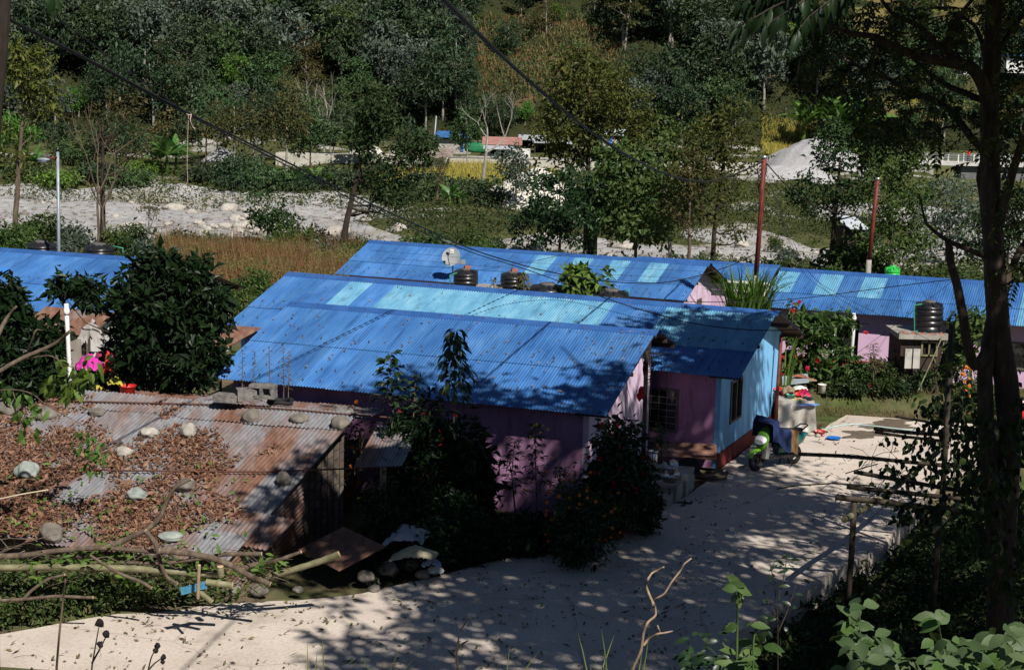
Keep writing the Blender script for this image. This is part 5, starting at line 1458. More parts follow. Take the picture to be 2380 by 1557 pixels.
pole('bamboo_log', 'long pale green bamboo log lying along the lower edge of the shed roof', 'log', [(-60, 1320), (150, 1317), (300, 1320), (420, 1330), (512, 1334)], .062, BAMBOO, 28.2, knots=True)
pole('cut_branch', 'thick grey brown branch sloping down to the right over the log pile', 'branch', [(372, 1279), (430, 1284), (490, 1295), (535, 1312), (575, 1336), (628, 1357)], [.06, .058, .055, .05], BARK, 27.9)
pole('cut_branch', 'forked bent branch rising over the leaves of the rusty roof', 'branch', [(235, 1276), (290, 1255), (340, 1232), (372, 1206), (384, 1172), (404, 1132), (445, 1114)], [.06, .05, .036, .02], BARK, 28.6)
pole('cut_branch', 'short branch bending down from the fork over the bamboo log', 'branch', [(338, 1232), (362, 1262), (372, 1305), (385, 1340), (412, 1356)], [.045, .04, .035, .03], BARK, 28.1)
pole('cut_branch', 'long branch running from the left edge along the log pile', 'branch', [(-20, 1293), (60, 1291), (140, 1278), (240, 1272), (330, 1280), (380, 1284)], [.06, .052, .04, .035], BARK, 28.3)
pole('cut_branch', 'thinner branch crossing the log pile to a pale cut end at the right', 'branch', [(280, 1306), (380, 1310), (450, 1300), (520, 1288), (535, 1287), (608, 1287)], [.03, .035, .04, .044], BARK, 28.4, tips=2)
pole('cut_branch', 'greenish log with a pale cut end poking out right of the shed', 'branch', [(600, 1345), (640, 1335), (700, 1318), (750, 1302), (788, 1288)], [.05, .055, .06, .065], BAMBOO, 28.6, tips=2)
pole('cut_branch', 'grey branch curving from the log pile toward the leaning sheet', 'branch', [(548, 1332), (585, 1312), (640, 1304), (700, 1282)], [.05, .048, .04, .03], BARK, 28.5)
pole('cut_branch', 'low branch lying in the weeds at the left below the bamboo log', 'branch', [(-10, 1395), (60, 1392), (130, 1384), (200, 1388), (216, 1388)], [.03, .03, .028, .028], BARK, 27.8, tips=2)
pole('cut_branch', 'slanting branch through the weeds at the lower left', 'branch', [(45, 1400), (75, 1370), (110, 1345), (150, 1335)], [.03, .026, .02], BARK, 27.9)
pole('cut_branch', 'thin straight stick with a cut end over the bamboo log', 'branch', [(210, 1290), (270, 1330), (330, 1352), (352, 1366)], [.025, .03, .034], BARK, 27.9, tips=2)
pole('bamboo_log', 'short cut bamboo pipe in the pile left of the stake', 'log', [(440, 1360), (465, 1376), (492, 1398)], .05, BAMBOO, 27.6, knots=True)
pole('bamboo_log', 'short upright bamboo offcut behind the stake', 'log', [(512, 1316), (514, 1338)], .06, BAMBOO, 27.7)
pole('bamboo_log', 'short bamboo piece lying across right of the stake', 'log', [(480, 1352), (540, 1360)], .06, BAMBOO, 27.6, knots=True)
pole('wooden_stake', 'upright tan wooden stake in front of the log pile', 'stake', [(463, 1313), (461, 1350), (460, 1390)], .03, mat('tan_stake_wood', (.30, .22, .14), rough=.85), 27.2)
mb = MB(); a = at(420, 1374, Y=27.4); c = at(480, 1358, Y=27.6)
dv_ = unit(c - a); mb.box((a + c) / 2, (np.linalg.norm(c - a), .03, .13), ax=np.stack([dv_, unit(np.cross([0, 0, 1], dv_)), unit(np.cross(dv_, np.cross([0, 0, 1], dv_)))])); tag(mb.build('board', mat('blue_painted_board', [(.35, (.02, .15, .28)), (.7, (.10, .25, .34))], scale=9, rough=.8), loc=a), 'blue painted board in the log pile beside the stake', 'board')
pole('bamboo_stick', 'pale thin bamboo stick on the leaves at the left edge of the rusty roof', 'stick', [(-5, 1160, 29.3), (50, 1148, 29.4), (112, 1138, 29.5)], .013, mat('pale_dry_stick', (.50, .42, .30), rough=.8))
gk = np.random.default_rng(66); mb = MB(); cm = MB()
for k in range(150):
    u = gk.uniform(-20, 640); v = 1318 + gk.normal(0, 24) + (u - 300) * .06; Yk = gk.uniform(28.1, 29.0)
    q = at(u, v, Y=Yk); q[2] = max(q[2], float(gz(q[0], q[1])) + .05); a = gk.normal(0, .5) + (pi if gk.random() < .5 else 0); L_ = gk.uniform(.25, 1.1)
    d = np.array([math.cos(a), .4 * math.sin(a), gk.normal(0, .22)]); bn_ = gk.normal(0, .1, 3)
    r0 = gk.uniform(.004, .014)
    mb.tube([q, q + d * L_ * .5 + bn_, q + d * L_ + bn_ * .5], [r0, r0 * .8, r0 * .4], 5, cap=False)
    if gk.random() < .42:
        n = gk.integers(3, 9); P = q + d * L_ * gk.random((n, 1)) + gk.normal(0, .07, (n, 3)); cm.leaves(P, unit(gk.normal(size=(n, 3)) + d), unit(gk.normal(size=(n, 3)) * .5 + [0, -.4, .9]), .15 * np.exp(gk.normal(0, .25, n)), .065, fine=True)
tag(mb.build('brushwood', BARK), 'tangle of thin cut twigs in the log pile below the shed', 'twigs', kind='stuff')
tag(cm.build('green_leaves', B_LEAF), 'fresh green leaves on the cut twigs of the log pile', 'leaves', kind='stuff')
def leafy_branch(lab, lines, Y, leafspots, leafm, leaf, seed, cat='branch', name='leafy_branch', bark=BARK, per=9, rad=.12):
    g = np.random.default_rng(seed)
    t = thing(name, lab, cat, at(lines[0][0][0][0], lines[0][0][0][1], Y=Y))
    mb = MB()
    for pts, r0, r1 in lines:
        P = np.array([at(u, v, Y=Y + .25 * math.sin(k * 1.3 + r0 * 100)) for k, (u, v) in enumerate(pts)])
        tt = np.linspace(0, 1, len(P)); q = np.linspace(0, 1, len(P) * 3)
        Q = np.stack([np.interp(q, tt, P[:, i]) for i in range(3)], 1)
        Q[1:-1] = (Q[:-2] + 2 * Q[1:-1] + Q[2:]) / 4
        mb.tube(Q, np.linspace(r0, r1, len(Q)), 7)
    mb.build('branch', bark, t)
    cm = MB()
    for (u, v, w_, h_, n) in leafspots:
        m = n
        P = np.array([at(u + g.uniform(-w_, w_) / 2, v + g.uniform(-h_, h_) / 2, Y=Y + g.uniform(-.35, .35)) for _ in range(m)])
        D = unit(g.normal(size=(m, 3)) * .5 + np.array([g.uniform(-.4, .4), 0, -.9]))
        N = unit(g.normal(size=(m, 3)) * .6 + np.array([.3, -1, .3]))
        cm.leaves(P, D, N, leaf * np.exp(g.normal(0, .2, m)), leaf * .42, 0, droop=.2, fine=True)
    cm.build('leaves', leafm, t)
    return t
leafy_branch('bare cut branch reaching in from the left edge with pale green leaves hanging', [([(-30, 880), (50, 832), (100, 812), (135, 795), (162, 770)], .045, .03), ([(60, 828), (75, 790), (83, 765), (100, 768)], .025, .01), ([(55, 835), (95, 828), (120, 826), (155, 850), (190, 858)], .02, .008), ([(130, 826), (150, 860), (165, 880)], .012, .005)], 30.5,
             [(130, 890, 50, 50, 16), (165, 905, 34, 44, 14), (190, 870, 60, 36, 14), (215, 850, 40, 40, 10), (150, 850, 30, 30, 7)], B_LEAF, .24, 1)
leafy_branch('thin twig with drooping leaves at the left edge above the rusty roof', [([(-20, 908), (40, 905), (75, 914), (105, 940), (150, 965), (215, 1000)], .018, .006), ([(30, 910), (45, 960), (50, 1000)], .01, .005)], 30.2,
             [(15, 900, 40, 50, 8), (60, 985, 50, 70, 14), (65, 930, 60, 30, 8), (95, 945, 40, 30, 7)], B_LEAF, .22, 2)
leafy_branch('sprig of narrow bright leaves lying on the brown leaves of the rusty roof', [([(170, 1000), (190, 1035), (205, 1065), (215, 1105)], .012, .005), ([(190, 1010), (225, 1030), (248, 1060)], .008, .004)], 31.2,
             [(190, 1030, 50, 60, 22), (215, 1070, 50, 60, 22), (240, 1045, 40, 40, 12)], B_LEAF, .17, 3)
leafy_branch('broken branch stub with a pale torn end at the left edge', [([(-15, 800), (8, 752), (18, 735), (38, 712)], .05, .022)], 31, [(-10, 800, 10, 10, 2)], D_LEAF, .1, 4)
def roof_leaves():
    g = np.random.default_rng(61)
    x = g.uniform(-SLEN, -.1, 64000); s = g.uniform(.2, SL, 64000)
    d = .75 * np.sin(x * 1.1 + s * .7) * np.sin(s * 1.3 - x * .5) + .6 * np.sin(x * 2.7 + 1) * np.sin(s * 2.3) + .3 * np.sin(x * 6.1) * np.sin(s * 5.2)
    want = np.interp(s, [0, .7, 1.6, 2.6, 5.5, SL], [-1.0, -.6, -.1, .35, .5, .3]) + np.interp(x, [-SLEN, -7, -4.0, -2.2, -.8, 0], [.3, .25, .15, -.25, -.85, -1.1]) + d
    keep = want > g.uniform(-.3, .95, len(x))
    x, s = x[keep], s[keep]
    n = len(x)
    P = UR + se * x[:, None] + sd * s[:, None] + sn * (.05 + .035 * g.random(n) - .01)[:, None]
    a = g.uniform(0, 2 * pi, n)
    D = se * np.cos(a)[:, None] + sd * np.sin(a)[:, None] + sn * g.normal(.1, .3, n)[:, None]
    N = unit(np.broadcast_to(sn, (n, 3)) + g.normal(0, .45, (n, 3)))
    mb = MB(); w_ = np.exp(g.normal(0, .32, n)); mb.leaves(P, D, N, .092 * w_, .044 * w_, 0, droop=-.2, fold=.45)
    tag(mb.build('fallen_leaves', DRY_LEAF), 'thick drifts of dry brown leaves covering the rusty shed roof', 'leaves', kind='stuff')
    n = 420
    x = g.uniform(-SLEN, -.6, n); s = SL - np.abs(g.normal(0, 1.6, n)); s = np.clip(s, .4, SL)
    P = UR + se * x[:, None] + sd * s[:, None] + sn * .1
    a = g.uniform(0, 2 * pi, n)
    D = se * np.cos(a)[:, None] + sd * np.sin(a)[:, None] + sn * g.normal(.25, .3, n)[:, None]
    mb = MB(); mb.leaves(P, D, unit(np.broadcast_to(sn, (n, 3)) + g.normal(0, .5, (n, 3))), .14 * np.exp(g.normal(0, .25, n)), .06, 0, fine=True)
    tag(mb.build('green_leaves', B_LEAF), 'loose fresh green leaves among the dry ones on the lower shed roof', 'leaves', kind='stuff')
    mb = MB()
    for (hx_, hy_, th, ln_, zr, sl, fd, dens) in ((3.58, 39.79, rd(19.7), 10.09, 3.83, rd(17.5), 4.22, 190), (7.255, 44.2, rd(22.97), 15.42, 3.76, rd(18.4), 3.735, 150)):
        n = dens
        X = -ln_ * g.random(n) ** 1.4; S = g.random(n) * fd / math.cos(sl)
        e = np.array([math.cos(th), -math.sin(th), 0]); u_ = np.array([math.sin(th), math.cos(th), 0])
        d = -u_ * math.cos(sl) - np.array([0, 0, math.sin(sl)]); nn = -u_ * math.sin(sl) + np.array([0, 0, math.cos(sl)])
        P = np.array([hx_, hy_, zr]) + e * X[:, None] + d * S[:, None] + nn * .035
        a = g.uniform(0, 6.28, n)
        mb.leaves(P, e * np.cos(a)[:, None] + d * np.sin(a)[:, None] + nn * .2, unit(nn + g.normal(0, .4, (n, 3))), .085 * np.exp(g.normal(0, .25, n)), .045, 0, fold=.3)
    tag(mb.build('fallen_leaves', leafmat('pale_dry_leaves', [(.14, .09, .06), (.26, .17, .11), (.36, .24, .14)], objvar=0)), 'scattered dry leaves lying on the two front blue roofs', 'leaves', kind='stuff')
    n = 7600
    x = g.uniform(-10, 12, n); y = g.uniform(25.5, 48, n)
    P = np.stack([x, y, np.full(n, .012)], 1)
    q = uv(P)
    fu = np.array([p_[0] for p_ in road_px]); fv = np.array([p_[1] for p_ in road_px])
    nu = np.array([-400, 1000, 1500, 1640, 1690, 1760, 1860, 1950, 2052, 2100, 2180]); nv = np.array([1790, 1760, 1680, 1557, 1500, 1440, 1378, 1322, 1270, 1206, 1120])
    ok = (q[:, 1] > np.interp(q[:, 0], fu, fv) + 4) & (q[:, 1] < np.interp(q[:, 0], nu, nv) - 6) & (q[:, 0] < 2150)
    clump = np.sin(x * 2.1 + y) * np.sin(y * 1.7 - x * .6) + .6 * np.sin(x * 5 + 2) * np.sin(y * 4.1)
    ok &= clump + g.normal(0, .5, n) + np.where(y < 33, .35, -.45) > .1
    P = P[ok]; n = len(P)
    a = g.uniform(0, 6.28, n)
    mb = MB(); mb.leaves(P, np.stack([np.cos(a), np.sin(a), g.uniform(0, .35, n)], 1), unit(np.array([0, 0, 1.]) + g.normal(0, .45, (n, 3))), .095 * np.exp(g.normal(0, .45, n)), .046, 0, fold=.35, droop=-.15)
    for k in range(70):
        p = P[g.integers(0, n)]; a = g.uniform(0, 6.28); L_ = g.uniform(.1, .4)
        mb.tube([p + [0, 0, .006], p + [math.cos(a) * L_ * .5, math.sin(a) * L_ * .5 + .03, .012], p + [math.cos(a) * L_, math.sin(a) * L_, .006]], .003, 4)
    tag(mb.build('leaf_litter', LITTER), 'dry leaves and twigs scattered over the concrete road', 'leaves', kind='stuff')
roof_leaves()
def tank(label, u, vtop, wpx, Y, hgt, m=BLACKP, lid=DUSTP, brick=None, name='water_tank', base=None):
    p = at(u, vtop, Y=Y); r = wpx * .5 * Y / FPX
    zt = p[2]; zb = zt - hgt
    t = thing(name, label, 'water tank', (p[0], p[1], zb))
    c = (p[0], p[1], zb)
    prof = [(.001, 0), (r, 0)]
    k = .06
    nring = max(2, int((hgt * .72) / .15))
    for i in range(nring):
        z0 = .03 + i * (hgt * .72) / nring; dz = (hgt * .72) / nring
        prof += [(r, z0), (r, z0 + dz * .72), (r * .955, z0 + dz * .78), (r * .955, z0 + dz * .94)]
    prof += [(r, hgt * .75), (r * .985, hgt * .80), (r * .80, hgt * .88), (r * .5, hgt * .93), (.001, hgt * .94)]
    MB().lathe(prof, c, 32).build('shell', m, t)
    MB().lathe([(r * .42, hgt * .925), (r * .42, hgt * .985), (r * .36, hgt), (.001, hgt)], c, 24).build('lid', lid, t)
    rb = MB()
    for i in range(8):
        a = i * pi / 4 + .2
        x, y = math.cos(a), math.sin(a)
        rb.hexa([(c[0] + x * r * .44 + y * .05, c[1] + y * r * .44 - x * .05, zb + hgt * .90), (c[0] + x * r * .97 + y * .07, c[1] + y * r * .97 - x * .07, zb + hgt * .78), (c[0] + x * r * .97 - y * .07, c[1] + y * r * .97 + x * .07, zb + hgt * .78), (c[0] + x * r * .44 - y * .05, c[1] + y * r * .44 + x * .05, zb + hgt * .90),
                 (c[0] + x * r * .44 + y * .05, c[1] + y * r * .44 - x * .05, zb + hgt * .955), (c[0] + x * r * .95 + y * .06, c[1] + y * r * .95 - x * .06, zb + hgt * .905), (c[0] + x * r * .95 - y * .06, c[1] + y * r * .95 + x * .06, zb + hgt * .905), (c[0] + x * r * .44 - y * .05, c[1] + y * r * .44 + x * .05, zb + hgt * .955)])
    rb.build('ribs', m, t)
    if brick:
        b_ = MB().box((p[0] + .05, p[1] - .05, zt + .045), (.22, .11, .09), rz=.4).build('brick', BRICK, loc=(p[0], p[1], zt))
        tag(b_, brick, 'brick')
    return t, np.array(c), r
def stand(lab, c, r, hgt_top):
    t = thing('tank_stand', lab, 'tank stand', (c[0], c[1], gz(c[0], c[1])))
    z0 = float(gz(c[0], c[1])) - .1
    MB().box((c[0], c[1], hgt_top - .06), (2.3 * r, 2.3 * r, .1)).build('slab', CONC, t)
    MB().box((c[0], c[1], (z0 + hgt_top - .115) / 2), (1.9 * r, 1.9 * r, hgt_top - .115 - z0)).build('base', BLOCKM, t)
T_ = [('black ribbed water tank with a brick on its lid, left of the creeper covered one', 1083, 623, 58, 57.4, 1.05, 'red brick lying on the lid of the leftmost black tank between the roofs'),
      ('black water tank partly covered by a reddish creeper', 1192, 630, 58, 57.0, 1.05, 'red brick lying on the tank with the creeper'),
      ('squat dusty black tank with only its ribbed top showing left of the green bush', 1273, 657, 84, 55.6, 1.2, None),
      ('dusty black tank top right of the green bush above the pale panel roof', 1422, 671, 84, 54.6, 1.2, None)]
for lab, u, v, w_, Y, h_, br in T_:
    t, c, r = tank(lab, u, v, w_, Y, h_, brick=br)
    stand('concrete stand under the ' + {1083: 'leftmost tank with the brick', 1192: 'tank with the creeper', 1273: 'squat dusty tank left of the green bush', 1422: 'dusty tank right of the green bush'}[u], c, r, c[2])
MB().box(at(1140, 664, Y=57.2) + [0, 0, -.05], (1.0, .9, .1)).build('slab', CONC)
tag(bpy.data.objects['slab'] if False else COL.objects[-1], None) if False else None
for o in [o for o in COL.objects if o.parent is None and o.name.startswith('slab')]:
    tag(o, 'pale concrete slab between the first two black tanks', 'slab')
    o.name = 'concrete_slab'
    p = at(1140, 664, Y=57.2)
    mbq = MB().box((p[0], p[1], (p[2] - .1 + gz(p[0], p[1])) / 2), (.9, .8, p[2] - .1 - gz(p[0], p[1]) + .1))
    q_ = thing('slab_pier', 'block pier carrying the pale slab between the first two black tanks', 'pier', (p[0], p[1], 0)); mbq.build('pier', BLOCKM, q_)
def pipe(lab, pts, r, m, name='pipe', cat='pipe'):
    P = [at(u, v, Y=Y) for u, v, Y in pts]
    o = MB().tube(P, r, 8).build(name, m, loc=P[0]); return tag(o, lab, cat)
pipe('green plastic pipe bent over the leftmost black tank', [(1046, 668, 57), (1046, 640, 57), (1063, 634, 57.2)], .022, GPIPE)
pipe('green plastic pipe right of the dusty tank behind the pale panel roof', [(1461, 690, 54.4), (1461, 673, 54.4), (1447, 676, 54.5)], .022, GPIPE)
t, c, r = tank('black water tank behind the blue roof left of the street lamp', 96, 559, 68, 63, 1.1); stand('concrete stand under the tank left of the street lamp', c, r, c[2])
t, c, r = tank('black water tank behind the blue roof right of the street lamp', 231, 565, 68, 62, 1.1); stand('concrete stand under the tank right of the street lamp', c, r, c[2])
pipe('short green pipe beside the tank right of the street lamp', [(262, 572, 61.8), (286, 577, 61.8), (285, 595, 61.8)], .022, GPIPE)
t, c, r = tank('bright green water tank behind the roof of the pink house', 2075, 617, 36, 62, 1.0, GREENP, GREENP); stand('concrete stand under the bright green tank', c, r, c[2])
Yt = 51.0
t, c, r = tank('tall black water tank on the rubble edged slab before the pink house', 2161, 698, 66, Yt, .98)
t = thing('slab_hut', 'dark little hut with a rubble edged slab roof carrying the tall black tank', 'hut', gnd(2150, 50.6))
a = at(2090, 780, Y=50.2); e_ = at(2204, 780, Y=50.2); z0 = float(gz(12.9, 50.9)) - .3
MB().box(((a[0] + e_[0]) / 2, 51.15, c[2] - .075), (e_[0] - a[0], 1.9, .15)).build('slab', CONC, t)
mb = MB(); wall_rect(mb, (a[0] + .12, 50.4, 0), (1, 0, 0), e_[0] - a[0] - .25, z0, c[2] - .155, [(.62, 1.15, c[2] - .70, c[2] - .22)], .1, (0, 1, 0)); mb.box(((a[0] + e_[0]) / 2, 52.0, (z0 + c[2] - .16) / 2), (e_[0] - a[0] - .25, .1, c[2] - .16 - z0)); mb.box((e_[0] - .14, 51.25, (z0 + c[2] - .16) / 2), (.1, 1.4, c[2] - .16 - z0)); mb.box((a[0] + .18, 51.25, (z0 + c[2] - .16) / 2), (.1, 1.4, c[2] - .16 - z0)); mb.build('wall', DWOOD, t)
for k, dx in enumerate((.30, .78)):
    pass
window(t, (0, 0, 0), (1, 0, 0), (0, -1, 0), .01, .01, 0) if False else None
mb = MB(); x_ = a[0] + .12 + .62; zz = c[2] - .70
for bx in ((x_ + .03, .06, .48), (x_ + .5, .06, .48), (x_ + .26, .05, .48)):
    mb.box((bx[0], 50.39, zz + .24), (bx[1], .07, bx[2]))
mb.box((x_ + .265, 50.385, zz + .025), (.40, .06, .05)); mb.box((x_ + .265, 50.385, zz + .455), (.40, .06, .05)); mb.build('window', BAMBOO, t)
MB().box((x_ + .265, 50.46, zz + .24), (.52, .01, .47)).build('pane', DARKIN, t)
for k, u in enumerate((2112, 2131)):
    p = at(u, 834, Y=50.1); o = MB().box((p[0], 50.15, p[2]), (.21, .03, .62), rz=.0).build('plank', mat('bleached_plank', [(.3, (.34, .32, .29)), (.6, (.48, .46, .43))], scale=5, rough=.9), loc=p); tag(o, ['bleached upright plank left of the hut window', 'bleached upright plank right beside the hut window'][k], 'plank')
for k in range(16):
    p = at(2094 + k * 7, 775 + .2 * k, Y=50.3); mb = MB().blob(p, (.09, .08, .055), 400 + k, 2, .25)
    o = mb.build('rubble_stone', [STONEB, BRICK][k % 3 == 1], loc=p); tag(o, 'small rubble stone along the front edge of the hut slab', 'stone', 'rubble stones on the hut slab')
pipe('green pipe rising beside the tall black tank', [(2133, 769, 50.4), (2125, 769, 50.4), (2125, 709, 50.4), (2142, 707, 50.4)], .02, GPIPE)
pole('bamboo_pole', 'thin bamboo pole leaning on the slab hut before the hedge', 'pole', [(2191, 780, 50.1), (2165, 840, 49.8), (2135, 906, 49.5)], .02, BAMBOO, 47, knots=True)
p = at(1048, 597, Y=61.3); r = 22.5 * 61.3 / FPX
t = thing('satellite_dish', 'grey satellite dish on the roof behind the leftmost black tank', 'satellite dish', p - np.array([0, 0, .45]))
ax = unit(np.array([-.30, -.86, .40])); s1 = unit(np.cross([0, 0, 1], ax)); s2 = np.cross(ax, s1)
A = np.stack([s1, s2, ax])
prof = [(.001, -.06)] + [(r * q, -.06 + .065 * q * q) for q in (.2, .4, .6, .8, .95, 1.0)] + [(r * 1.01, .005), (r * .97, -.012)] + [(r * q, -.075 + .065 * q * q) for q in (.8, .5, .2)] + [(.001, -.075)]
DISH = mat('dull_grey_dish_paint', [(.3, (.26, .28, .30)), (.7, (.38, .40, .41))], scale=4, rough=.5)
MB().lathe(prof, p, 32, ax=A).build('reflector', DISH, t)
mb = MB(); mb.tube([p - s2 * r * .9 + ax * .0, p - s2 * r * .35 + ax * .26, p + ax * .34], .016, 6); mb.build('arm', DWOOD, t)
MB().box(p + ax * .36, (.09, .09, .14), ax=A).build('receiver', BLACKP, t)
mb = MB(); mb.tube([p - ax * .07, p - ax * .22 - [0, 0, .06], p - ax * .25 - [0, 0, .62]], .03, 8); mb.box(p - ax * .25 + [.25, .1, -.12], (.4, .2, .16), rz=.3); mb.build('mount', GALV, t)
mb = MB(); c_ = p + s2 * r * .62 - ax * .034
for a0, a1, b0, b1, k in ((-.075, .075, -.075, .075, .006),):
    mb.add([c_ + s1 * a0 + s2 * b0 + ax * k, c_ + s1 * a1 + s2 * b0 + ax * k, c_ + s1 * a1 + s2 * b1 + ax * (k + .03), c_ + s1 * a0 + s2 * b1 + ax * (k + .03)], [(0, 1, 2, 3)])
mb.build('badge', WHITEP, t)
mb = MB()
for dx in (-.03, .03):
    a_ = np.linspace(0, 2 * pi, 13); mb.tube([c_ + s1 * (dx + .018 * math.cos(q)) + s2 * (.028 * math.sin(q)) + ax * .026 for q in a_], .005, 4, cap=False)
mb.build('badge_mark', DISH, t)
def red_pole(lab, pts, Y, r, lower=None):
    P = [at(u, v, Y=Y) for u, v in pts]
    b_ = P[-1] + (P[-1] - P[-2]) * 0.0
    g_ = np.array([P[-1][0], P[-1][1], float(gz(P[-1][0], P[-1][1])) - .3])
    t = thing('utility_pole', lab, 'pole', g_)
    MB().tube(P, r, 10).build('pole', REDP, t)
    MB().tube([P[-1] - [0, 0, .002], g_], r * 1.25, 10).build('base', CONC, t)
    mb = MB()
    top = P[0]
    for k in range(5):
        z = top[2] - .15 - .14 * k
        mb.tube([(top[0] - .13, top[1], z), (top[0] + .13, top[1], z)], .02, 6)
    mb.lathe([(.001, 0), (r * 1.15, 0), (r * 1.15, .1), (.001, .1)], top - [0, 0, .02], 10)
    mb.build('insulators', STEEL if False else ALU, t)
    return t, P[0]
tp1, P1 = red_pole('tall red painted utility pole with tangled cables behind the reed clump', [(1776, 368), (1768, 500), (1757, 640)], 55.5, .085)
tp2, P2 = red_pole('second red painted utility pole with a grey foot behind the pink house', [(2040, 418), (2030, 510), (2020, 604)], 62.5, .08)
mb = MB()
gk = np.random.default_rng(5)
for k in range(9):
    c0 = P1 - [0, 0, .25 + .1 * k]
    a_ = np.linspace(0, 2 * pi * 1.2, 14); rr = gk.uniform(.1, .24)
    mb.tube([c0 + [rr * math.cos(q) * .8 - .05, .06 + .05 * math.sin(q * 2), rr * math.sin(q) * 1.4] for q in a_], .012, 4)
tag(mb.build('cable_bundle', CABLE, loc=P1), 'tangled black cable coils at the top of the first red pole', 'cables')
t = thing('street_lamp', 'grey street lamp with a short arm behind the left blue roof', 'street lamp', gnd(137, 61))
a = at(134, 352, Y=61); b_ = at(137, 590, Y=61)
MB().tube([a, b_, (b_[0], b_[1], float(gz(b_[0], 61)) - .2)], .06, 10).build('pole', GALV, t)
MB().tube([a - [0, 0, .0], a + [0, 0, .12]], .075, 10).build('cap', BLACKP, t)
q = at(113, 369, Y=60.6)
MB().tube([a - [0, 0, .22], q], .035, 8).build('arm', REDP, t)
q2 = at(90, 373, Y=60.3)
mb = MB(); mb.blob((q + q2) / 2, (.24, .12, .075), 3, 3, .03, rz=.1); hd = mb.build('lamp_head', GALV, t)
mb = MB(); mb.blob((q + q2) / 2 - [0.02, 0, .05], (.18, .09, .045), 3, 3, .03); mb.build('lens', mat('milky_lamp_lens', (.7, .72, .74), rough=.3), hd)
t = thing('vent_pipe', 'white plastic vent pipe standing left of the dark bush', 'pipe', at(161, 866, Y=38))
MB().tube([at(154, 706, Y=38), at(157, 770, Y=38), at(162, 870, Y=38), at(164, 960, Y=38)], .052, 10).build('pipe', WHITEP, t)
MB().lathe([(.001, -.07), (.064, -.07), (.07, 0), (.064, .07), (.001, .07)], at(155, 725, Y=38), 12).build('joint', WHITEP, t)
t = thing('vent_pipe', 'white plastic pipe up the wall of the pink house', 'pipe', at(1981, 800, Y=51.5))
MB().tube([at(1985, 728, Y=51.4), at(1983, 780, Y=51.4), at(1976, 852, Y=51.4)], .055, 10).build('pipe', WHITEP, t)
MB().lathe([(.001, -.05), (.075, -.05), (.075, .05), (.001, .05)], at(1985, 740, Y=51.4), 12).build('joint', WHITEP, t)
def cable(lab, pts, r, m=CABLE, name='cable'):
    """pts: (u, v, depth); the curve is smoothed"""
    P = np.array([at(u, v, Y=Y) for u, v, Y in pts])
    k = np.linspace(0, len(P) - 1, len(P) * 8)
    Q = np.stack([np.interp(k, np.arange(len(P)), P[:, i]) for i in range(3)], 1)
    for _ in range(14):
        Q[1:-1] = (Q[:-2] + 2 * Q[1:-1] + Q[2:]) / 4
    o = MB().tube(Q, r, 6).build(name, m, loc=P[0])
    return tag(o, lab, 'cable')
cable('thick black cable sagging from the upper left corner to the first red pole', [(-60, 5, 20), (0, 34, 21), (200, 135, 24), (440, 266, 28), (613, 350, 31.5), (852, 470, 36.5), (971, 524, 39.5), (1100, 583, 43), (1209, 615, 46), (1252, 627, 47), (1375, 652, 50), (1489, 660, 52), (1560, 656, 53.5), (1636, 638, 54.5), (1700, 618, 55), (1757, 590, 55.4)], .017)
cable('second black cable lying along the thick one and dropping to the front roofs', [(-60, 9, 20.1), (0, 38, 21.1), (200, 139, 24.1), (440, 270, 28), (613, 357, 31.5), (852, 482, 36.5), (971, 536, 39.5), (1100, 590, 43), (1209, 621, 45.5), (1312, 658, 46), (1383, 685, 45.5), (1489, 721, 44.5), (1613, 754, 43.5), (1720, 766, 43), (1804, 769, 43), (1900, 764, 43), (2020, 752, 42)], .013)
cable('thin black wire joining the cables from the top left', [(60, -12, 19), (74, 0, 19.2), (200, 92, 22), (330, 190, 25.5), (436, 262, 28)], .009)
cable('thick black cable falling steeply from the top middle to the first red pole', [(1000, -40, 14), (1030, 0, 15), (1100, 68, 17.5), (1208, 170, 22), (1310, 258, 27), (1427, 347, 33), (1552, 410, 41), (1639, 426, 46), (1700, 410, 50.5), (1774, 376, 55.5)], .026)
cable('black cable from the first red pole falling right toward the trees', [(1778, 376, 55.5), (1820, 425, 57), (1870, 466, 60), (1899, 482, 62), (1960, 500, 66), (2050, 512, 72)], .02)
cable('black cable from the front roofs to the trees at the right', [(1490, 652 + 45, 49), (1600, 702, 48.7), (1770, 702, 48.4), (1900, 690, 48), (2060, 668, 46), (2250, 645, 42)], .012)
thin = [((1776, 380, 55.5), (1700, 600, 56), (1660, 660, 56.5)), ((1776, 392, 55.5), (1560, 520, 58), (1230, 612, 62)), ((1776, 392, 55.5), (1500, 560, 58), (1050, 640, 60)), ((1778, 385, 55.5), (1850, 600, 53), (1985, 745, 51)), ((1778, 395, 55.5), (1860, 640, 53), (2060, 760, 49)), ((1778, 400, 55.5), (1880, 650, 53), (2180, 800, 48)), ((2040, 425, 62.5), (2100, 600, 56), (2180, 740, 49)), ((2330, 560, 40), (2180, 680, 45), (1980, 830, 50))]
for k, (a, m_, c) in enumerate(thin):
    o = cable('thin service wire running from the red poles to the houses', [a, ((a[0] + m_[0]) / 2, (a[1] + m_[1]) / 2, (a[2] + m_[2]) / 2), m_, ((c[0] + m_[0]) / 2, (c[1] + m_[1]) / 2, (c[2] + m_[2]) / 2), c], .006); o['group'] = 'thin service wires'
for k, (a, c) in enumerate([((860, 582, 58), (1650, 632, 57)), ((900, 600, 57.5), (1650, 650, 56.5))]):
    o = cable('thin wire stretched along the roof of the dish house', [a, ((a[0] + c[0]) / 2, (a[1] + c[1]) / 2 + 6, 58), c], .005); o['group'] = 'wires along the dish house roof'
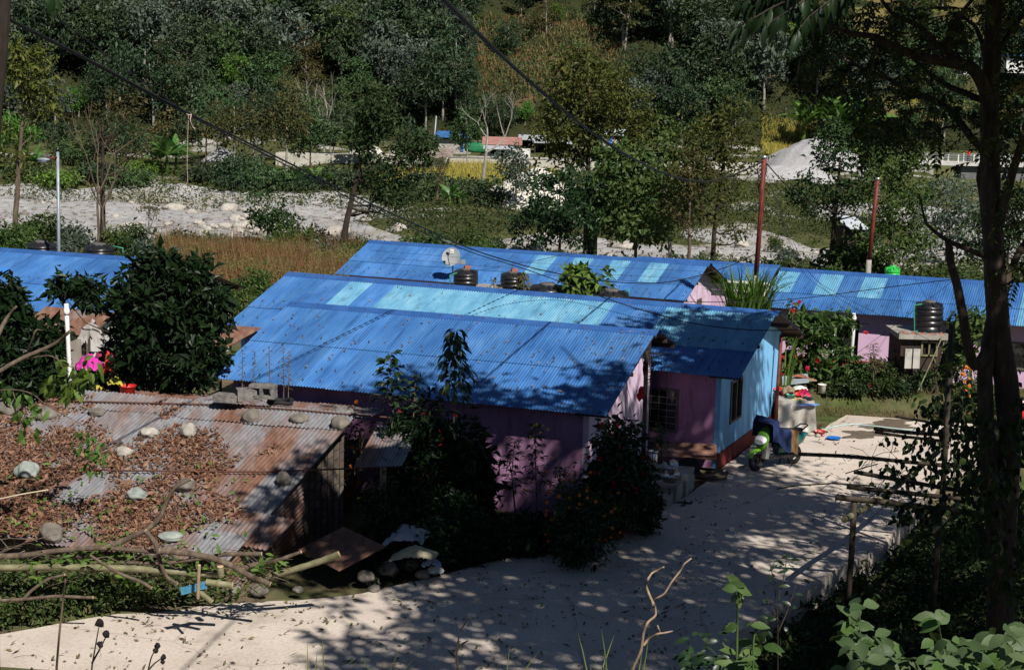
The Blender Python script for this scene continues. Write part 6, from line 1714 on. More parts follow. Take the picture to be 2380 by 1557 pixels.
cable('frayed pale string hanging from the knot in the thick cable', [(438, 266, 27.9), (437, 300, 27.9), (435, 360, 27.9), (435, 400, 27.9), (437, 418, 27.9), (433, 430, 27.9)], .0045, mat('pale_pink_string', (.5, .38, .33), rough=.9), 'string')
cable('looped pale string tied round the thick cable', [(425, 258, 27.9), (440, 270, 27.8), (446, 264, 27.9), (441, 280, 27.8), (448, 296, 27.9), (453, 300, 27.9)], .008, mat('pale_knotted_string', (.5, .38, .33), rough=.9), 'string')
t = thing('steps', 'three worn concrete steps between the flowers and the road', 'steps', at(1570, 1165, z=0))
cA, cB, cC = at(1594, 1153, z=0), at(1572, 1169, z=0), at(1549, 1185, z=0)
ul = np.array([-.93, .30, 0]); bk = unit(np.array([.30, .95, 0]))
def step(c, c2, hgt, wid, dep):
    P = [c, c + bk * dep, c + bk * dep + ul * wid, c + ul * wid]
    mb = MB(); P = np.array(P)
    mb.hexa(np.concatenate([P * [1, 1, 0] - [0, 0, .2], P * [1, 1, 0] + [0, 0, hgt]]))
    return mb
step(cA, None, .50, 1.3, 1.0).build('step', CONC, t)
step(cB, None, .38, 1.25, float(np.linalg.norm(cA - cB)) - .004).build('step', CONC, t)
step(cC, None, .26, 1.2, float(np.linalg.norm(cB - cC)) - .004).build('step', CONC, t)
def lath(name, lab, cat, p, prof, m, n=24, ax=None, group=None):
    o = MB().lathe(prof, p, n, ax=ax).build(name, m, loc=p)
    return tag(o, lab, cat, group)
p = at(1558, 1117, z=.52); p[2] = .502
r = 23 * p[1] / FPX
lath('steel_basin', 'wide steel basin of washed dishes standing on the top step', 'basin', p, [(.001, 0), (r * .78, 0), (r * .95, .13), (r * 1.06, .15), (r * 1.0, .145), (r * .74, .012), (.001, .012)], ALU)
def tilt(az, el):
    a = np.array([math.sin(az) * math.cos(el), -math.cos(az) * math.cos(el), math.sin(el)]); s1 = unit(np.cross([0, 0, 1], a)); return np.stack([s1, np.cross(a, s1), a])
lath('steel_plate', 'round steel plate standing upright at the front of the dish basin', 'plate', p + [-.03, -.06, .17], [(.001, 0), (.085, 0), (.11, .02), (.125, .022), (.11, .012), (.001, -.008)], STEEL, ax=tilt(-.2, .25))
lath('steel_plate', 'second steel plate leaning behind the front plate in the basin', 'plate', p + [.08, .03, .17], [(.001, 0), (.10, 0), (.13, .02), (.14, .022), (.13, .012), (.001, -.008)], STEEL, ax=tilt(.35, .3))
lath('steel_bowl', 'upturned steel bowl on top of the dishes in the basin', 'bowl', p + [.03, .02, .40], [(.001, .0), (.06, .0), (.115, .09), (.12, .095), (.11, .09), (.055, .008), (.001, .008)], STEEL, ax=tilt(.5, .55))
lath('steel_pot', 'steel pot lying under the bowl in the dish basin', 'pot', p + [.0, .06, .16], [(.001, 0), (.10, 0), (.12, .06), (.12, .16), (.13, .165), (.11, .16), (.001, .02)], STEEL)
p = at(1517, 1081, Y=39.2)
lath('milk_can', 'tall shiny steel can with a lid behind the red flowers', 'can', p, [(.001, 0), (.11, 0), (.115, .02), (.115, .26), (.09, .30), (.09, .33), (.125, .335), (.125, .37), (.10, .385), (.001, .39)], STEEL)
o = tag(MB().box((p[0], p[1], (p[2] + 0) / 2 - .05), (.5, .5, p[2] + .09)).build('block_stand', CONC, loc=p), 'rough block under the steel can behind the red flowers', 'block')
p = at(1543, 1096, Y=38.9)
lath('jug', 'pale plastic jug between the steel can and the dish basin', 'jug', p, [(.001, 0), (.08, 0), (.085, .16), (.05, .21), (.05, .24), (.04, .24), (.001, .2)], mat('milky_jug_plastic', (.42, .42, .40), rough=.4))
p = at(1600, 1085, Y=39.6)
lath('wok', 'large black pan leaning before the rusty sheet', 'pan', p + [0, 0, -.05], [(.001, 0), (.16, .03), (.27, .10), (.29, .11), (.26, .10), (.001, .02)], TYRE, ax=tilt(-.1, .9))
sheet_px('corrugated_sheet', 'rusty corrugated sheet leaning sideways against the mauve wall beside the steps', [at(1526, 1062, Y=40.6), at(1526, 1024, Y=41.6), at(1668, 1070, Y=40.3)], RUST2, pitch=.12, amp=.018)
for k, (u, v, ln_, rz) in enumerate([(1652, 1106, .5, .3), (1668, 1112, .45, .1), (1640, 1110, .5, -.2), (1680, 1103, .35, .8), (1660, 1098, .5, .5)]):
    q = at(u, v, z=.08); d_ = np.array([math.cos(rz), math.sin(rz), 0]) * ln_ / 2
    o = MB().tube([q - d_, q + d_ + [0, 0, .02]], .06, 9).build('firewood', BARK, loc=q); tag(o, 'short firewood log at the foot of the blue wall corner', 'log', 'firewood at the foot of the blue wall corner')
for k, (u, v, rz) in enumerate([(1583, 1168, .2), (1598, 1170, -.5), (1588, 1175, 1.0)]):
    q = at(u, v, z=.0)
    mb = MB(); mb.blob(q + [0, 0, .02], (.13, .05, .018), 3, 3, .02, rz=rz)
    mb.tube([q + [.09 * math.cos(rz) - .04 * math.sin(rz) * s, .09 * math.sin(rz) + .04 * math.cos(rz) * s, .03 + h] for s, h in ((-1, 0), (-.4, .05), (.4, .05), (1, 0))], .012, 5)
    o = mb.build('sandal', BLACKP, loc=q); tag(o, 'dark sandal lying on the road at the foot of the steps', 'sandal', 'sandals at the foot of the steps')
t = thing('cable_post', 'dark iron post with cable coils in front of the mauve wall window', 'post', at(1495, 1062, Y=38.6))
a, b_ = at(1503, 815, Y=38.6), at(1495, 1062, Y=38.6)
MB().tube([a, b_, (b_[0] - .02, b_[1], -.2)], .055, 10).build('post', DWOOD, t)
mb = MB(); gk = np.random.default_rng(8)
for k in range(7):
    c0 = a - [0, 0, .15 + .07 * k]; a_ = np.linspace(0, 2 * pi * 1.1, 12); rr = gk.uniform(.08, .2)
    mb.tube([c0 + [rr * math.cos(q) * .7 + .05, -.05 + .04 * math.sin(q), rr * math.sin(q) * 1.5] for q in a_], .01, 4)
mb.tube([a + [.0, -.02, -.05], a + [.55, -.02, -.08]], .018, 6); mb.build('cable_coils', CABLE, t)
t = thing('porch_post', 'dark red iron post holding the overhang right of the blue wall', 'post', at(1802, 978, z=0))
MB().tube([at(1816, 778, Y=46.2), at(1802, 978, Y=46.0)], .05, 8).build('post', REDP, t)
o = tag(MB().blob(at(1488, 918, Y=38.9), (.10, .05, .17), 9, 3, .25).build('red_cloth', REDPET, loc=at(1488, 918, Y=38.9)), 'small red cloth hanging by the window of the mauve wall', 'cloth')
p = at(1419, 1240, z=0)
t = thing('flower_pot', 'round pale green glazed pot at the road edge below the orange flowers', 'flower pot', p)
MB().lathe([(.001, 0), (.11, 0), (.15, .09), (.155, .18), (.12, .26), (.125, .29), (.11, .29), (.10, .25), (.001, .24)], p, 24).build('pot', mat('pale_green_glaze', [(.3, (.26, .29, .20)), (.7, (.42, .45, .33))], scale=6, rough=.35), t)
p = at(1452, 1232, z=0)
t = thing('flower_pot', 'dark clay flower pot right of the pale green one', 'flower pot', p)
MB().lathe([(.001, 0), (.10, 0), (.14, .22), (.155, .22), (.155, .25), (.13, .25), (.001, .22)], p, 24).build('pot', mat('dark_clay', (.08, .045, .03), rough=.9), t)
SG = mat('green_scooter_paint', (.09, .25, .02), rough=.22, spec=.6)
SGY = mat('silver_grey_scooter_paint', (.34, .33, .32), rough=.3, metal=.3)
ST_ = mat('teal_scooter_paint', (.01, .13, .12), rough=.25, spec=.6)
SD = mat('black_scooter_plastic', (.02, .02, .022), rough=.5)
HL = mat('headlight_glass', (.75, .78, .80), rough=.08, spec=.8)
pf, pr = at(1757, 1093, z=0), at(1840, 1078, z=0)
hd_ = unit(pf - pr);
rzs = math.atan2(hd_[1], hd_[0])
scoot = thing('scooter', 'green and silver scooter parked beside the blue wall', 'scooter', (pf[0], pf[1], 0), rzs); scoot.scale = (1.13,) * 3
def L_():
    m = MB(); m.local = True; return m
WB = -1.24
def wheel(x, par):
    m = L_(); a = np.linspace(0, 2 * pi, 29)
    m.tube([(x + .19 * math.cos(q), 0, .225 + .19 * math.sin(q)) for q in a], .05, 10, cap=False); w_ = m.build('tyre', TYRE, par)
    m = L_(); m.tube([(x + .135 * math.cos(q), 0, .225 + .135 * math.sin(q)) for q in a], .014, 8, cap=False)
    for k in range(5):
        q = k * 2 * pi / 5; m.tube([(x, 0, .225), (x + .13 * math.cos(q), 0, .225 + .13 * math.sin(q))], .014, 6)
    m.tube([(x, -.05, .225), (x, .05, .225)], .035, 10); m.build('rim', mat('orange_pinstripe_rim', (.06, .04, .03), rough=.4, metal=.6), w_)
    return w_
wheel(0, scoot); wheel(WB, scoot)
def skin(m, secs, n=16):
    """loft through elliptic sections: (x, z, half width, half height)"""
    a = np.linspace(0, 2 * pi, n, endpoint=False); V = []
    for x, z, hw, hh in secs:
        c_ = np.sign(np.cos(a)) * np.abs(np.cos(a)) ** .75; s_ = np.sign(np.sin(a)) * np.abs(np.sin(a)) ** .75
        V.append(np.stack([np.full(n, x), hw * c_, z + hh * s_], 1))
    V = np.concatenate(V); j = np.arange(n); k = (j + 1) % n
    F = np.concatenate([np.stack([i * n + j, i * n + k, (i + 1) * n + k, (i + 1) * n + j], 1) for i in range(len(secs) - 1)])
    m.add(V, F, 0, True); e = len(secs) - 1
    m.add(V[:n], [tuple(range(n))]); m.add(V[e * n:], [tuple(range(n))[::-1]])
    return m
m = L_()      # front mudguard
a = np.linspace(-.1, 1.35, 12)
V = []
for q in a:
    for w_, dr in ((-.085, -.035), (-.06, .0), (0, .012), (.06, .0), (.085, -.035)):
        V.append((.275 * math.cos(q + .5) + dr * math.cos(q + .5), w_ * (1 - .25 * abs(q - .6)), .225 + (.275 + dr) * math.sin(q + .5)))
i = (np.arange(11)[:, None] * 5 + np.arange(4)[None]).reshape(-1)
m.add(V, np.stack([i, i + 1, i + 6, i + 5], 1), 0, True); mg = m.build('mudguard', SG, scoot)
m = L_()
c0 = np.array([.12, -.088, .40])
m.add([c0 + [.05, 0, 0], c0 + [0, -.004, .05], c0 + [-.05, 0, 0], c0 + [0, .002, -.05]], [(0, 1, 2, 3)]); m.add([c0 + [.03, -.004, 0], c0 + [0, -.007, .03], c0 + [-.03, -.004, 0], c0 + [0, -.002, -.03]], [(0, 1, 2, 3)], 1)
m.build('sticker', [mat('pale_gold_sticker', (.5, .42, .15), rough=.4), ST_], mg)
m = L_(); m.tube([(-.03, .07, .225), (-.13, .07, .5), (-.2, .0, .75)], .025, 8); m.tube([(-.03, -.07, .225), (-.13, -.07, .5), (-.2, 0, .75)], .025, 8); m.build('fork', SD, scoot)
m = L_(); skin(m, [(-.10, .52, .10, .06), (-.13, .62, .17, .12), (-.19, .76, .20, .12), (-.26, .92, .13, .07), (-.28, .97, .06, .03)]); fr = m.build('front_cowl', SG, scoot)
m = L_(); skin(m, [(-.045, .66, .13, .055), (-.075, .69, .17, .075), (-.13, .72, .165, .08)]); m.build('headlight', HL, fr)
m = L_(); m.hexa([(-.20, -.19, .28), (-.13, -.15, .28), (-.13, .15, .28), (-.20, .19, .28), (-.24, -.22, .66), (-.16, -.17, .66), (-.16, .17, .66), (-.24, .22, .66)])
m.build('leg_shield', SGY, scoot)
m = L_(); m.hexa([(-.75, -.17, .24), (-.18, -.15, .24), (-.18, .15, .24), (-.75, .17, .24), (-.75, -.18, .29), (-.20, -.16, .29), (-.20, .16, .29), (-.75, .18, .29)]); m.build('floorboard', SD, scoot)
m = L_(); skin(m, [(-.62, .42, .10, .12), (-.80, .50, .17, .19), (-1.1, .56, .19, .19), (-1.4, .62, .15, .13), (-1.58, .68, .07, .05)]); m.build('rear_body', ST_, scoot)
m = L_(); skin(m, [(-.60, .74, .08, .03), (-.72, .74, .14, .05), (-1.05, .76, .16, .055), (-1.35, .80, .14, .05), (-1.45, .81, .08, .03)]); m.build('seat', SD, scoot)
m = L_(); m.tube([(-1.3, .13, .80), (-1.55, .11, .90), (-1.62, 0, .91), (-1.55, -.11, .90), (-1.3, -.13, .80)], .018, 8); m.build('grab_rail', SD, scoot)
m = L_(); m.tube([(-.26, -.34, 1.0), (-.28, -.12, 1.02), (-.28, .12, 1.02), (-.26, .34, 1.0)], .018, 8); m.build('handlebar', SD, scoot)
m = L_(); m.tube([(-.95, -.08, .3), (-.98, -.2, .02)], .018, 6); m.tube([(-.95, .08, .3), (-.98, .2, .02)], .018, 6); m.build('stand', SD, scoot)
m = L_(); skin(m, [(-.8, .25, .12, .08), (-1.1, .25, .14, .11), (-1.4, .27, .06, .06)]); m.build('engine', SD, scoot)
for s_ in (-1, 1):
    m = L_(); m.tube([(-.28, .2 * s_, 1.02), (-.27, .27 * s_, 1.16)], .008, 5); m.blob((-.27, .29 * s_, 1.19), (.02, .06, .04), 3, 2, .02); m.build('mirror', SD, scoot)
CL, nt, b = _nt('blue_and_tan_blanket')
tc = nt.nodes.new('ShaderNodeTexCoord'); sp = nt.nodes.new('ShaderNodeSeparateXYZ'); nt.links.new(tc.outputs['Object'], sp.inputs[0])
f = node(nt, 'ShaderNodeMath', operation='LESS_THAN'); f.inputs[1].default_value = -.92; nt.links.new(sp.outputs['X'], f.inputs[0])
nt.links.new(mixc(nt, f.outputs[0], ramp(nt, noise(nt, 5, 5), [(.3, (.004, .014, .07)), (.7, (.008, .026, .11))]), ramp(nt, noise(nt, 6, 5), [(.3, (.14, .08, .03)), (.7, (.23, .14, .06))])), b.inputs['Base Color']); b.inputs['Roughness'].default_value = .9
n = 40
U_, V_ = np.meshgrid(np.linspace(-.16, -1.16, n), np.linspace(-1, 1, n))
ridge = np.interp(U_, [-1.2, -1.0, -.62, -.42, -.3, -.2, -.1], [.83, .84, .90, 1.06, 1.20, 1.14, 1.0])
wid = np.interp(U_, [-1.2, -.7, -.45, -.28, -.1], [.19, .18, .24, .36, .28])
edge_ = np.clip(np.abs(V_) - .35, 0, 1) / .65
drop = np.interp(U_, [-1.2, -.9, -.5, -.28, -.1], [.52, .48, .36, .46, .30])
Z_ = ridge - edge_ ** 1.3 * drop - .05 * V_ ** 2 + .018 * np.sin(U_ * 22 + V_ * 4) * edge_ + .012 * np.sin(V_ * 11 + U_ * 9)
Yb = wid * (np.sign(V_) * np.minimum(np.abs(V_), .42) / .42 + V_ * .10 + .05 * np.sin(U_ * 18) * edge_ * np.sign(V_))
m = MB()
i = (np.arange(n - 1)[:, None] * n + np.arange(n - 1)[None]).reshape(-1)
m.add(np.stack([U_, Yb, Z_ + .02], -1).reshape(-1, 3), np.stack([i, i + 1, i + n + 1, i + n], 1), 0, True)
o = m.build('blanket', CL); o.scale = (1.13,) * 3; o.location = (pf[0], pf[1], 0); o.rotation_euler = (0, 0, rzs)
tag(o, 'dark blue blanket with a tan end draped over the scooter', 'blanket')
def plas(name, c, rough=.4): return mat(name, c, rough=rough, spec=.4)
def bas(name, lab, cat, u, v, r, h, m, Y=None, z=None, ax=None):
    p = at(u, v, Y=Y, z=z)
    return lath(name, lab, cat, p, [(.001, 0), (r * .72, 0), (r * .95, h * .92), (r * 1.06, h), (r * .98, h * .97), (r * .68, .012), (.001, .012)], m, ax=ax)
p0 = at(1843, 1006, z=0)
WT = p0[1]
zt_ = at(1843, 934, Y=WT)[2]
t = thing('wash_table', 'low masonry wash table under a grey plastic sheet, right of the blue wall', 'table', p0)
xa, xb = at(1811, 990, Y=WT)[0], at(1884, 990, Y=WT)[0]
MB().box(((xa + xb) / 2, WT + .8, zt_ / 2), (xb - xa - .06, 1.3, zt_ - .03)).build('base', BLOCKM, t)
n = 30
PL = mat('grey_plastic_sheet', [(.3, (.24, .215, .185)), (.55, (.36, .34, .30)), (.8, (.50, .48, .44))], scale=4, rough=.4, spec=.4)
xs_ = np.linspace(xa - .04, xb + .06, n); rows_ = []
for k, (yy, zz, fo_) in enumerate(((WT + 1.4, zt_ + .01, 0), (WT + .75, zt_ + .012, 0), (WT + .10, zt_ + .008, .2), (WT + .03, zt_ - .12, .5), (WT - .02, zt_ * .5, .9), (WT - .10, .1, 1.2), (WT - .22, .03, 1.4))):
    rows_.append(np.stack([xs_ + .10 * k / 6 * (xs_ - xa) / (xb - xa), yy - .08 * fo_ * np.sin(xs_ * 7 + k * .5) - .05 * fo_ * np.sin(xs_ * 17 + k), np.full(n, zz) + .03 * fo_ * np.sin(xs_ * 7)], 1))
m = MB(); i = (np.arange(6)[:, None] * n + np.arange(n - 1)[None]).reshape(-1); m.add(np.concatenate(rows_), np.stack([i, i + 1, i + n + 1, i + n], 1), 0, True); m.build('plastic_sheet', PL, t)
zz = zt_ + .016
RED = plas('red_plastic', (.55, .025, .02));
bas('red_basin', 'red plastic basin tipped on the wash table', 'basin', 1852, 917, .16, .11, RED, Y=WT + .9, ax=tilt(.1, 1.0))
bas('teal_basin', 'pale teal plastic tub on the wash table', 'tub', 1838, 926, .14, .13, plas('teal_plastic', (.20, .48, .36)), Y=WT + .5)
bas('red_cup', 'small red bowl at the left on the wash table', 'bowl', 1820, 917, .07, .09, RED, Y=WT + .8)
cloth('cloth', 'crumpled pink red cloth on the right of the wash table', 'cloth', 1871, 922, .14, .2, .16, plain('pink_red_cloth', (.55, .02, .10)), 11, Y=WT + .5)
cloth('cloth', 'blue sheet hanging over the right corner of the wash table', 'cloth', 1876, 942, .28, .22, .06, plain('faded_blue_sheet', (.10, .18, .42)), 12, Y=WT + .15)
cloth('cloth', 'yellow cloth in front on the wash table', 'cloth', 1856, 931, .17, .14, .06, plain('dull_yellow_cloth', (.58, .44, .20)), 13, Y=WT + .3)
cloth('cloth', 'pale pink cloth between the yellow and the blue ones', 'cloth', 1868, 935, .13, .1, .07, plain('pale_pink_cloth', (.62, .42, .36)), 14, Y=WT + .22)
cloth('cloth', 'pale green and white cloth at the back of the wash table', 'cloth', 1858, 905, .2, .2, .08, plain('white_green_cloth', (.60, .66, .58)), 15, Y=WT + 1.1)
cloth('straw_bundle', 'brown bundle of straw on the wash table behind the teal tub', 'straw', 1833, 915, .2, .2, .16, mat('straw', [(.3, (.14, .10, .06)), (.7, (.30, .23, .14))], scale=14, rough=.95), 16, Y=WT + .8)
cloth('cloth', 'black cloth at the right edge of the wash table', 'cloth', 1882, 930, .1, .1, .07, plain('black_cloth', (.02, .02, .025)), 17, Y=WT + .3)
p = at(1791, 962, Y=46.7); hz = at(1791, 907, Y=46.7)[2] - p[2]
t = thing('drum', 'black plastic drum beside the blue wall', 'drum', p)
MB().lathe([(.001, 0), (.15, 0), (.16, .03), (.16, hz * .3), (.15, hz * .32), (.16, hz * .35), (.16, hz * .65), (.15, hz * .67), (.16, hz * .7), (.155, hz * .95), (.12, hz), (.001, hz)], p, 24).build('body', BLACKP, t)
q = thing('drum_stand', 'red brown timber stand under the black drum', 'stand', (p[0], p[1], 0)); MB().box((p[0], p[1], p[2] / 2 - .003), (.34, .3, p[2])).build('stand', REDP, q)
cloth('cloth', 'bright red cloth lying over the black drum', 'cloth', 1791, 906, .15, .13, .07, plain('bright_red_cloth', (.62, .03, .05)), 18, Y=46.65)
p = at(1801, 920, Y=47.1)
t = thing('jerrycan', 'red and yellow jerrycan lying behind the black drum', 'jerrycan', p)
MB().box(p + [0, 0, .13], (.36, .25, .27), rz=.2, taper=.9).build('body', RED, t); MB().box(p + [.19, .03, .13], (.05, .23, .25), rz=.2).build('side', plas('yellow_plastic', (.60, .50, .04)), t); MB().tube([p + [-.1, 0, .26], p + [-.1, 0, .31]], .03, 10).build('cap', RED, t)
t = thing('plank_table', 'rough table of grey blue metal sheet before the garden', 'table', at(1845, 905, Y=48.6))
a, c = at(1810, 897, Y=48.2), at(1880, 889, Y=48.2); a2, c2 = at(1810, 878, Y=49.4), at(1877, 871, Y=49.4)
m = MB(); m.hexa([a, c, c2, a2, a + [0, 0, .04], c + [0, 0, .04], c2 + [0, 0, .04], a2 + [0, 0, .04]]); m.build('top', mat('grey_blue_sheet', [(.3, (.24, .30, .33)), (.7, (.38, .44, .47))], scale=2, rough=.5), t)
for q in (a + [.1, .1, 0], c + [-.1, .1, 0], a2 + [.1, -.1, 0], c2 + [-.1, -.1, 0]):
    MB().tube([q - [0, 0, .004], (q[0], q[1], float(gz(q[0], q[1])) - .05)], .05, 6).build('leg', DWOOD, t)
p = at(1865, 884, Y=48.8); o = MB().box(p + [0, 0, .02], (.8, .35, .025), rz=.18).build('board', mat('brown_board', (.30, .20, .13), rough=.85), loc=p); tag(o, 'brown board lying on the grey blue table', 'board')
p = at(1861, 879, Y=48.85); o = MB().blob(p + [0, 0, .06], (.22, .1, .05), 3, 3, .3).build('dried_fish', BRICK, loc=p); o.name = 'chilli_heap'; tag(o, 'small reddish heap drying on the brown board', 'heap')
bas('bucket', 'white plastic bucket at the edge of the garden bank', 'bucket', 1910, 913, .13, .27, plas('white_bucket_plastic', (.68, .66, .58)), Y=48.9)
bas('red_basin', 'red basin standing on the yard near the sticks', 'basin', 1905, 1012, .17, .14, RED, z=.004)
bas('blue_basin', 'flat blue basin standing on the yard', 'basin', 1938, 1021, .2, .06, plas('blue_plastic', (.02, .16, .55)), z=.004)
lath('pan', 'dented grey pan behind the scooter', 'pan', at(1795, 982, Y=46.2), [(.001, 0), (.2, .01), (.27, .07), (.28, .075), (.26, .065), (.001, .02)], ALU)
P = [at(u, v, z=.02) for u, v in ((1885, 1003), (1920, 997), (1950, 988), (1990, 985), (2050, 992), (2110, 999), (2180, 1008))]
k = np.linspace(0, 6, 40); P = np.array(P); Q = np.stack([np.interp(k, np.arange(7), P[:, i]) for i in range(3)], 1)
for _ in range(6): Q[1:-1] = (Q[:-2] + 2 * Q[1:-1] + Q[2:]) / 4
tag(MB().tube(Q, .02, 6).build('hose', mat('pale_cyan_hose', (.40, .55, .55), rough=.5), loc=P[0]), 'pale cyan hose lying across the sunny yard', 'hose')
gk = np.random.default_rng(12)
for k in range(9):
    q = at(1893 + gk.uniform(-12, 14), 1000 + gk.uniform(-6, 4), z=.05); a_ = gk.uniform(0, 3.1); l_ = gk.uniform(.15, .35); d = np.array([math.cos(a_), math.sin(a_), gk.uniform(-.1, .5)]) * l_
    o = MB().tube([q - d, q + d], .018, 6).build('stick', BARKD, loc=q); tag(o, 'dark stick in the small pile beside the red basin', 'stick', 'sticks piled beside the red basin')
for k in range(8):
    q = at(1885 + k * 4, 1005 + gk.uniform(-4, 10), z=.02); r_ = gk.uniform(.04, .09)
    o = MB().blob(q + [0, 0, r_ * .4], (r_ * 1.2, r_, r_ * .7), 500 + k, 2, .25).build('yard_stone', STONEP, loc=q); tag(o, 'small stone at the foot of the plastic sheet', 'stone', 'stones at the foot of the plastic sheet')
def hang(lab, u0, u1, v0, v1, Y, m, seed):
    g = np.random.default_rng(seed); n = 16; rows = 8
    V = []
    for r in range(rows):
        for k in range(n):
            u = u0 + (u1 - u0) * k / (n - 1); v = v0 + (v1 - v0) * r / (rows - 1) * (1 - .06 * math.sin(3.1 * k / (n - 1)))
            q = at(u, v, Y=Y); q[1] += .05 * math.sin(k * 1.2 + seed) * r / rows; V.append(q)
    m_ = MB(); i = (np.arange(rows - 1)[:, None] * n + np.arange(n - 1)[None]).reshape(-1)
    m_.add(V, np.stack([i, i + 1, i + n + 1, i + n], 1), 0, True)
    tag(m_.build('washing', m, loc=V[0]), lab, 'cloth')
WC = plain('white_washing', (.74, .75, .80))
hang('white sheet hanging at the left behind the leafy shrub', 1824, 1848, 812, 846, 51.4, WC, 1)
hang('white cloth hanging behind the middle of the leafy shrub', 1870, 1898, 822, 848, 51.5, WC, 2)
hang('white cloth hanging high at the door of the pink house', 1928, 1949, 766, 790, 51.6, WC, 3)
hang('white cloth hanging low left of the person', 1925, 1946, 808, 838, 51.6, WC, 4)
cable('thin washing line behind the leafy shrub', [(1800, 818, 51.5), (1870, 812, 51.5), (1980, 800, 51.5)], .006)
def person(label, foot, h, face, cols, pose='stand', name='person'):
    """one continuous body grown from a skeleton, with hair and clothing as children"""
    t = thing(name, label, 'person', foot, face)
    s = h / 1.6
    J = {'pel': (0, 0, .88), 'sp': (0, .01, 1.05), 'ch': (0, .0, 1.24), 'nk': (0, -.01, 1.37), 'hd': (0, -.02, 1.45), 'tp': (0, -.01, 1.56)}
    for sd_, sg in (('l', 1), ('r', -1)):
        J.update({'sh' + sd_: (.17 * sg, 0, 1.30), 'el' + sd_: (.22 * sg, -.04, 1.04), 'wr' + sd_: (.18 * sg, -.20, .90), 'ha' + sd_: (.15 * sg, -.27, .87),
                  'hp' + sd_: (.09 * sg, 0, .84), 'kn' + sd_: (.095 * sg, -.02, .46), 'an' + sd_: (.09 * sg, .03, .07), 'to' + sd_: (.10 * sg, -.13, .03)})
        for f_ in range(4): J['f%d%s' % (f_, sd_)] = ((.135 + .014 * f_) * sg, -.345 + .008 * abs(f_ - 1.5), .85 - .004 * f_)
        J['th' + sd_] = (.11 * sg, -.30, .885)
    E = [('pel', 'sp'), ('sp', 'ch'), ('ch', 'nk'), ('nk', 'hd'), ('hd', 'tp')]
    for q in 'lr':
        E += [('ch', 'sh' + q), ('sh' + q, 'el' + q), ('el' + q, 'wr' + q), ('wr' + q, 'ha' + q), ('pel', 'hp' + q), ('hp' + q, 'kn' + q), ('kn' + q, 'an' + q), ('an' + q, 'to' + q), ('ha' + q, 'th' + q)] + [('ha' + q, 'f%d%s' % (f_, q)) for f_ in range(4)]
    Rr = {'pel': .13, 'sp': .115, 'ch': .125, 'nk': .052, 'hd': .088, 'tp': .075, 'sh': .06, 'el': .042, 'wr': .028, 'ha': .03, 'hp': .088, 'kn': .058, 'an': .038, 'to': .032, 'f0': .009, 'f1': .009, 'f2': .009, 'f3': .008, 'th': .011}
    names = list(J); me = bpy.data.meshes.new('body')
    me.from_pydata([tuple(c * s for c in J[k]) for k in names], [(names.index(a), names.index(b)) for a, b in E], [])
    o = bpy.data.objects.new('body', me); COL.objects.link(o); o.parent = t
    md = o.modifiers.new('Skin', 'SKIN')
    for k, nme in enumerate(names):
        r_ = Rr.get(nme) or Rr.get(nme[:2]); v = me.skin_vertices[0].data[k]; v.radius = (r_ * s, r_ * s * .85); v.use_root = (nme == 'pel')
    sb = o.modifiers.new('Subdivision', 'SUBSURF'); sb.levels = 2; sb.render_levels = 2
    me.materials.append(cols['skin'])
    def P(v): return np.array(v) * s
    m = L_(); m.blob(P((0, .02, 1.52)), np.array((.105, .115, .105)) * s, 5, 3, .04); m.blob(P((0, .10, 1.40)), np.array((.06, .05, .10)) * s, 6, 3, .05); m.build('hair', cols['hair'], t)
    m = L_(); m.blob(P((0, -.115, 1.475)), np.array((.017, .022, .02)) * s, 7, 2, .02); m.build('nose', cols['skin'], t)
    m = L_()
    for sg in (1, -1): m.blob(P((.032 * sg, -.103, 1.495)), np.array((.012, .008, .008)) * s, 8, 2, .02)
    m.blob(P((0, -.103, 1.425)), np.array((.024, .008, .006)) * s, 9, 2, .02); m.build('eyes_and_mouth', cols['hair'], t)
    m = L_()
    for sg in (1, -1): m.blob(P((.092 * sg, 0, 1.475)), np.array((.012, .02, .03)) * s, 10, 2, .03)
    m.build('ears', cols['skin'], t)
    m = L_(); m.lathe([(.10 * s, .84 * s), (.15 * s, .86 * s), (.135 * s, 1.02 * s), (.155 * s, 1.22 * s), (.15 * s, 1.31 * s), (.07 * s, 1.365 * s)], (0, 0, 0), 20)
    for sg in (1, -1): m.tube([P((.13 * sg, 0, 1.30)), P((.19 * sg, -.01, 1.2)), P((.215 * sg, -.03, 1.1))], [.072 * s, .066 * s, .058 * s], 12)
    m.build('shirt', cols['top'], t)
    m = L_(); a = np.linspace(0, 2 * pi, 24, endpoint=False); prof = [(.145, .93), (.16, .84), (.175, .6), (.19, .35), (.205, .12)]
    V = np.concatenate([np.stack([np.cos(a) * r_ * s * (1 + .05 * np.sin(a * 7) * (.95 - z)), np.sin(a) * r_ * s * .9 * (1 + .05 * np.sin(a * 7) * (.95 - z)), np.full(24, z * s)], 1) for r_, z in prof])
    j = np.arange(24); k = (j + 1) % 24
    m.add(V, np.concatenate([np.stack([i * 24 + j, i * 24 + k, (i + 1) * 24 + k, (i + 1) * 24 + j], 1) for i in range(4)]), 0, True); m.build('skirt', cols['skirt'], t)
    return t
SKIN = mat('brown_skin', (.26, .13, .08), rough=.6); HAIR = mat('black_hair', (.012, .010, .010), rough=.5)
tp_ = at(1948, 806, Y=51.0); ft = gnd(1950, 51.0)
person('person with dark hair, blue top and red skirt at the door of the pink house', ft, max(1.35, min(1.7, tp_[2] - ft[2])), 2.6, dict(skin=SKIN, hair=HAIR, top=plain('blue_shirt', (.03, .06, .22)), skirt=plain('red_skirt', (.48, .035, .05))))
tb = at(2252, 352, Y=201.5);
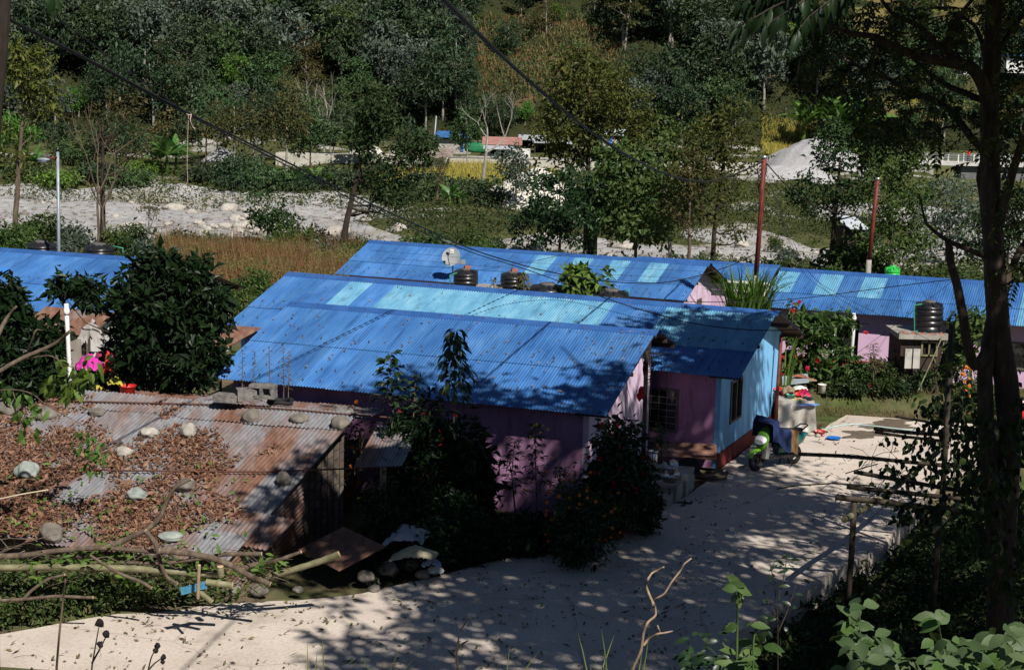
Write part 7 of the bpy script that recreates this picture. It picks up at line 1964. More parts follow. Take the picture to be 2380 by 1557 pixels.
person('person in a red top standing on the bridge behind the railing', (tb[0], 201.5, za - .01), 1.65, 0, dict(skin=SKIN, hair=HAIR, top=plain('red_top', (.5, .03, .03)), skirt=plain('dark_skirt', (.05, .04, .06))))
p = at(2373, 975, Y=46);
t = thing('canister', 'red canister with a pale cap at the right edge behind the tree', 'canister', p)
MB().lathe([(.001, 0), (.10, 0), (.105, .02), (.10, .32), (.05, .40), (.045, .46), (.001, .46)], p, 24).build('body', RED, t)
MB().lathe([(.001, 0), (.06, 0), (.065, .06), (.03, .1), (.001, .1)], p + [0, 0, .461], 20).build('cap', plas('pale_pink_cap', (.7, .45, .5)), t)
cloth('cloth', 'magenta and red cloth behind the rusty shed at the left', 'cloth', 208, 866, .3, .2, .3, plain('magenta_cloth', (.55, .03, .32)), 21, Y=38.6)
cloth('cloth', 'deep pink cloth hanging low in the dark bush', 'cloth', 250, 836, .3, .2, .2, plain('deep_pink_cloth', (.28, .02, .10)), 22, Y=39.2)
cloth('sack', 'yellow sack behind the top edge of the rusty shed', 'sack', 268, 898, .16, .12, .16, plain('yellow_sack', (.38, .34, .04)), 23, Y=38.4)
cloth('sack', 'small yellow bag among the weeds behind the rusty shed', 'bag', 225, 908, .12, .1, .1, plain('small_yellow_bag', (.42, .33, .05)), 24, Y=38.4)
bas('red_bucket', 'red plastic bucket behind the top edge of the rusty shed', 'bucket', 297, 924, .2, .3, RED, Y=38.3)
cloth('cloth', 'red cloth between the dark bush and the yellow sack', 'cloth', 252, 890, .12, .1, .5, RED, 25, Y=38.6)
cloth('tarpaulin', 'pale blue plastic behind the rusty shed below the hanging leaves', 'tarpaulin', 155, 905, .4, .2, .2, plain('pale_blue_plastic', (.22, .40, .52)), 26, Y=38.4)
o = MB().box(at(176, 845, Y=38.8), (.3, .08, 1.2), rz=.2, taper=.9).build('plank', mat('grey_weathered_plank', [(.3, (.16, .14, .12)), (.7, (.32, .29, .25))], scale=5, rough=.9, stretch=(1, 1, .2)), loc=at(176, 845, Y=38.8)); tag(o, 'grey weathered plank standing right of the white vent pipe', 'plank')
cloth('cloth', 'grey cloth hanging on branches right of the grey plank', 'cloth', 215, 815, .3, .12, .5, plain('grey_washed_cloth', (.34, .32, .30)), 27, Y=39)
def plant(label, u, Y, vtop, wpx, leafm, seed, **kw):
    p = gnd(u, Y); vb = proj(p)[1]
    return shrub(label, u, Y, wpx, vb - vtop, leafm, seed, p=p, **kw)
def slender(label, u, Y, vtop, vlow, wpx, leafm, seed, n=34, leaf=.16, per=5, droop=.5, name='slender_plant', cat='plant', flower=None, nf=0, fr=.04, wide=.26, lean=0.0, up=.3):
    """thin stalk with whorls of leaves between vlow and vtop"""
    g = np.random.default_rng(4000 + seed)
    p = gnd(u, Y); top = at(u + lean, vtop, Y=Y); low = at(u + lean * .5, vlow, Y=Y)
    t = thing(name, label, cat, p)
    h = top[2] - p[2]
    m = MB(); S = np.array([p - [0, 0, .05], p + (top - p) * .35 + g.normal(0, .03, 3), p + (top - p) * .7 + g.normal(0, .03, 3), top])
    m.tube(S, [.03, .022, .014, .005], 6)
    w = wpx * Y / FPX / 2
    cm = MB()
    for k in range(n):
        z = low[2] + (top[2] - low[2]) * (k / (n - 1)) ** .9
        f = (z - p[2]) / h
        base = np.array([np.interp(f, [0, .35, .7, 1], S[:, i]) for i in range(3)])
        a = k * 2.4 + g.uniform(-.3, .3)
        q = (k / (n - 1))
        ext = w * (1 - q * .65) * g.uniform(.6, 1.1)
        tip = base + [math.cos(a) * ext, math.sin(a) * ext, ext * .35]
        m.tube([base, (base + tip) / 2 + [0, 0, ext * .1], tip], .006, 4, cap=False)
        for j in range(per):
            b = base + (tip - base) * (.35 + .65 * j / max(1, per - 1))
            d = unit([math.cos(a) + g.normal(0, .5), math.sin(a) + g.normal(0, .5), -droop + g.normal(0, .25)])
            cm.leaves(b[None], d[None], unit(np.array([[g.normal(0, .3), g.normal(0, .3) - .3, 1]])), leaf * g.uniform(.7, 1.15), leaf * wide, 0, droop=.25, fine=True)
    m.build('stems', BARK, t); cm.build('foliage', leafm, t)
    if flower is not None:
        Q = np.array([at(u + g.uniform(-wpx, wpx) / 2, vtop + abs(g.normal(0, 1)) * (vlow - vtop) * .4, Y=Y - .1) for _ in range(nf)]); bloom(g, Q, fr, flower, t)
    return t
SHADE_LEAF = leafmat('shade_dark_glossy_leaves', [(.005, .013, .004), (.009, .022, .007), (.018, .038, .013)], trans=.06, rough=.42, spec=.16, objvar=.03)  # dark leaves taken nearly to black; the colour stands in for shade
pix_tree('big glossy leaved bush coloured dark for shade between the white house and the nearest blue roof', 355, 39.0, 588, 360, SHADE_LEAF, BARKD, seed=101, leaf=.17, nclump=480, per=46, hollow=.3, name='bush', tr=.11,
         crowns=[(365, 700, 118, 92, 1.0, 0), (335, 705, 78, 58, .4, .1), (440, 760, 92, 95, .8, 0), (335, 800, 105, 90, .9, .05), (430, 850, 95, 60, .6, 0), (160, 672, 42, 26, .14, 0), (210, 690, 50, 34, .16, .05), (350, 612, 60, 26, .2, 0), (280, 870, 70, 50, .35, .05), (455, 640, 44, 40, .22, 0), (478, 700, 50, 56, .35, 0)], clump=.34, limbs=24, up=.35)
pix_tree('round leaved bush coloured dark for shade at the left edge before the white house', 50, 38.2, 645, 240, SHADE_LEAF, BARKD, seed=102, leaf=.17, nclump=300, per=46, hollow=.3, name='bush', tr=.08,
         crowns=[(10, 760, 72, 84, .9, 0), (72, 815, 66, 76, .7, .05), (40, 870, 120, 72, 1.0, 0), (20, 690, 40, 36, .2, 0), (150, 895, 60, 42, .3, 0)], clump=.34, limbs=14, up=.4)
plant('dark climbing shrub with red flowers at the right corner of the nearest house', 1425, 34.6, 955, 136, GL_LEAF, 1, n=150, per=30, leaf=.16, hollow=.2, flower=REDPET, nf=34, fr=.06, clump=.1)
plant('low bush covered with orange marigolds at the road edge', 1352, 33.2, 1088, 190, D_LEAF, 2, n=120, per=30, leaf=.10, wide=.3, hollow=.25, flower=ORANGE, nf=46, fr=.045, clump=.11)
plant('dense dark shrub with a few red blooms right of the shed annex', 1020, 34.2, 925, 140, SHADE_LEAF, 3, n=140, per=28, leaf=.17, hollow=.2, flower=REDPET, nf=12, fr=.05, clump=.11)
plant('dark broad leaved shrub under the edge of the nearest blue roof', 1090, 33.8, 1000, 90, SHADE_LEAF, 4, n=120, per=28, leaf=.2, hollow=.2, clump=.12)
plant('dark shrub between the shed annex and the round leaved plant', 955, 35.0, 905, 120, SHADE_LEAF, 5, n=100, per=26, leaf=.15, hollow=.25, flower=REDPET, nf=9, fr=.045, clump=.12)
slender('tall slender plant with drooping leaves standing out against the nearest blue roof', 1056, 34.4, 768, 930, 92, GL_LEAF, 6, n=44, leaf=.26, per=5, droop=.75)
slender('upright plant with rounded leaves before the nearest blue roof', 906, 34.8, 824, 950, 84, GL_LEAF, 7, n=30, leaf=.2, per=4, droop=.0, wide=.5, up=.6)
slender('small upright sprig with reddish leaves right of the rounded leaf plant', 966, 34.7, 872, 960, 40, GL_LEAF, 8, n=16, leaf=.14, per=3, droop=.1, wide=.45)
slender('slim fine leaved plant with yellow flowers before the mauve wall', 1246, 34.2, 985, 1150, 76, D_LEAF, 9, n=40, leaf=.13, per=6, droop=.1, flower=YELLOWP, nf=9, fr=.04)
slender('slim dark plant silhouetted on the sunlit mauve wall', 1196, 34.1, 1022, 1150, 66, D_LEAF, 10, n=36, leaf=.13, per=6, droop=.1)
slender('thin plant with orange buds right of the slim dark plants', 1300, 33.8, 1085, 1170, 70, D_LEAF, 11, n=24, leaf=.12, per=5, droop=.1, flower=ORANGE, nf=6, fr=.035)
slender('small feathery plant before the mauve wall window', 1533, 39.6, 985, 1060, 44, D_LEAF, 12, n=26, leaf=.12, per=5, droop=.4)
plant('low orange marigold plant behind the rusty shed', 812, 37.0, 912, 80, D_LEAF, 13, n=30, per=18, leaf=.09, flower=ORANGE, nf=14, fr=.06, hollow=.3)
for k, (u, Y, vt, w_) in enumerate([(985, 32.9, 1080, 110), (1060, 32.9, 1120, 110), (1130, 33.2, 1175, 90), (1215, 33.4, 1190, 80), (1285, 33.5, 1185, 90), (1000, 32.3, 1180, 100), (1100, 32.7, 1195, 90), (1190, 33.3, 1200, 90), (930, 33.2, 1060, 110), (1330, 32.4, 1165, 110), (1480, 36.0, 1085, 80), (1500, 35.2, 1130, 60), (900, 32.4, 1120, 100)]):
    s_ = plant('low dark leafy bush in the shaded garden before the nearest house', u, Y, vt, w_, [SHADE_LEAF, GL_LEAF][k % 2], 20 + k, n=70, per=26, leaf=.13, hollow=.2, clump=.14, group='low bushes in the shaded garden', stems=False)
for k, (u, vt) in enumerate([(563, 812), (592, 818), (622, 805), (655, 798), (672, 815)]):
    o = slender('thin weed stem with tiny leaves before the left part of the nearest roof', u, 37.6, vt, 900, 18, O_LEAF, 40 + k, n=16, leaf=.07, per=2, droop=.1, name='weed', lean=gk.uniform(-6, 8)); o['group'] = 'thin weeds before the nearest roof'
slender('reddish creeper climbing over the second black tank', 1216, 56.6, 633, 700, 44, O_LEAF, 50, n=24, leaf=.24, per=4, droop=.6, name='creeper')
slender('small reddish sprout left of the second black tank', 1149, 56.4, 646, 690, 26, O_LEAF, 51, n=12, leaf=.2, per=3, droop=.4)
pix_tree('yellow green leafy bush between the squat tanks behind the pale panel roof', 1350, 55.0, 618, 82, B_LEAF, BARK, seed=103, leaf=.26, nclump=80, per=20, crowns=[(1350, 668, 36, 36, 1, 0), (1345, 640, 20, 22, .3, 0)], clump=.28, droop=.4, name='bush')
slender('thin climbing stem with round leaves left of the right squat tank', 1414, 54.8, 618, 690, 26, G_LEAF, 52, n=16, leaf=.22, per=3, droop=.2, wide=.6)
def reeds(label, u0, u1, Y, vtop, n, seed, wd=.05):
    g = np.random.default_rng(seed)
    t = thing('reed_clump', label, 'reeds', gnd((u0 + u1) / 2, Y))
    m = MB()
    for k in range(n):
        u = g.uniform(u0 + 15, u1 - 15); p = gnd(u, Y + g.uniform(-.4, .4))
        top = at(u + g.normal(0, 20), vtop + abs(g.normal(0, 30)), Y=Y)
        L__ = top[2] - p[2] + .4
        a = g.uniform(0, 2 * pi); bend = g.uniform(.2, 1.2)
        d = unit([math.cos(a) * .14, math.sin(a) * .14, 1.0]); P = [p]; kk = 11
        for j in range(kk):
            f_ = max(0, (j - 5) / 6)
            d = unit(d + np.array([math.cos(a), math.sin(a), -.9]) * bend * .38 * f_); P.append(P[-1] + d * L__ * 1.12 / kk)
        P = np.array(P); sv = np.array([-math.sin(a), math.cos(a), 0]) * wd * .5
        wv = np.array([.5, .7, .9, 1, 1, 1, 1, .95, .85, .65, .4, .05])[:, None]
        V = np.concatenate([P + sv * wv, P + [0, 0, -.012], P - sv * wv]); i = np.arange(kk)
        m.add(V, np.concatenate([np.stack([i, i + 1, i + 13, i + 12], 1), np.stack([i + 12, i + 13, i + 25, i + 24], 1)]), 0, True)
    m.build('blades', B_LEAF, t)
    return t
reeds('tall reed clump with long arching blades by the first red pole', 1680, 1776, 53.0, 655, 150, 1, .08)
reeds('drooping reed blades under the overhang right of the blue wall', 1798, 1838, 47.6, 800, 26, 2, .045)
pix_tree('leafy green shrub tree with red flowers before the washing at the pink house', 1890, 50.8, 716, 150, G_LEAF, BARKD, seed=110, leaf=.2, nclump=150, per=22, tr=.05, name='shrub_tree',
         crowns=[(1875, 765, 62, 48, 1, 0), (1925, 760, 50, 34, .5, 0), (1890, 850, 55, 40, .55, .05), (1845, 860, 38, 34, .35, 0), (1950, 830, 30, 26, .2, 0), (1960, 880, 45, 40, .4, 0)], clump=.3, limbs=16, up=.45)
g = np.random.default_rng(3); Q = np.array([at(u, v, Y=50.2) for u, v in ((1876, 856), (1900, 838), (1818, 872), (1842, 722), (2012, 774), (1836, 930), (1990, 905), (2020, 896))]); o = [q for q in COL.objects if q.get('label', '').startswith('leafy green shrub tree')][0]; bloom(g, Q, .1, REDPET, o)
slender('upright plant with a red flower head in front of the pink house roof', 1843, 50.4, 700, 800, 36, G_LEAF, 60, n=20, leaf=.2, per=4, droop=.0, wide=.45, flower=REDPET, nf=2, fr=.08)
hedge = [(1950, 50.0, 868, 90, D_LEAF), (2000, 49.9, 842, 90, G_LEAF), (2050, 49.8, 832, 90, D_LEAF), (2100, 49.9, 850, 90, G_LEAF), (2140, 49.8, 838, 80, D_LEAF), (2190, 49.9, 800, 80, G_LEAF), (1930, 49.6, 905, 70, D_LEAF), (1985, 49.5, 885, 80, GL_LEAF), (2040, 49.5, 880, 80, D_LEAF), (2090, 49.5, 885, 80, GL_LEAF)]
for k, (u, Y, vt, w_, m_) in enumerate(hedge):
    s_ = plant('shrub in the hedge on the earth bank before the pink house', u, Y + .9, vt, w_, m_, 60 + k, n=70, per=22, leaf=.13, hollow=.25, clump=.16, group='hedge shrubs before the pink house', stems=False)
slender('thin reddish shrub with sparse leaves before the pale pink wall', 2030, 50.2, 800, 870, 60, O_LEAF, 61, n=30, leaf=.13, per=4, droop=.1)
slender('vine on the window of the pink house', 2100, 51.0, 780, 850, 30, G_LEAF, 62, n=20, leaf=.2, per=3, droop=.4, wide=.6, name='vine')
plant('bush with orange marigolds between the dark tree trunks', 2252, 48.6, 848, 80, G_LEAF, 90, n=60, per=20, leaf=.1, flower=ORANGE, nf=26, fr=.075, hollow=.3)
plant('small marigold bush in front of the pale wall between the trunks', 2300, 48.0, 880, 60, G_LEAF, 91, n=30, per=18, leaf=.1, flower=ORANGE, nf=8, fr=.08, hollow=.3)
pix_tree('leafy green tree behind the two dark trunks at the right', 2255, 50.5, 720, 120, G_LEAF, BARKD, seed=111, leaf=.18, nclump=90, per=20, crowns=[(2260, 760, 50, 40, 1, 0), (2230, 810, 45, 40, .6, 0)], clump=.3, name='shrub_tree', tr=.05)
g = np.random.default_rng(71); m = MB()
P = ground_pts(g, 9000, 8, 22, 48.8, 52)
q = uv(P); P = P[(q[:, 1] > 895) & (q[:, 1] < 990)]
blades(m, g, P, .14, .02, .9)
tag(m.build('bank_grass', leafmat('dry_bank_grass', [(.16, .11, .06), (.22, .16, .09), (.10, .12, .04)], objvar=0)), 'short dry grass on the earth bank along the yard', 'grass', kind='stuff')
TREE_Y = 27.0
def big_tree():
    g = np.random.default_rng(81)
    p = gnd(2325, TREE_Y, 1500)
    t = thing('large_tree', 'large dark tree with forked trunk and spreading branches along the right side', 'tree', p)
    m = MB()
    tips = []
    def br(pts, r0, r1, dy0=0.0, dy1=0.0, n=9, add=True):
        P = np.array([at(u, v, Y=TREE_Y + dy0 + (dy1 - dy0) * k / max(1, len(pts) - 1)) for k, (u, v) in enumerate(pts)])
        tt = np.linspace(0, 1, len(P)); q = np.linspace(0, 1, len(P) * 5)
        Q = np.stack([np.interp(q, tt, P[:, i]) for i in range(3)], 1)
        Q += g.normal(0, .012, Q.shape)
        for _ in range(3): Q[1:-1] = (Q[:-2] + 2 * Q[1:-1] + Q[2:]) / 4
        m.tube(Q, np.linspace(r0, r1, len(Q)), n)
        if add: tips.extend([Q[int(len(Q) * f)] for f in (.5, .65, .8, .9, 1 - 1e-9)])
        return Q
    base = (2322, 1500)
    br([base, (2330, 1250), (2342, 1050), (2348, 960), (2336, 880), (2322, 780), (2312, 640), (2304, 500), (2300, 380), (2300, 250), (2306, 100), (2312, -60), (2300, -300), (2250, -560)], .24, .11, add=False, n=14)
    br([base, (2312, 1250), (2296, 1080), (2290, 960), (2290, 870), (2298, 800), (2312, 720)], .16, .12, -.25, 0, add=False, n=12)
    br([(2298, 810), (2268, 860), (2246, 790), (2232, 700), (2214, 620), (2204, 560)], .10, .06, -.2, -.5, add=False)
    br([(2312, 640), (2296, 560), (2286, 440), (2282, 405), (2290, 358), (2266, 332), (2236, 290), (2212, 256), (2172, 233), (2111, 212), (2081, 189), (2003, 159), (1969, 142), (1934, 120)], .10, .02, 0, 1.8)
    br([(2312, 560), (2334, 472), (2358, 388), (2384, 296), (2420, 180)], .09, .05, 0, -.8)
    br([(2322, 730), (2350, 620), (2385, 560), (2440, 500)], .08, .04, 0, .7)
    br([(2300, 300), (2293, 209), (2263, 160), (2236, 148), (2172, 142), (2135, 131), (2081, 113), (2044, 86), (1983, 81), (1949, 69), (1910, 46)], .12, .02, 0, -1.6)
    br([(2240, 149), (2209, 125), (2172, 101), (2152, 73), (2121, 54), (2084, 40), (2060, 18), (2040, -14), (1990, -90)], .065, .02, -.3, -.8)
    br([(2298, 240), (2240, 216), (2202, 202), (2152, 165), (2125, 138), (2084, 101), (2066, 76)], .06, .015, 0, .9)
    br([(2205, 126), (2203, 84), (2219, 51), (2246, 16), (2275, -20), (2290, -140)], .05, .02, -.4, -.9)
    br([(2304, 140), (2327, 108), (2361, 54), (2384, 30), (2440, -40)], .05, .02, 0, .8)
    br([(2295, 180), (2283, 100), (2266, 60), (2240, 40), (2215, 36)], .05, .015, 0, .6)
    br([(2044, 86), (2032, 140), (2020, 180)], .02, .006, -1.2, -1.3)
    br([(2111, 212), (2120, 265), (2098, 300)], .02, .006, 1, 1.3)
    br([(2172, 233), (2166, 200), (2140, 180)], .025, .008, .8, .8)
    br([(2175, 101), (2140, 112), (2100, 128), (2070, 125), (2030, 128)], .03, .008, -.5, -.2)
    br([(1983, 81), (1960, 60), (1935, 62)], .016, .005, -1.2, -1.4)
    br([(2003, 159), (1990, 190), (1965, 205)], .016, .005, 1.5, 1.6)
    br([(2236, 290), (2190, 300), (2150, 320)], .03, .008, .6, .2)
    br([(2296, 600), (2200, 560), (2150, 520), (2136, 450)], .05, .012, 0, -1.0)
    for (u0, v0, u1, v1, dy) in [(2310, -60, 2050, -330, -1.5), (2306, -40, 2480, -300, 1.2), (2300, -160, 2150, -560, 2.2), (2290, -140, 1900, -280, 1.0), (1990, -90, 1800, -190, -.6), (2300, -300, 2420, -620, -1.5), (2310, -100, 2560, -420, 3.2), (2306, 20, 2300, -300, 4.0)]:
        br([(u0, v0), ((u0 + u1) / 2, (v0 + v1) / 2 - 30), (u1, v1)], .07, .025, 0, dy)
    m.build('trunk', mat('large_tree_bark', [(.25, (.022, .016, .012)), (.55, (.065, .045, .034)), (.8, (.13, .095, .072))], scale=9, rough=.95, bmp=.7, bscale=22, stretch=(1, 1, .3), detail=8), t)
    cm = MB()
    spots = [(1955, 55, 110, 60, 44), (2060, 70, 110, 90, 50), (1990, 145, 120, 70, 46), (1975, 205, 130, 60, 40), (2090, 255, 150, 70, 64), (2150, 195, 110, 60, 30), (2200, 60, 110, 70, 38), (2260, 40, 90, 80, 34), (1905, 140, 60, 60, 18), (2345, 70, 80, 120, 40),
             (2360, 210, 60, 130, 34), (2350, 330, 80, 120, 30), (2120, 120, 140, 60, 34), (2045, 290, 110, 50, 34), (2130, 300, 90, 60, 30), (2240, 110, 100, 70, 24), (1930, 20, 100, 40, 22), (2100, 10, 160, 40, 36), (2030, 215, 120, 60, 30), (2360, 470, 60, 120, 22), (2200, 250, 90, 70, 16), (2280, 330, 60, 100, 12), (2365, 600, 50, 100, 18), (2330, -10, 90, 40, 20)]
    for (u, v, w_, h_, n) in spots:
        for _ in range(int(n * .5)):
            b = at(u + g.uniform(-w_, w_) / 2, v + g.uniform(-h_, h_) / 2, Y=TREE_Y + g.normal(0, .9))
            pinnate(cm, g, b, unit([g.normal(-.3, .6), g.normal(0, .6), g.normal(-.35, .45)]), g.uniform(.3, .55), 7, g.uniform(.11, .17))
    cm.build('leaves', leafmat('large_tree_leaflets', [(.016, .026, .007), (.04, .058, .014), (.10, .115, .028)], trans=.3, rough=.4, objvar=0), t)
    up = MB(); T = np.array([q for q in tips if q[2] > 12.1])
    C = []
    for c, r, n in [((6.0, 28.2, 13.9), (3.4, 3.6, 1.9), 60), ((9.5, 27.0, 15.3), (4.2, 4.4, 3.0), 80), ((8.0, 24.0, 14.8), (3.6, 2.8, 2.4), 60), ((4.6, 27.0, 15.6), (2.8, 3.0, 2.0), 34), ((11.5, 31.6, 14.4), (2.6, 2.4, 1.6), 24)]:
        C.append(crown_points(g, c, r, n, .35))
    C.append(crown_points(g, (5.6, 22.3, 13.7), (3.8, 2.6, 1.8), 90, .35)); C.append(crown_points(g, (2.7, 21.8, 13.9), (2.1, 2.3, 1.2), 52, .35)); C.append(crown_points(g, (11.6, 27.4, 12.9), (3.3, 3.2, 1.0), 90, .3)); C.append(crown_points(g, (9.2, 24.6, 12.7), (3.0, 2.5, .9), 60, .3)); C.append(crown_points(g, (10.4, 33.2, 13.7), (3.7, 2.8, 1.5), 96, .35))  # unseen leaf clumps added above the view to shade garden, road and roofs
    C = np.concatenate(C); C = C[C[:, 2] > 11.75]
    sv = np.array([.337, -.608, .719])
    t3 = ((C[:, 2] - 3.0) / sv[2])[:, None]; S3 = C - sv * t3
    ra = S3[:, :2] - [3.58, 39.79]; Xa = ra @ [.9415, -.3371]; Ya = ra @ [.3371, .9415]
    r_ = g.random(len(C))
    onA = (Xa > -11) & (Xa < .6) & (Ya > -4.6) & (Ya < 2.6)
    lowA = (Ya < -3.2) & (Xa > -5.2)
    drop = onA & ~lowA & (r_ < np.where(Xa > -1.2, .93, .985)) | (onA & lowA & (r_ < .25))
    rb = S3[:, :2] - [7.255, 44.2]; Xb = rb @ [.9207, -.3902]; Yb_ = rb @ [.3902, .9207]
    onB = (Xb > -16) & (Xb < .6) & (Yb_ > -4) & (Yb_ < 1.0) & ~onA
    drop |= onB & (r_ < np.where(Xb > -7.0, .0, .97))
    tw = ((37.0 - C[:, 1]) / .608)[:, None]; Sw = C - sv * tw
    drop |= (Sw[:, 0] > -1.0) & (Sw[:, 0] < 2.3) & (Sw[:, 2] > -.2) & (Sw[:, 2] < 2.0) & (r_ < .96)
    tw = ((41.7 - C[:, 1]) / .608)[:, None]; Sw = C - sv * tw
    drop |= (Sw[:, 0] > 2.6) & (Sw[:, 0] < 5.6) & (Sw[:, 2] > .1) & (Sw[:, 2] < 1.8) & (r_ < .6)
    C = C[~drop]  # clumps thinned where their shade would fall on roofs and walls kept sunny
    leaf_cloud(up, g, C, .62, 50, .32, .15, up=.5, droop=.3)
    up.build('shade_crown', D_LEAF, t)
def pinnate(mb, g, b, d, L, n, ll, wide=.36):
    d = unit(d); k = np.arange(n)
    side = unit(np.cross(d, [0.1, .1, 1])); nn = np.cross(side, d)
    P = b + d * (L * (.15 + .85 * k / (n - 1)))[:, None] - np.array([0, 0, 1]) * (L * .25 * (k / (n - 1)) ** 2)[:, None]
    for s in (-1, 1):
        D = unit(side * s * .9 + d * .45 - np.array([0, 0, .25]) + g.normal(0, .12, (n, 3)))
        mb.leaves(P, D, np.repeat(nn[None], n, 0) + g.normal(0, .15, (n, 3)), ll * (1 - .3 * np.abs(k / (n - 1) - .45)), ll * wide, 0, droop=.2)
    mb.leaves(P[-1:], d[None], nn[None], ll, ll * wide, 0)
    Q = np.concatenate([b[None], P]); mb.tube(Q, .004, 3, cap=False)
big_tree()
def side_tree(label, p, h, crowns, seed, n, tr):
    g = np.random.default_rng(seed)
    p = np.array([p[0], p[1], float(gz(p[0], p[1]))])
    t = thing('roadside_tree', label, 'tree', p)
    m = MB(); top = p + [0, 0, h * .75]
    m.tube([p - [0, 0, .2], p + [.1, 0, h * .3], p + [-.1, .1, h * .55], top], [tr * 1.3, tr, tr * .8, tr * .4], 10)
    cm = MB()
    tot = sum(np.prod(r) for _, r in crowns)
    for c, r in crowns:
        P = crown_points(g, c, r, max(6, int(n * np.prod(r) / tot)), .3)
        leaf_cloud(cm, g, P, .62, 46, .34, .15, up=.5, droop=.3)
        for b in P[:9]: m.tube(limb(g, p + [0, 0, h * g.uniform(.4, .72)], b), np.linspace(tr * .4, .02, 5), 5, cap=False)
    m.build('trunk', BARKD, t); cm.build('crown', D_LEAF, t)
side_tree('tall leafy tree on the bank to the right of the road, outside the picture', (12.5, 17.0), 15, [((11.6, 17.2, 13.9), (6.4, 4.6, 2.7)), ((7.2, 18.6, 13.2), (4.0, 3.2, 1.7)), ((5.2, 16.2, 13.3), (2.6, 2.2, 1.3))], 5, 300, .26)
side_tree('second leafy tree on the bank at the right, outside the picture', (17.5, 23.5), 14, [((16.6, 23.2, 12.8), (4.6, 5.0, 3.0))], 6, 90, .24)
t = thing('tree_trunk', 'dark rough tree trunk at the upper left corner', 'tree', (at(-70, 900, Y=9.0)))
m = MB(); P = [at(u, v, Y=9.0) for u, v in ((-26, -120), (-24, 0), (-30, 120), (-44, 260), (-62, 480), (-80, 800), (-90, 1400))]; P[-1][2] = float(gz(P[-1][0], 9.0)) - .2
m.tube(P, [.115, .112, .108, .11, .13, .15, .2], 14); m.build('trunk', BARKD, t)
g = np.random.default_rng(91)
cm = MB()
for u, v in ((112, 5), (124, 8), (118, 20), (104, -4), (130, 14), (122, 26)):
    b = at(u, v - 14, Y=9 + g.normal(0, .1)); cm.leaves(b[None], unit(np.array([[g.normal(0, .25), g.normal(0, .2), -1]])), unit(np.array([[g.normal(0, .4), -1, .2]])), .07, .032, 0, fine=True)
m = MB(); m.tube([at(-30, -60, Y=9), at(60, -30, Y=9), at(118, -10, Y=9)], [.03, .015, .004], 6); m.build('twig', BARKD, t)
cm.build('leaves', GL_LEAF, t)
t = thing('overhanging_branch', 'near branch of large pointed leaves coloured dark for shade, hanging in at the top right', 'branch', at(1900, -60, Y=9))
m = MB(); cm = MB()
for pts in ([(2000, -60), (1880, -20), (1800, 15), (1740, 50), (1705, 70)], [(2000, -50), (1930, 0), (1880, 40), (1850, 78)], [(1990, -60), (1860, -45), (1780, -10), (1720, 5)], [(2010, -50), (1960, -10), (1925, 15)], [(1900, -20), (1840, 20), (1780, 60)]):
    P = np.array([at(u, v, Y=9 + .25 * math.sin(k + pts[0][0])) for k, (u, v) in enumerate(pts)])
    q = np.linspace(0, 1, 16); Q = np.stack([np.interp(q, np.linspace(0, 1, len(P)), P[:, i]) for i in range(3)], 1)
    m.tube(Q, np.linspace(.008, .002, 16), 5)
    for k in range(3, 16):
        for s in (-1, 1):
            d = unit(np.array([g.normal(-.25, .2), g.normal(0, .5) + .3 * s, -.9 + .35 * s]))
            cm.leaves(Q[k][None], d[None], unit(np.array([[g.normal(0, .4), -1 + g.normal(0, .3), .4]])), g.uniform(.09, .15), .036, 0, droop=.25, fine=True)
m.build('twigs', BARKD, t); cm.build('leaves', SHADE_LEAF, t)  # these leaves carry their shade in the colour
def bpole(lab, pts, r, Y0, Y1, m=BAMBOOD, hollow=False, name='bamboo_pole'):
    P = np.array([at(u, v, Y=Y0 + (Y1 - Y0) * k / (len(pts) - 1)) for k, (u, v) in enumerate(pts)])
    q = np.linspace(0, 1, 40); Q = np.stack([np.interp(q, np.linspace(0, 1, len(P)), P[:, i]) for i in range(3)], 1)
    L__ = np.linalg.norm(Q[-1] - Q[0]); s_ = q * L__
    R = r * (1 + .15 * np.exp(-((s_ % .45 - .22) / .03) ** 2))
    return MB().tube(Q, R, 10)
t = thing('trellis', 'dark bamboo trellis overgrown with vines right of the road', 'trellis', gnd(2080, 31.5))
for pts, r, Y0, Y1 in [([(1942, 1155), (2050, 1166), (2172, 1182), (2400, 1206)], .058, 31.2, 31.0), ([(1985, 1096), (2104, 1118), (2300, 1152)], .045, 33.2, 32.4), ([(1968, 1131), (2150, 1150), (2360, 1172)], .045, 32.0, 31.6), ([(1857, 1055), (1950, 1059), (2037, 1066), (2260, 1088)], .042, 35.5, 34.0),
                       ([(1806, 1136), (1850, 1128), (1936, 1123), (2037, 1129)], .016, 33.5, 32.5), ([(2032, 996), (2100, 1004), (2182, 1010), (2330, 1030)], .045, 37.5, 36.0), ([(2034, 1004), (2100, 1014), (2200, 1026)], .035, 37.4, 36.5), ([(2082, 968), (2130, 976), (2190, 986), (2300, 1000)], .03, 38.5, 37.0), ([(1965, 1100), (2010, 1086), (2040, 1078)], .012, 33.5, 33.0)]:
    bpole('', pts, r, Y0, Y1).build('rail', BAMBOOD, t)
for pts, r, Y0, Y1 in [([(1962, 1208), (2000, 1186), (2060, 1150), (2120, 1100), (2180, 1050)], .062, 30.6, 36), ([(2170, 1232), (2200, 1200), (2260, 1130), (2330, 1060)], .06, 30.6, 36)]:
    bpole('', pts, r, Y0, Y1).build('beam', BAMBOO, t)
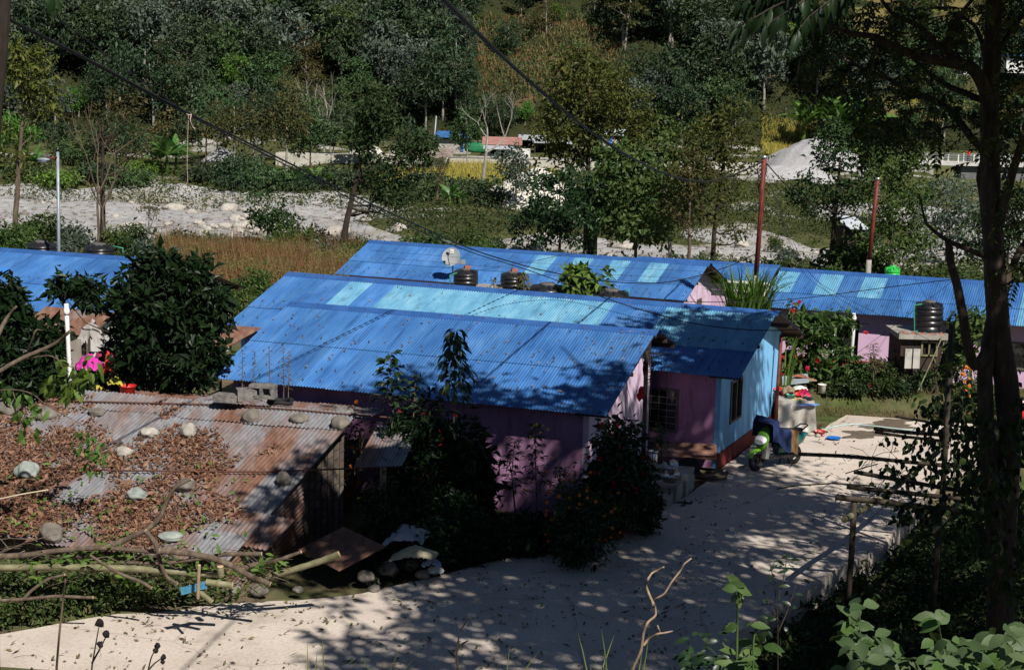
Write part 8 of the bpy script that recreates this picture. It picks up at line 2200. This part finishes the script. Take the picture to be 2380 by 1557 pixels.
for u0, v0, u1, v1, Y in [(1986, 1166, 1966, 1432, 31.2), (2183, 1200, 2164, 1450, 31.2), (2212, 752, 2190, 1160, 33.5)]:
    a, c = at(u0, v0, Y=Y), at(u1, v1, Y=Y); c[2] = min(c[2], float(gz(c[0], c[1])) - .1)
    MB().tube([a, (a + c) / 2 + [.02, 0, 0], c], [.06, .06, .065], 10).build('post', BAMBOOD, t)
cm = MB(); g = np.random.default_rng(95)
for (u, v, w_, h_, n, Y) in [(2120, 1040, 110, 60, 50, 35), (2100, 1090, 130, 50, 50, 33), (2080, 1130, 130, 40, 30, 32), (2230, 1010, 160, 120, 260, 35.5), (2320, 980, 140, 140, 300, 36), (2280, 1100, 220, 130, 360, 33), (2150, 1180, 120, 60, 70, 31), (2100, 1200, 90, 30, 24, 31), (2180, 950, 90, 90, 120, 36.5), (2350, 1200, 100, 100, 160, 31.5), (2250, 930, 120, 60, 120, 37), (2210, 860, 40, 160, 50, 34), (2300, 1120, 180, 120, 130, 26.0), (2290, 1230, 160, 160, 120, 25.6), (2340, 1330, 140, 120, 70, 25.3), (2290, 1020, 120, 90, 70, 26.3), (2360, 1000, 70, 120, 60, 26.3)]:
    for _ in range(n):
        b = at(u + g.normal(0, .32) * w_, v + g.normal(0, .32) * h_, Y=Y + g.normal(0, .5))
        cm.leaves(b[None], unit(np.array([[g.normal(0, .5), g.normal(0, .5), -.8]])), unit(np.array([[g.normal(0, .5), -.7, .6]])), g.uniform(.10, .20), g.uniform(.07, .12), 0, fine=True)
cm.build('vine_leaves', leafmat('bean_vine_leaves', [(.007, .014, .004), (.014, .027, .007), (.04, .068, .016)], trans=.2, objvar=0), t)
m = MB()
for _ in range(70):
    b = at(g.uniform(1990, 2330), g.uniform(1010, 1190), Y=g.uniform(31.5, 35)); P = [b]
    d = unit(g.normal(size=3) * [1, .6, .5])
    for k in range(6): d = unit(d + g.normal(0, .35, 3) - [0, 0, .12]); P.append(P[-1] + d * .16)
    m.tube(P, .006, 4, cap=False)
m.build('vine_stems', BARKD, t)['kind'] = 'stuff'
def cover(name, lab, cat, leafm, pts_fn, n, lift, r, per, L, Wd, seed, up=.5, flat=.75):
    g = np.random.default_rng(seed); P = pts_fn(g, n); m = MB()
    leaf_cloud(m, g, P + np.array([0, 0, lift]), r, per, L, Wd, up=up, flat=flat, fine=False)
    tag(m.build(name, leafm), lab, cat, kind='stuff')
def right_pts(g, n):
    P = ground_pts(g, n, 3.5, 16, 24.5, 40)
    q = uv(P); e = np.interp(q[:, 1], [1190, 1206, 1270, 1322, 1378, 1440, 1500, 1557, 1640], [2150, 2125, 2070, 1990, 1900, 1810, 1730, 1690, 1600])
    return P[(q[:, 0] > e + g.uniform(15, 140, len(P)))]
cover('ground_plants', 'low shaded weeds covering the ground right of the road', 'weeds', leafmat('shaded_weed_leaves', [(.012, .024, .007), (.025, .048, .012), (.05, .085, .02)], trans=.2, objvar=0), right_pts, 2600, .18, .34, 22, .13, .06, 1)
def left_pts(g, n):
    P = ground_pts(g, n, -11, -1.2, 26.4, 30)
    q = uv(P); e = np.interp(q[:, 0], [-300, 0, 230, 420, 640, 760, 960, 1060], [1520, 1466, 1426, 1402, 1390, 1386, 1346, 1322])
    return P[(q[:, 1] < e - 4) & (q[:, 0] < 1030) & ((q[:, 0] < 470) | (g.random(len(q)) < .9))]
cover('bank_weeds', 'green weeds on the bank between the log pile and the road', 'weeds', leafmat('bank_weed_leaves', [(.03, .055, .014), (.055, .09, .024), (.09, .13, .04), (.14, .12, .06)], objvar=0), left_pts, 4200, .22, .30, 16, .13, .06, 2)
def garden_pts(g, n):
    P = ground_pts(g, n, -3.2, 3.6, 29.6, 35.5)
    q = uv(P); e = np.interp(q[:, 0], [800, 960, 1060, 1250, 1440, 1520], [1386, 1352, 1326, 1278, 1234, 1196])
    return P[(q[:, 1] < e - 8) & (q[:, 0] > 860) & (q[:, 0] < 1500)]
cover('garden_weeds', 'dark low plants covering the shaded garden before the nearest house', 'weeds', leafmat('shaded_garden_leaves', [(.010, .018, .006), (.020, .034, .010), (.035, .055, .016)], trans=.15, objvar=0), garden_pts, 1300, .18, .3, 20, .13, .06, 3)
def back_pts(g, n):
    P = ground_pts(g, n, -14, -3.6, 37, 41.5); q = uv(P)
    return P[(q[:, 0] > 100)]
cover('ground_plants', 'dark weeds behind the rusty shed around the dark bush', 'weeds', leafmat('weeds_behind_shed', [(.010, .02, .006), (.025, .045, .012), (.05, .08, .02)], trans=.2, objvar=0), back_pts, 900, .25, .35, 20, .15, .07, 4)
def near_stem(name, lab, cat, stems, Y, leafspots, leafm, leaf, wide, seed, r=.006, barkm=None, heads=None, rad=.05):
    g = np.random.default_rng(seed)
    t = thing(name, lab, cat, at(stems[0][0][0], stems[0][0][1], Y=Y))
    m = MB()
    for pts in stems:
        P = np.array([at(u, v, Y=Y + .05 * math.sin(k * 2 + u)) for k, (u, v) in enumerate(pts)])
        q = np.linspace(0, 1, len(P) * 4); Q = np.stack([np.interp(q, np.linspace(0, 1, len(P)), P[:, i]) for i in range(3)], 1)
        Q[1:-1] = (Q[:-2] + 2 * Q[1:-1] + Q[2:]) / 4
        m.tube(Q, np.linspace(r, r * .5, len(Q)), 6)
    m.build('stem', barkm or leafm, t)
    if leafspots:
        cm = MB()
        for (u, v, w_, h_, n) in leafspots:
            for _ in range(n):
                b = at(u + g.uniform(-w_, w_) / 2, v + g.uniform(-h_, h_) / 2, Y=Y + g.normal(0, .18))
                a = g.uniform(0, 6.28)
                cm.leaves(b[None], unit(np.array([[math.cos(a), math.sin(a) * .7, g.normal(-.1, .35)]])), unit(np.array([[g.normal(.2, .35), g.normal(-.55, .3), .8]])), leaf * g.uniform(.65, 1.15), leaf * wide * g.uniform(.85, 1.1), 0, droop=.18, fold=.12, fine=True)
        cm.build('leaves', leafm, t)
    if heads:
        hm = MB(); col = heads[1]
        for (u, v, r_) in heads[0]:
            hm.blob(at(u, v, Y=Y), (r_, r_, r_ * 1.15), int(u), 2, .25)
        hm.build('seed_heads', col, t)
    return t
def ground_stems(us, v0=1760):
    return None
PALEW = leafmat('pale_round_weed_leaves', [(.045, .08, .03), (.07, .11, .046), (.10, .14, .065), (.06, .125, .02)], trans=.25, rough=.5, objvar=0)
near_stem('leafy_weed', 'pale green round leaved weed at the bottom, left of the other leafy one', 'weed', [[(2010, 1800), (2020, 1600), (2000, 1500), (1998, 1412)], [(2012, 1700), (1985, 1560), (1978, 1450)], [(2015, 1700), (2060, 1580), (2075, 1500)], [(2030, 1750), (2110, 1600), (2130, 1545)]], 5.0,
          [(1985, 1440, 50, 36, 7), (2000, 1412, 24, 16, 4), (1975, 1485, 40, 40, 6), (2020, 1500, 80, 40, 12), (2060, 1530, 110, 50, 22), (1985, 1545, 60, 36, 9), (2110, 1545, 110, 36, 18), (2040, 1490, 40, 30, 5)], PALEW, .072, .6, 1, r=.004)
near_stem('leafy_weed', 'sprawling pale green weed in the bottom right corner', 'weed', [[(2240, 1800), (2220, 1600), (2190, 1500), (2180, 1440)], [(2250, 1800), (2270, 1600), (2290, 1500)], [(2260, 1800), (2340, 1600), (2370, 1500)]], 4.8,
          [(2182, 1445, 40, 40, 6), (2185, 1490, 56, 44, 9), (2220, 1530, 110, 50, 26), (2290, 1510, 100, 50, 24), (2350, 1500, 80, 60, 20), (2370, 1540, 60, 40, 14), (2290, 1550, 180, 24, 26), (2370, 1465, 40, 20, 3), (2320, 1470, 60, 24, 6)], PALEW, .066, .6, 2, r=.004)
near_stem('drooping_weed', 'tall weed with drooping buds standing before the road at the bottom right', 'weed', [[(1712, 1800), (1712, 1557), (1714, 1450), (1714, 1390), (1718, 1362), (1726, 1358), (1732, 1370)], [(1714, 1400), (1708, 1378), (1702, 1388)], [(1714, 1395), (1722, 1378), (1726, 1392)], [(1750, 1800), (1750, 1540), (1752, 1480), (1760, 1458), (1772, 1462), (1780, 1490)]], 6.5,
          [(1735, 1456, 50, 16, 4), (1772, 1480, 34, 50, 5), (1712, 1365, 24, 20, 5), (1740, 1366, 14, 10, 2), (1700, 1520, 40, 60, 8), (1740, 1530, 50, 60, 9)], WEED, .085, .5, 3, r=.006,
          heads=([(1701, 1393, .010), (1726, 1395, .010), (1733, 1374, .010), (1716, 1398, .009), (1708, 1380, .008)], mat('pale_green_buds', [(.3, (.10, .16, .05)), (.7, (.45, .40, .28))], scale=60)))
near_stem('dry_stick', 'dry forked stick rising before the shaded road at the bottom', 'stick', [[(1440, 1720), (1468, 1557), (1491, 1511), (1495, 1470), (1505, 1445), (1525, 1430), (1522, 1408), (1516, 1395), (1528, 1389), (1545, 1379), (1562, 1350), (1580, 1328), (1590, 1310), (1607, 1297)], [(1519, 1404), (1508, 1380), (1500, 1358), (1506, 1345), (1515, 1331), (1530, 1324), (1543, 1317)], [(1495, 1500), (1506, 1485), (1528, 1472), (1545, 1470), (1563, 1466)], [(1535, 1474), (1530, 1460), (1528, 1452)]], 8.0, [], BARKG, .05, .4, 4, r=.0085, barkm=mat('dry_pale_stick', [(.3, (.16, .11, .07)), (.7, (.34, .26, .18))], scale=20, rough=.9))
near_stem('dry_stick', 'thin dark curved stick before the road left of the dry forked one', 'stick', [[(1072, 1720), (1064, 1557), (1061, 1504), (1071, 1463), (1091, 1432)], [(1062, 1510), (1075, 1495), (1088, 1488)]], 8.0, [], BARKD, .05, .4, 5, r=.007, barkm=BARKD)
HEADM = mat('dark_dry_seed_heads', (.012, .010, .010), rough=.9)
near_stem('seed_head_stem', 'dark dry seed heads on a thin stem at the bottom left', 'weed', [[(220, 1760), (212, 1557), (222, 1500), (230, 1455)], [(214, 1540), (236, 1500), (248, 1475)]], 3.4, [], BARKD, .05, .4, 6, r=.0024, barkm=BARKD, heads=([(231, 1447, .0085), (248, 1474, .0085), (233, 1496, .0065)], HEADM))
near_stem('seed_head_stem', 'small dark seed heads right of the taller ones at the bottom left', 'weed', [[(340, 1760), (344, 1557), (352, 1525), (364, 1505)], [(344, 1557), (360, 1540), (378, 1527)]], 3.4, [], BARKD, .05, .4, 7, r=.0022, barkm=BARKD, heads=([(367, 1500, .0065), (362, 1512, .0065), (381, 1527, .0062), (377, 1537, .0045)], HEADM))
near_stem('dry_stalk', 'single thin brown stalk left of the dark seed heads', 'weed', [[(122, 1760), (131, 1557), (138, 1470), (146, 1400), (152, 1345)]], 3.6, [], BARKD, .05, .4, 8, r=.0034, barkm=mat('brown_dry_stalk', (.11, .07, .05), rough=.9))
near_stem('dark_weed', 'thin dark leafy weed before the road edge at the lower right', 'weed', [[(1806, 1760), (1808, 1557), (1808, 1430), (1800, 1360), (1788, 1300)], [(1808, 1400), (1820, 1350), (1830, 1290)], [(1808, 1440), (1790, 1400), (1768, 1370)], [(1808, 1470), (1830, 1420), (1850, 1360)]], 9.0, [(1795, 1320, 40, 50, 7), (1825, 1310, 30, 60, 7), (1775, 1385, 30, 40, 5), (1842, 1385, 30, 50, 6), (1806, 1440, 50, 60, 8)], GL_LEAF, .06, .4, 9, r=.004, barkm=BARKD)
near_stem('dark_weed', 'low dark weeds at the bottom edge between the dry stick and the drooping weed', 'weed', [[(1640, 1760), (1645, 1557), (1650, 1500)], [(1620, 1760), (1612, 1557), (1600, 1490)]], 9.0, [(1640, 1510, 90, 80, 40), (1600, 1540, 60, 50, 18), (1690, 1540, 60, 60, 24)], GL_LEAF, .08, .42, 10, r=.004, barkm=BARKD)
GB = leafmat('near_grass_blades', [(.09, .13, .03), (.16, .18, .06)], trans=.3, objvar=0)
g = np.random.default_rng(97); m = MB()
for (u, v, n) in [(895, 1560, 8), (1180, 1560, 5), (1385, 1560, 6), (760, 1560, 5), (1440, 1560, 4)]:
    for _ in range(n):
        b = at(u + g.normal(0, 18), 1640, Y=6); L__ = g.uniform(.12, .3)
        m.leaves(b[None], unit(np.array([[g.normal(0, .35), g.normal(0, .2), 1]])), np.array([[g.normal(), -1, .2]]), L__, .006, 0, fine=True)
tag(m.build('near_grass', GB), 'thin grass blades along the bottom edge before the road', 'grass', kind='stuff')
mbk = MB(); P = ground_pts(np.random.default_rng(98), 1800, -7, 10, 3, 21)
q = uv(P + np.array([0, 0, .32])); P = P[q[:, 1] > 1580]
leaf_cloud(mbk, np.random.default_rng(99), P + np.array([0, 0, .08]), .22, 16, .12, .05)
tag(mbk.build('bank_cover', WEED), 'weeds on the steep bank below the camera', 'weeds', kind='stuff')
cam = bpy.data.cameras.new('camera'); co = bpy.data.objects.new('camera', cam); COL.objects.link(co)
cam.sensor_width = 36; cam.lens = 36 * FPX / W; cam.clip_start = .05; cam.clip_end = 2000
Rm = Matrix(((RT[0], UP[0], -_f[0]), (RT[1], UP[1], -_f[1]), (RT[2], UP[2], -_f[2])))
co.matrix_world = Matrix.Translation((0, 0, 10)) @ Rm.to_4x4()
SC.camera = co
EL, AZ = math.radians(46), math.radians(29)       # azimuth measured from straight behind the camera towards the right
sdir = Vector((math.sin(AZ) * math.cos(EL), -math.cos(AZ) * math.cos(EL), math.sin(EL)))
sl = bpy.data.lights.new('sun', 'SUN'); sl.energy = 5.0; sl.angle = math.radians(.53); sl.color = (1.0, .94, .86)
so = bpy.data.objects.new('sun', sl); COL.objects.link(so)
so.rotation_euler = (-sdir).to_track_quat('-Z', 'Y').to_euler()
wd = bpy.data.worlds.new('World'); SC.world = wd; wd.use_nodes = True
nt = wd.node_tree
bg = nt.nodes['Background']
sk = nt.nodes.new('ShaderNodeTexSky'); sk.sky_type = 'NISHITA'; sk.sun_disc = False
sk.sun_elevation = EL; sk.sun_rotation = math.atan2(sdir.x, sdir.y); sk.altitude = 1500; sk.air_density = .75; sk.dust_density = .3
nt.links.new(sk.outputs[0], bg.inputs['Color']); bg.inputs['Strength'].default_value = .05
vs = SC.view_settings
vs.view_transform = 'Standard'; vs.look = 'None'; vs.exposure = 0.3; vs.gamma = 1.0
SC.cycles.max_bounces = 5; SC.cycles.diffuse_bounces = 1; SC.cycles.glossy_bounces = 2; SC.cycles.transmission_bounces = 3; SC.cycles.transparent_max_bounces = 4
